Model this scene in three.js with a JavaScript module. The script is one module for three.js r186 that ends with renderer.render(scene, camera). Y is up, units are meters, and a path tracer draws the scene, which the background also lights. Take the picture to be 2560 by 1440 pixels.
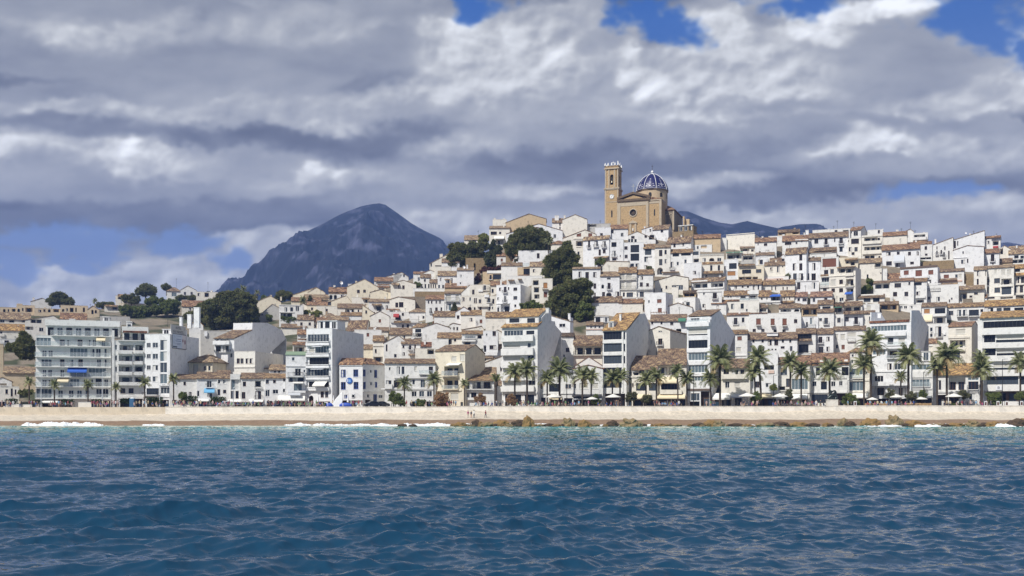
import * as THREE from 'three';
import { mergeGeometries } from 'three/addons/utils/BufferGeometryUtils.js';
import { createNoise3D, createNoise2D } from 'simplex-noise';

// ---------------------------------------------------------------- camera, light, exposure
const EYE = 3, F = 2560, HY = 1030;                       // eye height in metres; focal length and horizon row in photograph pixels
const scene = new THREE.Scene();
const camera = new THREE.PerspectiveCamera(2 * Math.atan(720 / F) * 180 / Math.PI, 16 / 9, 0.5, 20000);
camera.position.set(0, EYE, 0);
camera.lookAt(0, EYE, -100);
camera.setViewOffset(2560, 1440, 0, -310, 2560, 1440);    // rising lens: verticals stay upright
const renderer = new THREE.WebGLRenderer({ antialias: true });
renderer.toneMapping = THREE.LinearToneMapping;
renderer.toneMappingExposure = 1;
renderer.shadowMap.enabled = true;
const SUN_DIR = new THREE.Vector3(-0.44, 0.72, 0.56).normalize();
const sun = new THREE.DirectionalLight(new THREE.Color(1, 0.965, 0.90), 5);
sun.position.copy(SUN_DIR).multiplyScalar(900).add(new THREE.Vector3(0, 0, -300));
sun.target.position.set(0, 0, -300);
sun.castShadow = true;
sun.shadow.mapSize.set(4096, 4096);
Object.assign(sun.shadow.camera, { left: -450, right: 450, top: 450, bottom: -450, near: 10, far: 2500 });
scene.add(sun, sun.target);
scene.fog = new THREE.FogExp2(new THREE.Color(0.25, 0.43, 1.0), 0.00018);

// ---------------------------------------------------------------- helpers
const rng = (s) => () => { s = (s + 0x6d2b79f5) | 0; let t = Math.imul(s ^ (s >>> 15), 1 | s); t = (t + Math.imul(t ^ (t >>> 7), 61 | t)) ^ t; return ((t ^ (t >>> 14)) >>> 0) / 4294967296; };
const rand = rng(7), N3 = createNoise3D(rng(11)), N2 = createNoise2D(rng(12));
const clamp = (x, a = 0, b = 1) => Math.min(b, Math.max(a, x)), lerp = (a, b, t) => a + (b - a) * t;
const smooth = (a, b, x) => { const t = clamp((x - a) / (b - a)); return t * t * (3 - 2 * t); };
const pick = (a) => a[Math.floor(rand() * a.length)];
function curve(points, x) {                               // piecewise linear through [x, y] points
  if (x <= points[0][0]) return points[0][1];
  for (let i = 1; i < points.length; i++) if (x <= points[i][0]) return lerp(points[i - 1][1], points[i][1], (x - points[i - 1][0]) / (points[i][0] - points[i - 1][0]));
  return points.at(-1)[1];
}
const used = new Map();
function numbered(name) { const n = used.get(name) ?? 0; used.set(name, n + 1); return n ? `${name}_${String(n).padStart(3, '0')}` : name; }
function tag(o, label, category, group, kind) {
  if (label) o.userData.label = label;
  if (category) o.userData.category = category;
  if (group) o.userData.group = group;
  if (kind) o.userData.kind = kind;
  return o;
}
function mesh(name, geometry, material, parent) {
  const m = new THREE.Mesh(Array.isArray(geometry) ? mergeGeometries(geometry.map(plain)) : geometry, material);
  m.name = parent ? name : numbered(name);
  m.castShadow = m.receiveShadow = true;
  (parent ?? scene).add(m);
  return m;
}
function plain(g) {                                       // same attributes everywhere, so that pieces can be merged
  g = g.index ? g.toNonIndexed() : g;
  for (const k of Object.keys(g.attributes)) if (!['position', 'normal', 'uv'].includes(k)) g.deleteAttribute(k);
  if (!g.attributes.uv) g.setAttribute('uv', new THREE.BufferAttribute(new Float32Array(g.attributes.position.count * 2), 2));
  return g;
}
function thing(name, label, category, [x, y, z] = [0, 0, 0], turn = 0, group) {
  const o = new THREE.Group();
  o.name = numbered(name); o.position.set(x, y, z); o.rotation.y = turn;
  scene.add(o);
  return tag(o, label, category, group);
}
function copyOf(o, [x, y, z], turn = 0, label, scale = 1) {
  const c = o.clone();
  c.name = numbered(o.name.replace(/_\d{3}$/, '')); c.position.set(x, y, z); c.rotation.y = turn;
  c.scale.setScalar(scale);
  c.userData = { ...o.userData };
  if (label) c.userData.label = label;
  scene.add(c);
  return c;
}
function metres(g) {                                      // uv in metres from the face's own plane
  g = g.index ? g.toNonIndexed() : g;
  const p = g.attributes.position, n = g.attributes.normal, uv = new Float32Array(p.count * 2);
  for (let i = 0; i < p.count; i++) {
    const ax = Math.abs(n.getX(i)), ay = Math.abs(n.getY(i)), az = Math.abs(n.getZ(i)), x = p.getX(i), y = p.getY(i), z = p.getZ(i);
    uv[i * 2] = az >= ax && az >= ay || ay > ax ? x : z; uv[i * 2 + 1] = ay > az && ay > ax ? z : y;
  }
  return g.setAttribute('uv', new THREE.BufferAttribute(uv, 2));
}
const box = (x0, x1, y0, y1, z0, z1) => metres(new THREE.BoxGeometry(Math.abs(x1 - x0), Math.abs(y1 - y0), Math.abs(z1 - z0)).translate((x0 + x1) / 2, (y0 + y1) / 2, (z0 + z1) / 2));
const cyl = (r0, r1, h, x, y, z, n = 8) => new THREE.CylinderGeometry(r1, r0, h, n).translate(x, y + h / 2, z);
const ball = (r, x, y, z, a = 10, b = 7) => new THREE.SphereGeometry(r, a, b).translate(x, y, z);
function bar(a, b, r, n = 5) {
  const d = new THREE.Vector3(...b).sub(new THREE.Vector3(...a)), l = d.length();
  return new THREE.CylinderGeometry(r, r, l, n).translate(0, l / 2, 0).applyQuaternion(new THREE.Quaternion().setFromUnitVectors(new THREE.Vector3(0, 1, 0), d.normalize())).translate(...a);
}
function poly(points, z0, z1) {                            // a polygon in x, y with thickness from z0 to z1
  const s = new THREE.Shape(points.map(([x, y]) => new THREE.Vector2(x, y)));
  return metres(new THREE.ExtrudeGeometry(s, { depth: z1 - z0, bevelEnabled: false }).translate(0, 0, z0));
}
// the hillside: slope of the ground beyond the promenade by bearing t = x / depth
const FOOT = 268, SHORE = 4.2;
const slopeAt = (t) => curve([[500, 0.2], [900, 0.25], [1150, 0.33], [1350, 0.42], [1500, 0.45]], 1280 + F * t);
const crest = (t) => curve([[-600, 790], [0, 778], [300, 768], [500, 752], [640, 760], [800, 742], [900, 722], [1000, 706], [1100, 664], [1200, 632], [1300, 606], [1450, 596], [1600, 588], [1750, 606], [1850, 620], [2000, 608], [2200, 606], [2330, 648], [2400, 632], [2560, 655], [3200, 700]], 1280 + F * t);
const depthOf = (px, py) => { const t = (px - 1280) / F, s = (HY - py) / F, k = slopeAt(t); return (k * FOOT - (SHORE - EYE)) / (k - s); };
function ground(x, d) {
  const t = x / d, k = slopeAt(t), top = Math.min(depthOf(1280 + F * t, crest(t)), 640);
  if (d < FOOT) return SHORE;
  return d < top ? SHORE + k * (d - FOOT) : Math.max(12, SHORE + k * (top - FOOT) - Math.max(0, d - top - 40) * 0.12);
}
const up = (py, d) => EYE + (HY - py) / F * d, across = (px, d) => (px - 1280) / F * d;

// ---------------------------------------------------------------- textures
function canvasTexture(w, h, draw, srgb = true) {
  const c = document.createElement('canvas'); c.width = w; c.height = h;
  draw(c.getContext('2d'), w, h);
  const t = new THREE.CanvasTexture(c);
  if (srgb) t.colorSpace = THREE.SRGBColorSpace;
  t.wrapS = t.wrapT = THREE.RepeatWrapping;
  return t;
}
function noiseTexture(size, metresWide, f, srgb = true) {   // f(x, y in 0..1, tile) gives [r, g, b] 0..1; wraps round
  const data = new Uint8Array(size * size * 4);
  for (let y = 0; y < size; y++) for (let x = 0; x < size; x++) {
    const c = f(x / size, y / size), o = (y * size + x) * 4;
    for (let k = 0; k < 3; k++) data[o + k] = clamp(c[k]) * 255;
    data[o + 3] = 255;
  }
  const t = new THREE.DataTexture(data, size, size);
  t.wrapS = t.wrapT = THREE.RepeatWrapping; t.magFilter = THREE.LinearFilter; t.minFilter = THREE.LinearFilter;
  if (srgb) t.colorSpace = THREE.SRGBColorSpace;
  t.repeat.set(1 / metresWide, 1 / metresWide); t.needsUpdate = true;
  return t;
}
const torus = (u, v, s, o = 0) => { const a = u * 2 * Math.PI, b = v * 2 * Math.PI, r = s / (2 * Math.PI); return N3(Math.cos(a) * r + o, Math.sin(a) * r + Math.cos(b) * r * 1.01, Math.sin(b) * r + o * 0.7); };
const torusFbm = (u, v, s, o = 0, n = 4) => { let a = 0.5, q = 0; for (let i = 0; i < n; i++, a *= 0.5, s *= 2.03) q += a * torus(u, v, s, o + i * 7); return q; };

// ---------------------------------------------------------------- sky: one computed panorama of broken stratocumulus over blue
function makeSky() {
  const W = 4096, H = 2048, data = new Float32Array(W * H * 4);
  // light and dark cloud areas: bearing, height, half sizes (in view units), tilt, brightness
  const A = [];
  const a = (u, v, ru, rv, b, tilt = 0, w = 1) => A.push([u, v, ru, rv, b, Math.cos(tilt), Math.sin(tilt), w]);
  a(150, 15, 260, 40, 0.55); a(210, 78, 150, 30, 0.74); a(480, 62, 160, 26, 0.66); a(520, 22, 140, 24, 0.52); a(760, 40, 120, 30, 0.66); a(960, 20, 120, 30, 0.58);
  a(830, 75, 200, 20, 0.67); a(300, 140, 420, 34, 0.53); a(760, 135, 260, 40, 0.55); a(1010, 120, 70, 60, 0.50, -0.8); a(950, 190, 130, 18, 0.44, -0.2); a(560, 198, 220, 22, 0.57); a(640, 215, 150, 22, 0.58); a(120, 225, 180, 22, 0.52);
  a(400, 222, 110, 28, 0.59); a(700, 160, 120, 20, 0.60); a(1110, 110, 50, 45, 0.86); a(1200, 90, 60, 35, 0.88); a(1160, 190, 130, 70, 0.73); a(1290, 140, 70, 70, 0.78); a(1050, 215, 90, 24, 0.72, -0.25);
  a(800, 245, 160, 18, 0.68, -0.1); a(430, 235, 60, 18, 0.66); a(250, 272, 260, 17, 0.70); a(620, 288, 240, 22, 0.66); a(800, 300, 110, 14, 0.70); a(1120, 275, 180, 20, 0.60); a(150, 312, 230, 14, 0.47); a(480, 334, 320, 18, 0.42); a(900, 352, 260, 28, 0.42); a(1200, 315, 200, 20, 0.52);
  a(50, 372, 110, 28, 0.74); a(330, 385, 66, 40, 0.90); a(250, 400, 90, 22, 0.72); a(430, 395, 90, 32, 0.68); a(390, 430, 70, 14, 0.64); a(160, 405, 60, 20, 0.60); a(1225, 345, 80, 32, 0.78, -0.3); a(1130, 385, 70, 18, 0.68); a(60, 440, 140, 22, 0.58);
  a(620, 400, 190, 24, 0.60); a(800, 418, 46, 15, 0.86); a(900, 445, 160, 18, 0.72); a(700, 460, 120, 16, 0.62); a(1100, 440, 180, 26, 0.52); a(380, 470, 300, 18, 0.52); a(150, 475, 160, 20, 0.56); a(1230, 470, 180, 18, 0.63);
  a(320, 530, 420, 32, 0.43); a(500, 566, 330, 12, 0.41); a(780, 520, 170, 30, 0.46); a(60, 545, 180, 28, 0.44); a(1000, 500, 150, 16, 0.60); a(1180, 510, 140, 14, 0.55); a(1100, 560, 150, 30, 0.70); a(1250, 560, 150, 25, 0.68);
  a(660, 590, 110, 16, 0.70); a(640, 630, 100, 20, 0.68); a(110, 690, 75, 34, 0.73); a(420, 690, 110, 40, 0.70); a(260, 700, 90, 30, 0.66); a(250, 745, 200, 20, 0.67); a(560, 690, 70, 30, 0.68);
  a(1400, 40, 100, 40, 0.68); a(1350, 110, 110, 40, 0.72); a(1400, 160, 110, 40, 0.80); a(1530, 110, 50, 60, 0.60); a(1480, 230, 60, 60, 0.62); a(1600, 180, 30, 60, 0.84); a(1590, 215, 30, 30, 0.86); a(1640, 175, 60, 30, 0.62); a(1740, 190, 130, 40, 0.74); a(1820, 80, 90, 50, 0.82);
  a(1660, 240, 90, 20, 0.84); a(1880, 170, 90, 50, 0.76); a(1800, 130, 60, 20, 0.66); a(1760, 285, 180, 20, 0.76); a(1500, 290, 160, 30, 0.64); a(1330, 250, 90, 40, 0.64); a(1960, 230, 90, 26, 0.78); a(2000, 130, 60, 50, 0.66); a(2080, 60, 60, 40, 0.92); a(2230, 18, 110, 22, 0.96);
  a(2130, 90, 40, 24, 0.90); a(2250, 110, 120, 50, 0.56); a(2330, 180, 110, 60, 0.53); a(2180, 150, 60, 60, 0.60); a(2440, 150, 60, 50, 0.66); a(2100, 230, 80, 40, 0.62); a(2490, 190, 70, 30, 0.78); a(2530, 110, 30, 30, 0.80); a(2460, 240, 100, 22, 0.68);
  a(1950, 262, 160, 18, 0.54); a(2320, 262, 160, 22, 0.74); a(1500, 335, 190, 24, 0.58); a(1800, 330, 160, 18, 0.60); a(1650, 395, 200, 30, 0.44); a(1450, 415, 180, 34, 0.43); a(1900, 345, 140, 16, 0.50); a(2250, 315, 240, 16, 0.54); a(2500, 320, 120, 18, 0.60);
  a(2150, 360, 110, 20, 0.78, -0.2); a(2270, 350, 50, 16, 0.80); a(2460, 370, 120, 24, 0.70); a(2000, 390, 120, 16, 0.58); a(2080, 425, 150, 26, 0.50); a(2350, 405, 130, 16, 0.58); a(2500, 445, 100, 26, 0.44); a(1980, 470, 130, 26, 0.42); a(1830, 500, 110, 16, 0.48); a(2170, 455, 80, 16, 0.44);
  a(1830, 445, 90, 16, 0.74); a(1700, 455, 60, 20, 0.66); a(1340, 475, 120, 16, 0.70); a(1350, 525, 140, 20, 0.54); a(1950, 535, 120, 16, 0.70); a(1800, 530, 60, 14, 0.66); a(2150, 525, 110, 26, 0.62); a(2480, 520, 130, 30, 0.68); a(2320, 550, 160, 24, 0.60); a(2100, 565, 160, 20, 0.62); a(2450, 590, 160, 30, 0.62);
  // gaps of blue: bearing, height, half sizes
  const B = [[1222, 18, 60, 44, -0.6], [1650, 52, 130, 40, 0.42], [2020, 10, 70, 34, 0], [2460, 40, 130, 72, 0.2], [2560, 130, 60, 50, 0], [130, 600, 240, 42, 0], [440, 606, 90, 40, 0], [20, 660, 60, 46, 0], [560, 640, 60, 28, 0], [2340, 475, 110, 30, 0], [2450, 470, 60, 18, 0], [570, 720, 50, 20, 0], [200, 650, 60, 20, 0]].map(([u, v, ru, rv, q]) => [u, v, ru, rv, Math.cos(q), Math.sin(q)]);
  const knee = 0.62, tk = Math.tan(knee), dk = 1 / Math.cos(knee) ** 2, flat = (x) => Math.abs(x) < knee ? Math.tan(x) : Math.sign(x) * (tk + (Math.abs(x) - knee) * dk);
  const lin = (c) => c <= 0.04045 ? c / 12.92 : ((c + 0.055) / 1.055) ** 2.4;
  const R = 2560;
  for (let row = H / 2; row < H; row++) {
    const el = ((row + 0.5) / H - 0.5) * Math.PI, sec = flat(el);
    for (let col = 0; col < W; col++) {
      const round = ((col + 0.5) / W - 0.5) * 2 * Math.PI;           // direction (cos, sin up, sin) as three.js reads panoramas
      const dx = Math.cos(round), dz = Math.sin(round), az = Math.atan2(dx, -dz);
      const inView = Math.abs(az) < 1.0 && el < 0.75;
      const ca = Math.cos(clamp(az, -1.2, 1.2)), v0 = HY - F * sec / (inView ? ca : Math.cos(1.0));
      const u0 = 1280 + F * flat(az), cx = dx * R, cz = dz * R, vy = v0;
      const N = (s, sy, o) => N3(cx / s + o, vy / sy, cz / s - o);
      // the clouds' own turbulence, drawn out level
      const wu = 58 * N(420, 210, 3) + 26 * N(150, 90, 9) + 11 * N(56, 40, 15) + 5 * N(24, 19, 71), wv = 24 * N(400, 190, 21) + 13 * N(140, 85, 27) + 7 * N(50, 38, 33) + 3.5 * N(22, 18, 75);
      const u = u0 + wu, v = v0 + wv;
      let sw = 0.05, sb = 0.05 * 0.6, blue = -1;
      if (inView && u0 > -900 && u0 < 3460) {
        for (const [au, av, ru, rv, b, c, s, w] of A) {
          const x = u - au, y = v - av;
          const p = (x * c + y * s) / ru, q = (y * c - x * s) / rv;
          if (p * p + q * q > 12) continue;
          const k = w * Math.exp(-(p * p + q * q));
          sw += k; sb += k * b;
        }
        for (const [bu, bv, ru, rv, c, s] of B) {
          const x = u - bu, y = v - bv, p = (x * c + y * s) / ru, q = (y * c - x * s) / rv;
          blue = Math.max(blue, 1 - Math.sqrt(p * p + q * q));
        }
      }
      const out = clamp(1 - sw / 0.35);                              // where no area is given: the same kind of sky, from noise alone
      const wide = 0.52 + 0.14 * N(900, 130, 41) + 0.12 * N(380, 75, 47);
      let L = lerp(sb / sw, wide, out);
      blue = Math.max(blue, lerp(-1, N(1100, 260, 53) - 0.62, out));
      // soft rolls everywhere; billows lit from the upper left in the bright heaps
      let soft = 0, e1 = 0, e2 = 0, am = 1;
      for (let i = 0, s = 230, sy = 84; i < 5; i++, s *= 0.5, sy *= 0.54, am *= 0.48) soft += am * N(s, sy, 101 + i * 3);
      const puff = smooth(0.52, 0.82, L) * smooth(0, 0.25, 1 - Math.abs(soft) * 0.3);
      am = 1;
      for (let i = 0, s = 150, sy = 110; i < 5; i++, s *= 0.5, sy *= 0.51, am *= 0.5) { e1 += am * (0.6 - 1.2 * Math.abs(N(s, sy, 61 + i)) ** 1.3); e2 += am * (0.6 - 1.2 * Math.abs(N3((cx + 0.16 * s * -dz) / s + 61 + i, (vy + 0.22 * sy) / sy, (cz + 0.16 * s * dx) / s - 61 - i)) ** 1.3); }
      L += soft * lerp(0.030, 0.040, puff) + ((e1 - e2) * 0.125 + e1 * 0.035) * puff;
      L = clamp(L + 0.01 + 0.045 * smooth(0.70, 0.52, L) - Math.max(0, L - 0.80) * 0.25, lerp(0.47, 0.41, smooth(0.14, 0.22, el)), 0.97);
      const t = smooth(0.40, 0.80, L);
      let r = L * lerp(0.93, 0.985, t), g = L * lerp(0.982, 1.0, t), b = L * lerp(1.11, 1.02, t);
      const open = smooth(-0.30, 0.48, blue + 0.10 * e1 + 0.30 * N(150, 80, 81) + 0.17 * N(60, 36, 85) + 0.09 * N(26, 18, 89));
      if (open > 0) {
        const h = clamp(el / 0.4), k = open * (0.80 + 0.16 * clamp(el / 0.3));
        r = lerp(r, lerp(0.60, 0.26, h), k); g = lerp(g, lerp(0.63, 0.41, h), k); b = lerp(b, lerp(0.72, 0.68, h), k);
      }
      const high = smooth(0.9, 1.4, el);
      r = lin(lerp(r, 0.62, high)); g = lin(lerp(g, 0.66, high)); b = lin(lerp(b, 0.74, high));
      const path = 0.00018 * Math.min(2850, 560 / Math.max(0.02, Math.sin(el))), T = Math.exp(-path), o = (row * W + col) * 4;   // what the near air adds and takes away
      data[o] = Math.max(0.01, (r - 0.13 * (1 - T)) / T); data[o + 1] = Math.max(0.01, (g - 0.16 * (1 - T)) / T); data[o + 2] = Math.max(0.01, (b - 0.21 * (1 - T)) / T); data[o + 3] = 1;
    }
  }
  for (let row = 0; row < H / 2; row++) for (let col = 0; col < W; col++) { const o = (row * W + col) * 4; data[o] = 0.10; data[o + 1] = 0.16; data[o + 2] = 0.22; data[o + 3] = 1; }
  const t = new THREE.DataTexture(data, W, H, THREE.RGBAFormat, THREE.FloatType);
  t.mapping = THREE.EquirectangularReflectionMapping; t.magFilter = t.minFilter = THREE.LinearFilter; t.needsUpdate = true;
  return t;
}
scene.background = makeSky();
scene.environment = scene.background;

// ---------------------------------------------------------------- the setting: sea, beach, promenade, hill, mountains
const std = (color, roughness = 0.9, more = {}) => new THREE.MeshStandardMaterial({ color: Array.isArray(color) ? new THREE.Color().setRGB(...color) : color, roughness, ...more });
function sheet(nu, nv, f) {                                // grid of nu x nv cells; f(u, v) gives {p, c}
  const P = new Float32Array((nu + 1) * (nv + 1) * 3), C = new Float32Array((nu + 1) * (nv + 1) * 3), UV = new Float32Array((nu + 1) * (nv + 1) * 2), index = new Uint32Array(nu * nv * 6);
  let color = false, n = 0;
  for (let j = 0; j <= nv; j++) for (let i = 0; i <= nu; i++) {
    const { p, c } = f(i / nu, j / nv), o = j * (nu + 1) + i;
    P.set(p, o * 3); UV[o * 2] = p[0]; UV[o * 2 + 1] = -p[2];
    if (c) { C.set(c, o * 3); color = true; }
  }
  for (let j = 0; j < nv; j++) for (let i = 0; i < nu; i++) { const a = j * (nu + 1) + i, b = a + nu + 1; index.set([a, a + 1, b, a + 1, b + 1, b], n); n += 6; }
  const g = new THREE.BufferGeometry();
  g.setAttribute('position', new THREE.BufferAttribute(P, 3)); g.setAttribute('uv', new THREE.BufferAttribute(UV, 2));
  if (color) g.setAttribute('color', new THREE.BufferAttribute(C, 3));
  g.setIndex(new THREE.BufferAttribute(index, 1));
  g.computeVertexNormals();
  return g;
}
const WATER_EDGE = 232;
function makeSea() {
  const r = rng(5), waves = [];
  for (let i = 0; i < 118; i++) {
    const q = i / 117, l = 5.2 * Math.pow(0.05, q) * (0.85 + 0.3 * r()), k = 2 * Math.PI / l, a = l < 1.2 ? 0.0068 * l : 0.0082 * Math.pow(l / 1.2, 0.72) * (0.6 + 0.8 * r()), dir = -0.22 + (r() + r() + r() - 1.5) * lerp(0.6, 1.5, Math.min(1, q * 1.6));
    waves.push([Math.sin(dir) * k, Math.cos(dir) * k, a, r() * 6.283, k]);
  }
  // at() gives the heaving surface over the point (x, d); short waves fade where the grid is too coarse to hold them
  const at = (x, d, cell) => {
    let h = 0, sx = 0, sz = 0;
    const gust = 1 + 0.30 * N2(x / 19, d / 26) + 0.30 * N2(x / 6, d / 8 + 40), calm = smooth(WATER_EDGE + 4, WATER_EDGE - 40, d) * 0.8 + 0.2;
    const fall = clamp(1.15 - d / 400);
    for (const [kx, kz, a, ph, k] of waves) {
      const keep = clamp(2.2 - cell * k * 0.75);
      if (keep <= 0) continue;
      const p = kx * x + kz * d + ph, w = a * keep * gust * calm * fall, s = Math.sin(p), c = Math.cos(p);
      h += w * (s + 0.2 * Math.cos(2 * p)); sx -= 0.8 * w * c * kx / k; sz -= 0.8 * w * c * kz / k;
    }
    return [x - sx * 0.9, h, d - sz * 0.9];
  };
  const deep = [0.006, 0.043, 0.090], teal = [0.014, 0.112, 0.150], shoal = [0.10, 0.37, 0.37];
  const g = sheet(760, 960, (u, v) => {
    const d = 14 * Math.pow((WATER_EDGE + 14) / 14, v * (0.66 + 0.34 * v)), wide = Math.sign(u - 0.5) * (Math.abs(u - 0.5) < 0.45 ? Math.abs(u - 0.5) * 1.22 : 0.549 + (Math.abs(u - 0.5) - 0.45) * 14);
    const x = wide * d, cell = d * 0.0022 * (Math.abs(u - 0.5) > 0.45 ? 12 : 1), [X, h, D] = at(x, d, cell);
    const n = N2(x / 40, d / 14) * 12 + N2(x / 11, d / 5) * 5, s = smooth(WATER_EDGE - 110 + n, WATER_EDGE - 14 + n * 0.3, d), t = smooth(50, 150, d + n * 2);
    const c = [0, 1, 2].map((k) => lerp(lerp(deep[k], teal[k], t), shoal[k], s));
    return { p: [X, h, -D], c };
  });
  const m = new THREE.MeshPhysicalMaterial({ color: 0xffffff, vertexColors: true, roughness: 0.03, ior: 1.33 });
  tag(mesh('sea', g, m), 'dark blue choppy sea turning turquoise along the beach', 'sea', null, 'structure');
  // open water on the other side, out to the horizon
  const far = sheet(40, 12, (u, v) => { const a = u * Math.PI * 2, q = v < 0.02 ? 14 : 14 + (v ** 3) * 9000; return { p: [Math.cos(a) * q, -0.45, Math.abs(Math.sin(a)) * q + 0], c: deep }; });
  far.dispose();
  tag(mesh('water', new THREE.PlaneGeometry(18000, 9000).rotateX(-Math.PI / 2).translate(0, -0.5, 4500 - 15), std(deep, 0.2)), 'open water behind the viewer', 'sea', null, 'structure');
}
makeSea();

const sandGrain = noiseTexture(512, 6, (u, v) => { const q = 0.84 + 0.10 * torusFbm(u, v, 6, 1, 5) + 0.08 * torus(u, v, 60, 4); return [q, q, q]; });
const beachTop = (x) => curve([[-400, 2.45], [-110, 2.55], [-88, 3.35], [400, 3.4]], x) + 0.35 * N2(x / 24, 50) + 0.2 * N2(x / 7, 60);
const SHORE_RISE = (x) => [[0, 0], [4.5, 0.75], [10, 1.5], [15, 2.2], [18.5, beachTop(x)], [50, beachTop(x)]];
function makeBeach() {
  const dry = [0.85, 0.75, 0.60], wet = [0.36, 0.24, 0.15];
  const g = sheet(500, 70, (u, v) => {
    const x = (u - 0.5) * 620, q = v * 46, edge = 2.2 * N2(x / 45, 3) + 0.8 * N2(x / 9, 8) - curve([[-110, 7], [-60, 4], [0, 0]], x), d = WATER_EDGE - 8 + q;
    const rise = q - 8 + edge * 0.4, h = rise < 0 ? rise * 0.09 : curve(SHORE_RISE(x), rise);
    const w = smooth(9.0 + edge * 0.4 + 1.1 * N2(x / 17, 5) + 0.5 * N2(x / 2.2, q), 8.2 + edge * 0.4 + 1.1 * N2(x / 17, 5), rise), k = 1 + 0.10 * N2(x / 4, q / 2) + 0.05 * N2(x, q * 2);
    return { p: [x, h + 0.03 * N2(x / 1.5, q / 1.2) + 0.06 * N2(x / 7, q / 4), -d], c: dry.map((c, i) => lerp(c, wet[i], w) * k) };
  });
  tag(mesh('beach', g, std(0xffffff, 0.95, { vertexColors: true, map: sandGrain, bumpMap: sandGrain, bumpScale: 0.06 })), 'pale sand beach with a dark wet strip at the water', 'beach', null, 'structure');
}
makeBeach();

function makeGround() {
  const paving = noiseTexture(256, 8, (u, v) => { const q = 0.85 + 0.12 * torusFbm(u, v, 8, 3) - (u * 16 % 1 < 0.06 || v * 16 % 1 < 0.06 ? 0.12 : 0); return [q, q * 0.96, q * 0.9]; });
  const p = sheet(60, 6, (u, v) => ({ p: [(u - 0.5) * 700, SHORE, -(251.5 + v * 30)] }));
  tag(mesh('promenade', p, std([0.45, 0.41, 0.36], 0.9, { map: paving })), 'paved seafront promenade at the foot of the buildings', 'promenade', null, 'structure');
  const g = sheet(320, 240, (u, v) => {
    const t = (u - 0.5) * 1.8, d = 272 + v * v * 900 + v * 60, x = t * d, h = ground(x, d) - 0.35 + 0.5 * N2(x / 15, d / 15) * smooth(275, 300, d);
    const n = N2(x / 22, d / 22) + 0.6 * N2(x / 6, d / 6), k = 0.85 + 0.18 * N2(x / 3, d / 3), green = smooth(0.25, 0.6, n + (t < -0.2 ? 0.35 : 0));
    return { p: [x, h, -d], c: [lerp(0.40, 0.10, green) * k, lerp(0.33, 0.115, green) * k, lerp(0.24, 0.05, green) * k] };
  });
  tag(mesh('hillside', g, std(0xffffff, 1, { vertexColors: true, map: sandGrain, bumpMap: sandGrain, bumpScale: 0.2 })), 'stony ochre hillside under the old town', 'hill', null, 'structure');
}
makeGround();

function mountain(name, label, outline, dist, spread, seed) {
  const x0 = outline[0][0], x1 = outline.at(-1)[0];
  const nz = 150, nx = Math.round((x1 - x0) / 2.2);
  const g = sheet(nx, nz, (u, v) => {
    const px = lerp(x0, x1, u), s = (v - 0.62) / 0.62, d = dist + s * spread, x = across(px, dist) * (1 + 0.25 * s * 0);
    const H = up(curve(outline, px), dist), fall = s < 0 ? 1 + s : 1 - s * 1.2;
    let n = 0, a = 1; for (let i = 0, q = 240; i < 6; i++, q *= 0.5, a *= 0.55) n += a * (1 - 2 * Math.abs(N3(x / q + seed, d / q * 0.8, i * 3.1)));
    const crag = Math.pow(Math.max(0, fall), 0.9), h = H * crag + n * 22 * smooth(0, 0.18, 1 - crag) * smooth(0, 0.3, crag) + (s === 0 ? 0 : 0);
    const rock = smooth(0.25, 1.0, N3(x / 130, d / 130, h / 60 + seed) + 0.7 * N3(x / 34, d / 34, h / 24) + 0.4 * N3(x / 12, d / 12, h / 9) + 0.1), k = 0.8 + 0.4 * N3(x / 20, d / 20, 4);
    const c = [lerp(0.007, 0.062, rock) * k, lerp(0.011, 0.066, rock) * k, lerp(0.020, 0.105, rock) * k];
    return { p: [x, h - 4, -d], c };
  });
  tag(mesh(name, g, std(0xffffff, 1, { vertexColors: true })), label, 'mountain', null, 'structure');
}
mountain('mountain', 'tall blue hazy mountain with a rounded peak left of the old town', [[420, 800], [470, 770], [535, 730], [600, 706], [666, 671], [672, 660], [700, 630], [735, 592], [745, 583], [760, 577], [800, 559], [850, 532], [880, 520], [905, 511], [930, 506], [948, 504], [964, 508], [990, 526], [1030, 555], [1060, 572], [1098, 590], [1108, 597], [1114, 607], [1130, 622], [1180, 655], [1250, 700], [1400, 790]], 2500, 900, 3.7);
mountain('mountain_ridge', 'low blue ridge behind the roofs right of the church', [[1560, 640], [1640, 540], [1700, 523], [1720, 524], [1760, 540], [1800, 552], [1830, 556], [1868, 548], [1900, 556], [1944, 566], [1958, 562], [2000, 556], [2040, 555], [2054, 558], [2060, 574], [2120, 610], [2300, 640], [2460, 625], [2500, 603], [2520, 601], [2560, 608], [2700, 640]], 2300, 800, 9.1);

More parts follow.
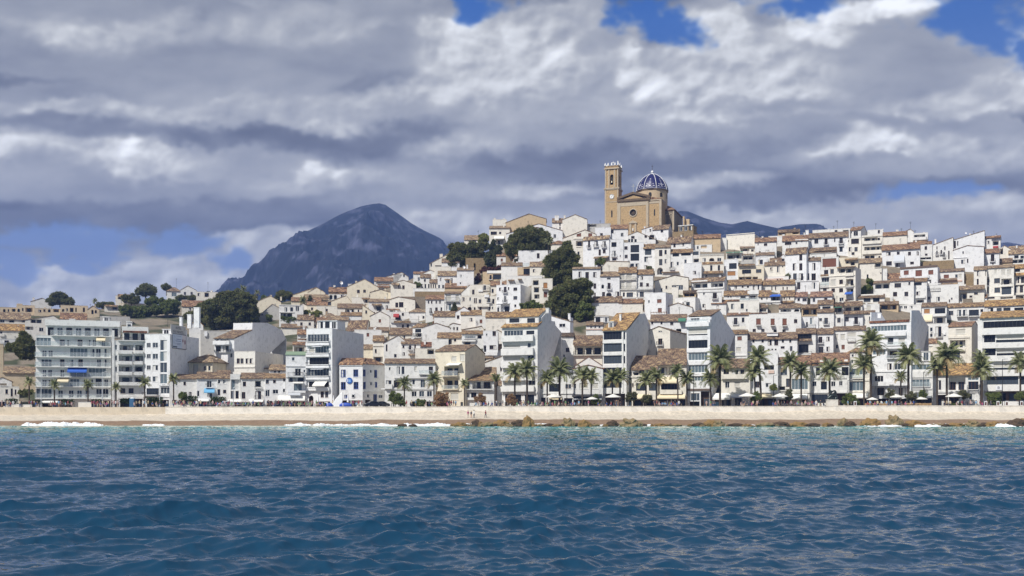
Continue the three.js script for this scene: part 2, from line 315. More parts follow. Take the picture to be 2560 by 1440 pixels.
// ---------------------------------------------------------------- materials of the town
const plasterGrain = noiseTexture(512, 5, (u, v) => { const n = torusFbm(u, v, 5, 2, 5), streak = torus(u, v * 0.18, 22, 9), q = 0.955 + 0.035 * n + 0.02 * streak - 0.065 * smooth(0.40, 0.62, torus(u, v, 3, 31) + 0.35 * n); return [q, q * 0.995, q * 0.985]; });
const stoneGrain = noiseTexture(512, 5, (u, v) => { const r = Math.floor(v * 14), n = torus(u, v, 40, 5), x = (u * 9 + (r % 2) * 0.5 + 0.1 * torus(u, v, 9, 3)) % 1, y = v * 14 % 1, j = x < 0.07 || y < 0.1 ? 0.72 : 1, q = (0.82 + 0.13 * n + 0.10 * torusFbm(u, v, 6, 8, 3)) * j; return [q, q * 0.97, q * 0.92]; });
const tileGrain = noiseTexture(512, 6, (u, v) => {
  const c = Math.floor(u * 26), r = Math.floor(v * 15), h = N2(c * 7.3, r * 5.1), wave = Math.abs(Math.sin(u * 26 * Math.PI)), lip = v * 15 % 1 < 0.14 ? 0.75 : 1, patch = torusFbm(u, v, 4, 15, 4);
  const q = (0.66 + 0.22 * h + 0.28 * patch) * (0.72 + 0.32 * wave) * lip; return [q * 1.05, q * (0.98 + 0.06 * patch), q * (0.94 - 0.08 * h)];
});
const tileRelief = noiseTexture(512, 6, (u, v) => { const q = Math.abs(Math.sin(u * 26 * Math.PI)) * 0.8 + 0.2 * (v * 15 % 1); return [q, q, q]; }, false);
const plaster = (c, r = 0.92) => std(c, r, { map: plasterGrain });
const WALL = {
  white: plaster([0.82, 0.82, 0.81]), snow: plaster([0.84, 0.85, 0.87]), warm: plaster([0.83, 0.81, 0.76]), cream: plaster([0.81, 0.74, 0.60]), ivory: plaster([0.83, 0.795, 0.72]), beige: plaster([0.70, 0.58, 0.42]),
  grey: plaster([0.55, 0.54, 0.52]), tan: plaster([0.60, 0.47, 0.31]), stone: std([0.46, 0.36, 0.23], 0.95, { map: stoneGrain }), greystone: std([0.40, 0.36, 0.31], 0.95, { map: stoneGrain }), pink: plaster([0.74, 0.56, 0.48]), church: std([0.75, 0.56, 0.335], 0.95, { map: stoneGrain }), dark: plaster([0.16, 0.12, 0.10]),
};
const tiled = (c) => std(c, 0.92, { map: tileGrain, bumpMap: tileRelief, bumpScale: 0.07 });
const ROOF = { ochre: tiled([0.68, 0.51, 0.32]), brown: tiled([0.57, 0.45, 0.33]), clay: tiled([0.66, 0.45, 0.31]), dark: tiled([0.28, 0.22, 0.17]), rose: tiled([0.72, 0.50, 0.40]), gold: tiled([0.92, 0.66, 0.33]), red: tiled([0.52, 0.26, 0.17]), pale: tiled([0.74, 0.61, 0.44]), green: std([0.22, 0.30, 0.20]) };
const GLASS = [std([0.018, 0.022, 0.028], 0.12), std([0.03, 0.036, 0.045], 0.1), std([0.012, 0.013, 0.016], 0.2), std([0.06, 0.075, 0.09], 0.1)];
const M = {
  frameWhite: std([0.80, 0.80, 0.79], 0.5), frameBrown: std([0.14, 0.065, 0.035], 0.6), frameDark: std([0.03, 0.032, 0.036], 0.5), frameBlue: std([0.035, 0.075, 0.30], 0.5), shutterBrown: std([0.20, 0.075, 0.045], 0.7), shutterOrange: std([0.42, 0.20, 0.07], 0.7),
  blind: std([0.60, 0.58, 0.52], 0.7), iron: std([0.03, 0.03, 0.03], 0.5, { metalness: 0.4 }), rail: std([0.62, 0.64, 0.66], 0.4, { metalness: 0.3 }), curtain: std([0.62, 0.62, 0.60], 0.9),
  railGlass: new THREE.MeshPhysicalMaterial({ color: 0xf0f4f4, transmission: 0.85, roughness: 0.08, thickness: 0, ior: 1.45 }), bay: std([0.13, 0.17, 0.19], 0.08),
  white: std([0.82, 0.82, 0.82], 0.6), grey: std([0.45, 0.45, 0.45], 0.6), wood: std([0.20, 0.11, 0.055], 0.8),
};
const AWNING = { w: std([0.80, 0.79, 0.75], 0.9), y: std([0.76, 0.66, 0.46], 0.9), b: std([0.035, 0.12, 0.48], 0.8), c: std([0.16, 0.42, 0.66], 0.8), g: std([0.06, 0.20, 0.13], 0.8), d: std([0.035, 0.035, 0.04], 0.9), o: std([0.55, 0.40, 0.22], 0.9), r: std([0.35, 0.05, 0.05], 0.9), l: std([0.55, 0.57, 0.60], 0.9) };

// ---------------------------------------------------------------- windows, doors, balconies: shapes shared between alike pieces
const shared = new Map();
const sharedGeometry = (key, make) => { if (!shared.has(key)) shared.set(key, mergeGeometries(make().map(plain))); return shared.get(key); };
const snap = (x, s = 0.1) => Math.max(s, Math.round(x / s) * s);
function frameBoxes(w, h, cols, rows, t = rows > 1 ? 0.15 : 0.07) {
  const a = [box(-w / 2, w / 2, h / 2 - t, h / 2, 0, 0.08), box(-w / 2, w / 2, -h / 2, -h / 2 + t, 0, 0.08), box(-w / 2, -w / 2 + t, -h / 2 + t, h / 2 - t, 0, 0.08), box(w / 2 - t, w / 2, -h / 2 + t, h / 2 - t, 0, 0.08)];
  for (let i = 1; i < cols; i++) a.push(box(-w / 2 + w * i / cols - t / 2, -w / 2 + w * i / cols + t / 2, -h / 2 + t, h / 2 - t, 0.002, 0.07));
  for (let i = 1; i < rows; i++) a.push(box(-w / 2 + t, w / 2 - t, -h / 2 + h * i / rows - 0.025, -h / 2 + h * i / rows + 0.025, 0.004, 0.06));
  return a;
}
function windowPart(parent, kind, x, y, w, h, z = -0.2, lampshade = 0) {   // a pane with its frame and sill
  w = snap(w); h = snap(h);
  const frameOf = { w: M.frameWhite, d: M.frameWhite, v: M.frameWhite, n: M.frameBrown, m: M.frameDark, D: M.frameBrown, u: M.frameBlue, k: M.frameBrown, s: M.frameWhite, K: M.frameBrown, V: M.frameDark }[kind] ?? M.frameWhite;
  const skin = kind === 'k' ? M.shutterBrown : kind === 'K' ? M.shutterOrange : kind === 's' ? M.blind : kind === 'v' ? (rand() < 0.5 ? M.bay : GLASS[3]) : pick(GLASS);
  const slats = kind === 'k' || kind === 's' || kind === 'K';
  const pane = mesh('window', sharedGeometry(`pane${w},${h},${slats}`, () => slats ? Array.from({ length: Math.max(3, Math.round(h / 0.16)) }, (_, i, a = Math.max(3, Math.round(h / 0.16))) => box(-w / 2, w / 2, -h / 2 + h * i / a, -h / 2 + h * (i + 0.86) / a, -0.02, 0.03)).concat(box(-w / 2, w / 2, -h / 2, h / 2, -0.05, -0.021)) : [box(-w / 2, w / 2, -h / 2, h / 2, -0.03, 0)]), skin, parent);
  pane.position.set(x, y, z);
  const cols = slats ? 1 : Math.max(w > 0.8 ? 2 : 1, Math.round(w / (kind === 'v' || kind === 'V' ? 0.85 : 0.8))), rows = kind === 'u' ? 2 : 1;
  mesh('frame', sharedGeometry(`frame${w},${h},${cols},${rows}`, () => frameBoxes(w, h, cols, rows)), frameOf, pane);
  if (!slats && rand() < 0.3 && w > 0.7 && w < 2.2) {
    const cw = snap(w * 0.42), c = mesh('curtain', sharedGeometry(`curtain${cw},${h}`, () => [box(-cw / 2, cw / 2, -h / 2 + 0.07, h / 2 - 0.07, 0.003, 0.012)]), M.curtain, pane);
    c.position.x = (rand() < 0.5 ? -1 : 1) * (w / 2 - cw / 2 - 0.07);
  }
  return pane;
}
function railing(parent, x0, x1, y0, y1, z, kind, side = true) {         // on a slab already there, running along the front at z with returns to the wall
  const w = x1 - x0;
  if (kind === 'P') return mesh('parapet', [box(x0, x1, y0, y1, z - 0.1, z), box(x0, x0 + 0.1, y0, y1, 0.003, z - 0.102), box(x1 - 0.1, x1, y0, y1, 0.003, z - 0.102)], parent.userData.wall ?? M.white, parent);
  if (kind === 'G') {
    mesh('glass_panel', [box(x0, x1, y0 + 0.06, y1 - 0.06, z - 0.03, z - 0.01)], M.railGlass, parent);
    const n = Math.max(2, Math.round(w / 1.6));
    return mesh('handrail', [box(x0, x1, y1 - 0.05, y1, z - 0.05, z), ...Array.from({ length: n + 1 }, (_, i) => box(x0 + (w - 0.05) * i / n, x0 + (w - 0.05) * i / n + 0.05, y0, y1 - 0.051, z - 0.05, z - 0.004)), box(x0, x0 + 0.04, y1 - 0.05, y1, 0, z - 0.051), box(x1 - 0.04, x1, y1 - 0.05, y1, 0, z - 0.051)], M.rail, parent);
  }
  const n = Math.max(3, Math.round(w / 0.28)), a = [box(x0, x1, y1 - 0.06, y1, z - 0.05, z), box(x0, x1, y0 + 0.03, y0 + 0.07, z - 0.04, z - 0.01)];
  for (let i = 0; i <= n; i++) a.push(box(x0 + (w - 0.03) * i / n, x0 + (w - 0.03) * i / n + 0.03, y0 + 0.071, y1 - 0.061, z - 0.04, z - 0.01));
  for (const x of [x0, x1 - 0.04]) { a.push(box(x, x + 0.04, y1 - 0.06, y1, 0, z - 0.051)); for (let k = 1; k < 4; k++) a.push(box(x, x + 0.03, y0, y1 - 0.061, z * k / 4, z * k / 4 + 0.03)); }
  return mesh('railing', a, M.iron, parent);
}

// ---------------------------------------------------------------- houses
// A tile sets the units in which the following positions are read off: pixels of the photograph = origin + value / scale.
let TX = 0, TY = 0, TS = 1;
const tile = (x, y, s) => { TX = x; TY = y; TS = s; };
const px = (x) => TX + x / TS, py = (y) => TY + y / TS;
// x: [left, right, optional far right end of the side wall]; y: [ridge or top, eave, foot]; o: { roof, kind, wall, depth, turn, name, cat }; parts: "type top-bottom [width] list; ..."
const covered = [];                                         // what each house takes up in the view, for filling in the gaps of the town
function house(label, x, y, o = {}, parts = '') {
  covered.push([px(x[0]), px(x[2] ?? x[1]), py(y[0]), py(y[2])]);
  const a0 = px(x[0]), a1 = px(x[1]), t0 = (a0 - 1280) / F, t1 = (a1 - 1280) / F, tm = (t0 + t1) / 2;
  const foot = py(y[2]), dm = o.depth ?? Math.min(depthOf((a0 + a1) / 2, foot), 640);
  const turn = o.turn ?? (x[2] ? 0.36 + 0.55 * Math.atan(tm) : Math.atan(tm) + 0.03), cs = Math.cos(turn), sn = Math.sin(turn);
  let L = (t1 - t0) * dm / Math.max(0.4, cs);
  const d0 = o.d0 ?? dm + L / 2 * sn, X0 = t0 * d0;
  L = (t1 * d0 - X0) / (cs + t1 * sn);
  const d1 = d0 - L * sn, X1 = X0 + L * cs;
  let D = o.d ?? clamp(7 + 2 * rand(), 4, 9);
  if (x[2]) { const t2 = (px(x[2]) - 1280) / F; D = clamp((t2 * d1 - X1) / Math.max(0.08, sn - t2 * cs), 2, 34); }
  const sink = o.sink ?? (dm < 275 ? 0.3 : 7), Y0 = up(foot, d0) - sink;
  const root = thing(o.name ?? 'house', label, o.cat ?? 'house', [X0, Y0, -d0], -turn);
  const lx = (p) => { const t = (px(p) - 1280) / F; return (t * d0 - X0) / (cs + t * sn); };
  const ly = (p, s = L / 2, back = 0) => up(py(p), d0 - s * sn + back * cs) - Y0;
  const wall = WALL[o.wall ?? 'white'], tileMat = ROOF[o.roof ?? 'ochre'];
  const kind = o.kind ?? 'gable', h = ly(y[1]), sides = [], W = 0.3;
  // outlines of the front and of the side
  let front = [[0, 0], [L, 0], [L, h], [0, h]], side, hr = h, rp = o.ridge ?? (kind === 'shed' ? 1 : 0.5);
  if (kind === 'front') { const ap = o.apex ? lx(o.apex) : L / 2; hr = ly(y[0]); front = [[0, 0], [L, 0], [L, o.right ? ly(o.right) : h], [ap, hr], [0, h]]; side = [[W, 0], [D - W, 0], [D - W, h], [W, h]]; }
  else if (kind === 'gable' || kind === 'shed') { hr = Math.max(h + 0.25, ly(y[0], L / 2, D * rp)); const hb = rp < 1 ? h : hr; side = rp < 1 ? [[W, 0], [D - W, 0], [D - W, hb], [D * rp, hr], [W, h]] : [[W, 0], [D - W, 0], [D - W, hr], [W, h]]; }
  else { hr = kind === 'hip' ? Math.max(h + 0.25, ly(y[0], L / 2, D * 0.5)) : h; side = [[W, 0], [D - W, 0], [D - W, h], [W, h]]; }
  if (o.profile) side = [[W, 0], ...o.profile.map(([q, yy]) => [q * D, ly(yy, L, q * D)])].map(([q, yy]) => [clamp(q, W, D - W), yy]);   // a stepped or sloping gable read off as [part of the depth, height]
  const spec = parts.split(';').map((s) => s.trim()).filter(Boolean).map((s) => {
    const [type, ys, ...r] = s.split(/\s+/), [ya, yb] = ys.split('-').map(Number), list = r[r.length - 1] ?? '', wide = r.length > 1 && !r[0].includes('-') ? Number(r[0]) : 0;
    const extra = !wide && r.length > 1 ? r[1] : '';
    const spans = (wide ? r[1] : r[0] ?? '').split(',').filter(Boolean).map((q) => q.includes('-') ? q.split('-').map(Number) : [Number(q) - wide / 2, Number(q) + wide / 2]);
    return { type, ya, yb, spans, extra };
  });
  // the front wall with real openings
  const holes = [], inFront = (x0, x1, y0, y1) => x0 > 0.05 && x1 < L - 0.05 && y0 > 0.1 && y1 < (kind === 'front' ? hr : h) - 0.04;
  const openings = [], later = [];
  for (const s of spec) for (const [p0, p1] of s.spans) {
    let x0 = lx(p0), x1 = lx(p1), yb = ly(s.yb, (x0 + x1) / 2), yt = ly(s.ya, (x0 + x1) / 2);
    if ('wnmksdDuvVKoa'.includes(s.type)) {
      x0 = Math.max(x0, 0.1); x1 = Math.min(x1, L - 0.1); yt = Math.min(yt, h - 0.12 + (kind === 'front' ? (hr - h) * 0.7 : 0)); if (x1 - x0 < 0.25 || yt - yb < 0.25) continue;
      const w = snap(x1 - x0), hh = snap(yt - yb), cx = clamp((x0 + x1) / 2, w / 2 + 0.06, L - w / 2 - 0.06), cy = (yt + yb) / 2;
      const r = [cx - w / 2, cx + w / 2, cy - hh / 2, cy + hh / 2];
      if (!inFront(...r) || holes.some((q) => r[0] < q[1] + 0.05 && r[1] > q[0] - 0.05 && r[2] < q[3] + 0.05 && r[3] > q[2] - 0.05)) continue;
      holes.push([...r, s.type]); openings.push([s.type, cx, cy, w, hh]);
    } else later.push([s.type, x0, x1, yb, yt, s.extra]);
  }
  if (dm > 290 && !/wall/.test(o.name ?? '')) {               // aerials and chimneys crowd the old roofs
    if (!parts.includes('T ') && rand() < 0.3) { const q = L * (0.15 + 0.7 * rand()); later.push(['T', q - 0.3, q + 0.3, hr - 0.6, hr + 1.3 + 1.5 * rand(), '']); }
    if (!parts.includes('C ') && rand() < 0.35) { const q = L * (0.1 + 0.75 * rand()); later.push(['C', q, q + 0.6, h - 0.5, hr + 0.5 + 0.5 * rand(), '0.45']); }
  }
  const shape = new THREE.Shape(front.map(([q, r]) => new THREE.Vector2(q, r)));
  for (const [q0, q1, r0, r1, type] of holes) {
    const p = new THREE.Path();
    if (type === 'a') { const rad = Math.min((q1 - q0) / 2, (r1 - r0) * 0.8); p.moveTo(q0, r0); p.lineTo(q0, r1 - rad); p.absellipse((q0 + q1) / 2, r1 - rad, (q1 - q0) / 2, rad, Math.PI, 0, true); p.lineTo(q1, r0); p.closePath(); }
    else { p.moveTo(q0, r0); p.lineTo(q0, r1); p.lineTo(q1, r1); p.lineTo(q1, r0); p.closePath(); }
    shape.holes.push(p);
  }
  const body = [metres(new THREE.ExtrudeGeometry(shape, { depth: W, bevelEnabled: false, curveSegments: 6 }).translate(0, 0, -W))];
  const along = (pts, z0, z1) => metres(poly(pts, z0, z1).rotateY(Math.PI / 2));      // outline in (depth, height), run along the front from z0 to z1
  body.push(along(side, 0, W), along(side, L - W, L));
  const hBack = o.profile ? side.at(-1)[0] > D / 2 ? side.at(-1)[1] : side.filter((q) => q[0] > D - W - 0.01).at(-1)[1] : kind === 'shed' || rp >= 1 ? hr : h;
  if (kind === 'front') body.push(poly([[0, 0], [L, 0], front[2], front[3], front[4]].map((q) => q), -D, -D + W));
  else body.push(box(0, L, 0, hBack, -D, -D + W));
  if (kind === 'flat' || kind === 'hip') body.push(box(W, L - W, h - 0.45, h - 0.25, -D + W, -W));
  else if (o.profile) { const top = side.filter((q) => q[1] > 0.01); for (let i = 0; i + 1 < top.length; i++) { const [q0, r0] = top[i], [q1, r1] = top[i + 1]; if (Math.abs(q1 - q0) > 0.05) body.push(along([[q0, r0 - 0.25], [q1, r1 - 0.25], [q1, r1 - 0.05], [q0, r0 - 0.05]], W, L - W)); } }
  if (kind === 'flat' && o.cap !== false) body.push(box(-0.06, L + 0.06, h, h + 0.1, -0.24, 0.06));
  root.userData.wall = wall;
  const wallMesh = mesh('wall', body, wall, root);
  // the roof
  const ov = o.over ?? 0.4, th = 0.2;
  if ((kind === 'gable' || kind === 'shed') && !o.profile || (o.profile && o.roof)) {
    const all = o.profile && o.tiles ? o.tiles.map(([q, yy]) => [q * D, ly(yy, L / 2, q * D)]) : rp < 1 ? [[0, h], [D * rp, hr], [D, h]] : [[0, h], [D, hr]], g0 = (all[1][1] - all[0][1]) / (all[1][0] - all[0][0] || 1);
    const slab = (pts) => { const lower = pts.map((q) => [...q]); lower[0] = [pts[0][0] - ov, pts[0][1] - ov * g0]; const upper = lower.map(([q, r]) => [q, r + th]).reverse(); return along([...lower.map(([q, r]) => [q, r + 0.012]), ...upper], -0.12, L + 0.12); };
    mesh('roof', slab(all), tileMat, root);
  } else if (kind === 'front') {
    const [, , f2, f3, f4] = front, s0 = (f3[1] - f4[1]) / (f3[0] - f4[0]), s1 = (f3[1] - f2[1]) / (f2[0] - f3[0]), lo = [[f4[0] - ov * 0.7, f4[1] - ov * 0.7 * s0 + 0.012], [f3[0], f3[1] + 0.012], [f2[0] + ov * 0.7, f2[1] - ov * 0.7 * s1 + 0.012]];
    mesh('roof', [poly([...lo, ...lo.map(([q, r]) => [q, r + th]).reverse()], -D - 0.1, 0.15)], tileMat, root);
  } else if (kind === 'hip') {
    const q = Math.min(D / 2, L * 0.42), v = [[-ov, h, ov], [L + ov, h, ov], [L + ov, h, -D - ov], [-ov, h, -D - ov], [q, hr, -D / 2], [L - q, hr, -D / 2]], f = [[0, 1, 5], [0, 5, 4], [1, 2, 5], [2, 3, 4], [2, 4, 5], [3, 0, 4]], g = new THREE.BufferGeometry();
    g.setAttribute('position', new THREE.BufferAttribute(new Float32Array(f.flat().flatMap((i) => [v[i][0], v[i][1] + 0.14, v[i][2]])), 3)); g.computeVertexNormals();
    mesh('roof', [metres(g), box(-ov, L + ov, h + 0.01, h + 0.138, -D - ov, ov)], tileMat, root);
  }
  // what fills the openings
  for (const [type, cx, cy, w, hh] of openings) {
    if (type === 'o' || type === 'a') {
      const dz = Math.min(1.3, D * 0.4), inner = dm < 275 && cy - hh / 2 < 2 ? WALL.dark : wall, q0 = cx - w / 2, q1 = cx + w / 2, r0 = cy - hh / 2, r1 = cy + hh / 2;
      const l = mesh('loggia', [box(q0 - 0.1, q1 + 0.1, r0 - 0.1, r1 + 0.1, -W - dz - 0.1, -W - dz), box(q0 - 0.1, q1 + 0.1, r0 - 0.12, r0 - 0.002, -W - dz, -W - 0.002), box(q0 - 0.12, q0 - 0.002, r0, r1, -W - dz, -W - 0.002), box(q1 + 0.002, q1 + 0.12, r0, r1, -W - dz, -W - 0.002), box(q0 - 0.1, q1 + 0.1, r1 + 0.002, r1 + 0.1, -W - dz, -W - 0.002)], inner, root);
      const n = Math.max(1, Math.round(w / 2.4)), dw = Math.min(1.7, w / n * 0.7), dh = Math.min(2.1, hh * 0.86);
      for (let i = 0; i < n; i++) { const p = windowPart(root, rand() < 0.6 ? 'm' : 'n', q0 + w * (i + 0.5) / n, r0 + dh / 2 + 0.02, dw, dh, -W - dz + 0.04); p.name = 'door'; }
    } else {
      const p = windowPart(root, type, cx, cy, w, hh);
      if (type === 'd' || type === 'D') {
        p.name = 'door';
        const b = mesh('balcony', [box(cx - w / 2 - 0.35, cx + w / 2 + 0.35, cy - hh / 2 - 0.16, cy - hh / 2 - 0.01, 0.002, 0.75)], M.white, root);
        railing(b, cx - w / 2 - 0.33, cx + w / 2 + 0.33, cy - hh / 2 - 0.01, cy - hh / 2 + 0.95, 0.73, 'R');
      } else if (hh < 2.2 && type !== 'v' && type !== 'V') mesh('sill', sharedGeometry(`sill${w}`, () => [box(-w / 2 - 0.08, w / 2 + 0.08, -0.07, 0, 0, 0.28)]), wall, p).position.set(0, -hh / 2, 0);
    }
  }
  for (const [type, x0, x1, yb, yt, extra] of later) {
    if (type === 'P' || type === 'R' || type === 'G') {
      const out = extra ? Number(extra) : 1.2, b = mesh('balcony', [box(x0, x1, yb - 0.05, yb + 0.14, 0.002, out)], wall, root);
      b.userData.wall = wall; railing(b, x0, x1, yb + 0.142, Math.max(yt, yb + 0.5), out - 0.004, type); delete b.userData.wall;
    } else if (type === 'A') {
      const out = 1.9, drop = yt - yb, g = (q0, q1) => along([[-0.02, yt], [-out, yb + drop * 0.22], [-out, yb], [-out + 0.03, yb], [-out + 0.03, yb + drop * 0.22 - 0.03], [-0.02, yt - 0.05]], q0, q1);
      mesh('awning', [g(x0, x1)], AWNING[extra || 'w'], root);
    } else if (type === 'E') {
      mesh('canopy_roof', [along([[-0.002, yt], [-1.1, yb + 0.02], [-1.1, yb - 0.12], [-0.002, yt - 0.16]], x0, x1)], tileMat, root);
    } else if (type === 'B') mesh('cornice', [box(x0, x1, yb, yt, 0.002, 0.22)], extra ? (WALL[extra] ?? ROOF[extra]) : wall, root);
    else if (type === 'C') { const z = -clamp((extra ? Number(extra) : 0.35) * D, 0.6, D - 0.6), c = mesh('chimney', [box(x0, x1, yb, yt - 0.15, z - 0.8, z), box(x0 - 0.08, x1 + 0.08, yt - 0.149, yt, z - 0.88, z + 0.08)], wall, root); }
    else if (type === 'X') {
      const slab = extra.includes('t') ? 1.5 : 0.12, z = -(extra ? parseFloat(extra) : 0.3) * D, bk = Math.max(-D + 0.4, z - 5), hh = Math.min(2.1, (yt - yb - slab) * 0.85), n = Math.max(1, Math.round((x1 - x0) / 2.2)), w = (x1 - x0) / n * 0.62;
      mesh('roof_room', [box(x0, x1, yb, yt - slab, bk, z), box(x0 - 0.1, x1 + 0.1, yt - slab + 0.001, yt, bk - 0.1, z + (slab > 1 ? 1.2 : 0.25))], wall, root);
      if (yt - yb > 1.6) for (let i = 0; i < n; i++) windowPart(root, rand() < 0.5 ? 'w' : 'm', x0 + (x1 - x0) * (i + 0.5) / n, yb + hh / 2 + 0.15, w, hh, z + 0.05);
    }
    else if (type === 'T') { const xc = (x0 + x1) / 2, z = -0.4 * D, q = [bar([xc, yb, z], [xc, yt, z], 0.045, 5)]; for (let i = 0; i < 4; i++) q.push(box(xc - 0.5 + i * 0.08, xc + 0.5 - i * 0.08, yt - 0.25 - i * 0.22, yt - 0.21 - i * 0.22, z - 0.02, z + 0.02)); mesh('antenna', q, M.iron, root); }
    else if (type === 'S') { const r = (x1 - x0) / 2; mesh('satellite_dish', [new THREE.SphereGeometry(r * 1.6, 14, 5, 0, 6.2832, 0, 0.66).translate(0, -r * 1.6, 0).rotateX(-1.9).rotateY(0.5).translate((x0 + x1) / 2, yb + r, 0.4 - 0.25 * D), bar([(x0 + x1) / 2, yb - 0.9, -0.25 * D], [(x0 + x1) / 2, yb + r, -0.25 * D], 0.05)], M.white, root); }
    else if (type === 'F') mesh('pilaster', [box(x0, x1, yb, yt, 0.002, 0.18)], extra ? WALL[extra] : wall, root);
    else if (type === 'L') { const n = Math.max(2, Math.round((x1 - x0) / 0.9)); const q = []; for (let i = 0; i <= n; i++) q.push(box(x0 + (x1 - x0 - 0.1) * i / n, x0 + (x1 - x0 - 0.1) * i / n + 0.1, yt - 0.15, yt, -3, 0.9)); q.push(box(x0, x0 + 0.12, yb, yt - 0.16, 0.7, 0.82), box(x1 - 0.12, x1, yb, yt - 0.16, 0.7, 0.82), box(x0, x1, yt - 0.3, yt - 0.151, 0.65, 0.8)); mesh('pergola', q, M.wood, root); }
    else if (type === 'H') mesh('air_conditioner', [box(x0, x1, yb, yt, 0.05, 0.4), new THREE.TorusGeometry((yt - yb) * 0.32, 0.03, 4, 10).translate((x0 + x1) / 2, (yb + yt) / 2, 0.41)], M.white, root);
  }
  delete root.userData.wall;
  return { root, lx, ly, L, D, h, d0, d1, turn };
}

// ---------------------------------------------------------------- the seafront, left to right
tile(0, 680, 3.6);
house('large white seven storey apartment block with long glass balconies and one blue awning', [322, 1000], [578, 578, 1225], { kind: 'flat', name: 'apartment_building', cat: 'apartment building', wall: 'white', d: 16, turn: -0.30 },
  'X 432-578 405-1072 0.12t; X 400-436 595-645 0.45; X 380-436 905-965 0.45; v 592-668 325-460; n 608-668 44 560,720; w 608-668 34 620,800,850,930; w 705-765 40 400,455; v 684-765 475-615,628-788; w 690-765 44 830,885,960; v 785-855 372-465; n 785-852 42 560,725; w 785-852 40 640,690,890,960; w 880-945 36 400,450,560; v 866-940 795-955; V 885-945 622-780; w 970-1030 40 400,455; v 962-1030 630-715; V 960-1030 860-915; w 965-1030 38 770,820,955; v 1050-1135 325-465; w 1065-1130 46 545,640,715,790; w 1050-1130 50 890,950; o 1158-1218 380-520,525-650,800-990; G 628-672 322-1000; G 530-580 460-1000; G 726-770 320-1000; G 813-858 320-1000; G 906-948 320-1000; G 990-1036 320-1000; G 1098-1142 320-1000; A 862-908 612-785 b; A 580-626 870-952 y; A 952-994 520-622 y; A 1148-1180 370-524 w; B 1148-1172 650-800');
house('white six storey apartment block with stacked balconies and a red eave under its roof terrace', [1006, 1300], [525, 620, 1225], { kind: 'flat', name: 'apartment_building', cat: 'apartment building', d: 13 },
  'X 490-620 1100-1330 0.15t; X 425-530 1130-1180 0.5; B 530-548 1105-1325 red; o 655-705 1075-1200,1215-1290; o 752-800 1070-1190,1212-1290; o 848-896 1070-1190,1212-1285; o 945-992 1070-1190,1212-1285; n 1045-1095 45 1105,1180; w 655-700 20 1045; w 750-800 20 1045; w 850-900 20 1045; o 1140-1218 1080-1280; P 710-736 1062-1190; P 712-734 1212-1286; P 806-832 1062-1190; P 806-832 1212-1286; P 900-928 1062-1190; P 900-928 1212-1286; P 992-1020 1062-1290; R 592-620 1060-1300 0.9; F 525-1225 1006-1030; B 1118-1140 1060-1290');
const hotel = house('white hotel with four rows of paired windows and a glazed corner stair', [1302, 1530, 1790], [545, 560, 1225], { kind: 'flat', name: 'hotel', cat: 'hotel', wall: 'snow' },
  'w 638-680 36 1338; w 636-682 48 1397; v 612-705 1442-1502; w 738-780 36 1338; w 736-784 48 1397; v 715-805 1442-1502; w 840-882 36 1338; w 838-886 48 1397; v 815-905 1442-1502; w 942-984 36 1338; w 940-988 48 1397; v 918-1005 1442-1502; V 1045-1105 1318-1430; v 1040-1095 1445-1525; o 1150-1215 1320-1430,1440-1520; P 1006-1022 1440-1530 0.6; R 1080-1110 1300-1436 1.4; B 1108-1128 1300-1530; C 290-480 1612-1662 0.5; C 350-480 1525-1560 0.6; X 500-560 1380-1520 0.3; C 380-470 1480-1500 0.5; T 330-480 1400');
tile(400, 680, 3.6);
house('white gabled house with purple curtains and a huge grey side wall', [490, 668, 1262], [450, 598, 790], { wall: 'snow', roof: 'brown', depth: 283, profile: [[0, 600], [0.32, 528], [0.325, 456], [0.6, 456], [0.9, 520], [1, 600]], tiles: [[0, 598], [0.32, 526]] },
  'o 590-618 545-625; w 588-618 24 515; n 665-718 46 525; n 664-722 52 592; P 620-655 490-635 1.0; R 700-722 495-640 0.6; w 730-770 20 640');
house('low white annex with four brown windows under a flat parapet', [668, 856, 1110], [715, 715, 870], { kind: 'flat', wall: 'warm', depth: 278 }, 'n 778-824 28 704,738,784,820; B 850-860 668-856');
house('cream villa with a wide hipped ochre roof and a beige garage door', [180, 472, 690], [748, 816, 928], { kind: 'hip', wall: 'cream', roof: 'pale', depth: 276, over: 0.8, d: 10 },
  'k 845-886 44 226; w 845-890 30 404; w 845-888 22 444; s 830-922 54 322; F 820-925 292-300; F 820-925 346-354; C 770-800 432-446 0.3');
house('long white terrace cottage with a sagging brown tiled roof beside the hotel', [85, 330], [925, 962, 1228], { wall: 'white', roof: 'brown', d: 9 }, 'n 988-1020 20 222,338; n 1080-1118 24 228,272; w 990-1020 18 150; D 1066-1128 22 332; n 1150-1200 40 130; o 1150-1218 170-320');
house('white cottage with a pale blue awning over its upper window', [330, 512], [905, 958, 1228], { wall: 'snow', roof: 'brown', d: 9 }, 'd 980-1038 44 444; w 970-1005 22 420; n 1090-1122 44 448; A 1048-1090 398-492 c; w 1068-1120 22 345; o 1150-1215 345-440,455-500; A 1142-1165 345-440 w');
house('narrow white cottage with four small windows beside the glazed bay', [512, 632], [890, 956, 1228], { wall: 'white', roof: 'brown', d: 9 }, 'w 970-1005 20 532; w 968-1005 26 580; n 1056-1110 26 530; n 1060-1092 28 582; A 1128-1150 520-580 w; o 1158-1216 520-620');
house('slim white house with a glazed bay stacked over two floors', [632, 726], [918, 922, 1228], { kind: 'flat', wall: 'white', d: 9 }, 'v 968-1060 640-708; n 1070-1140 30 652,694; P 922-965 634-720 0.5; o 1165-1215 640-715; A 1148-1172 610-735 w');
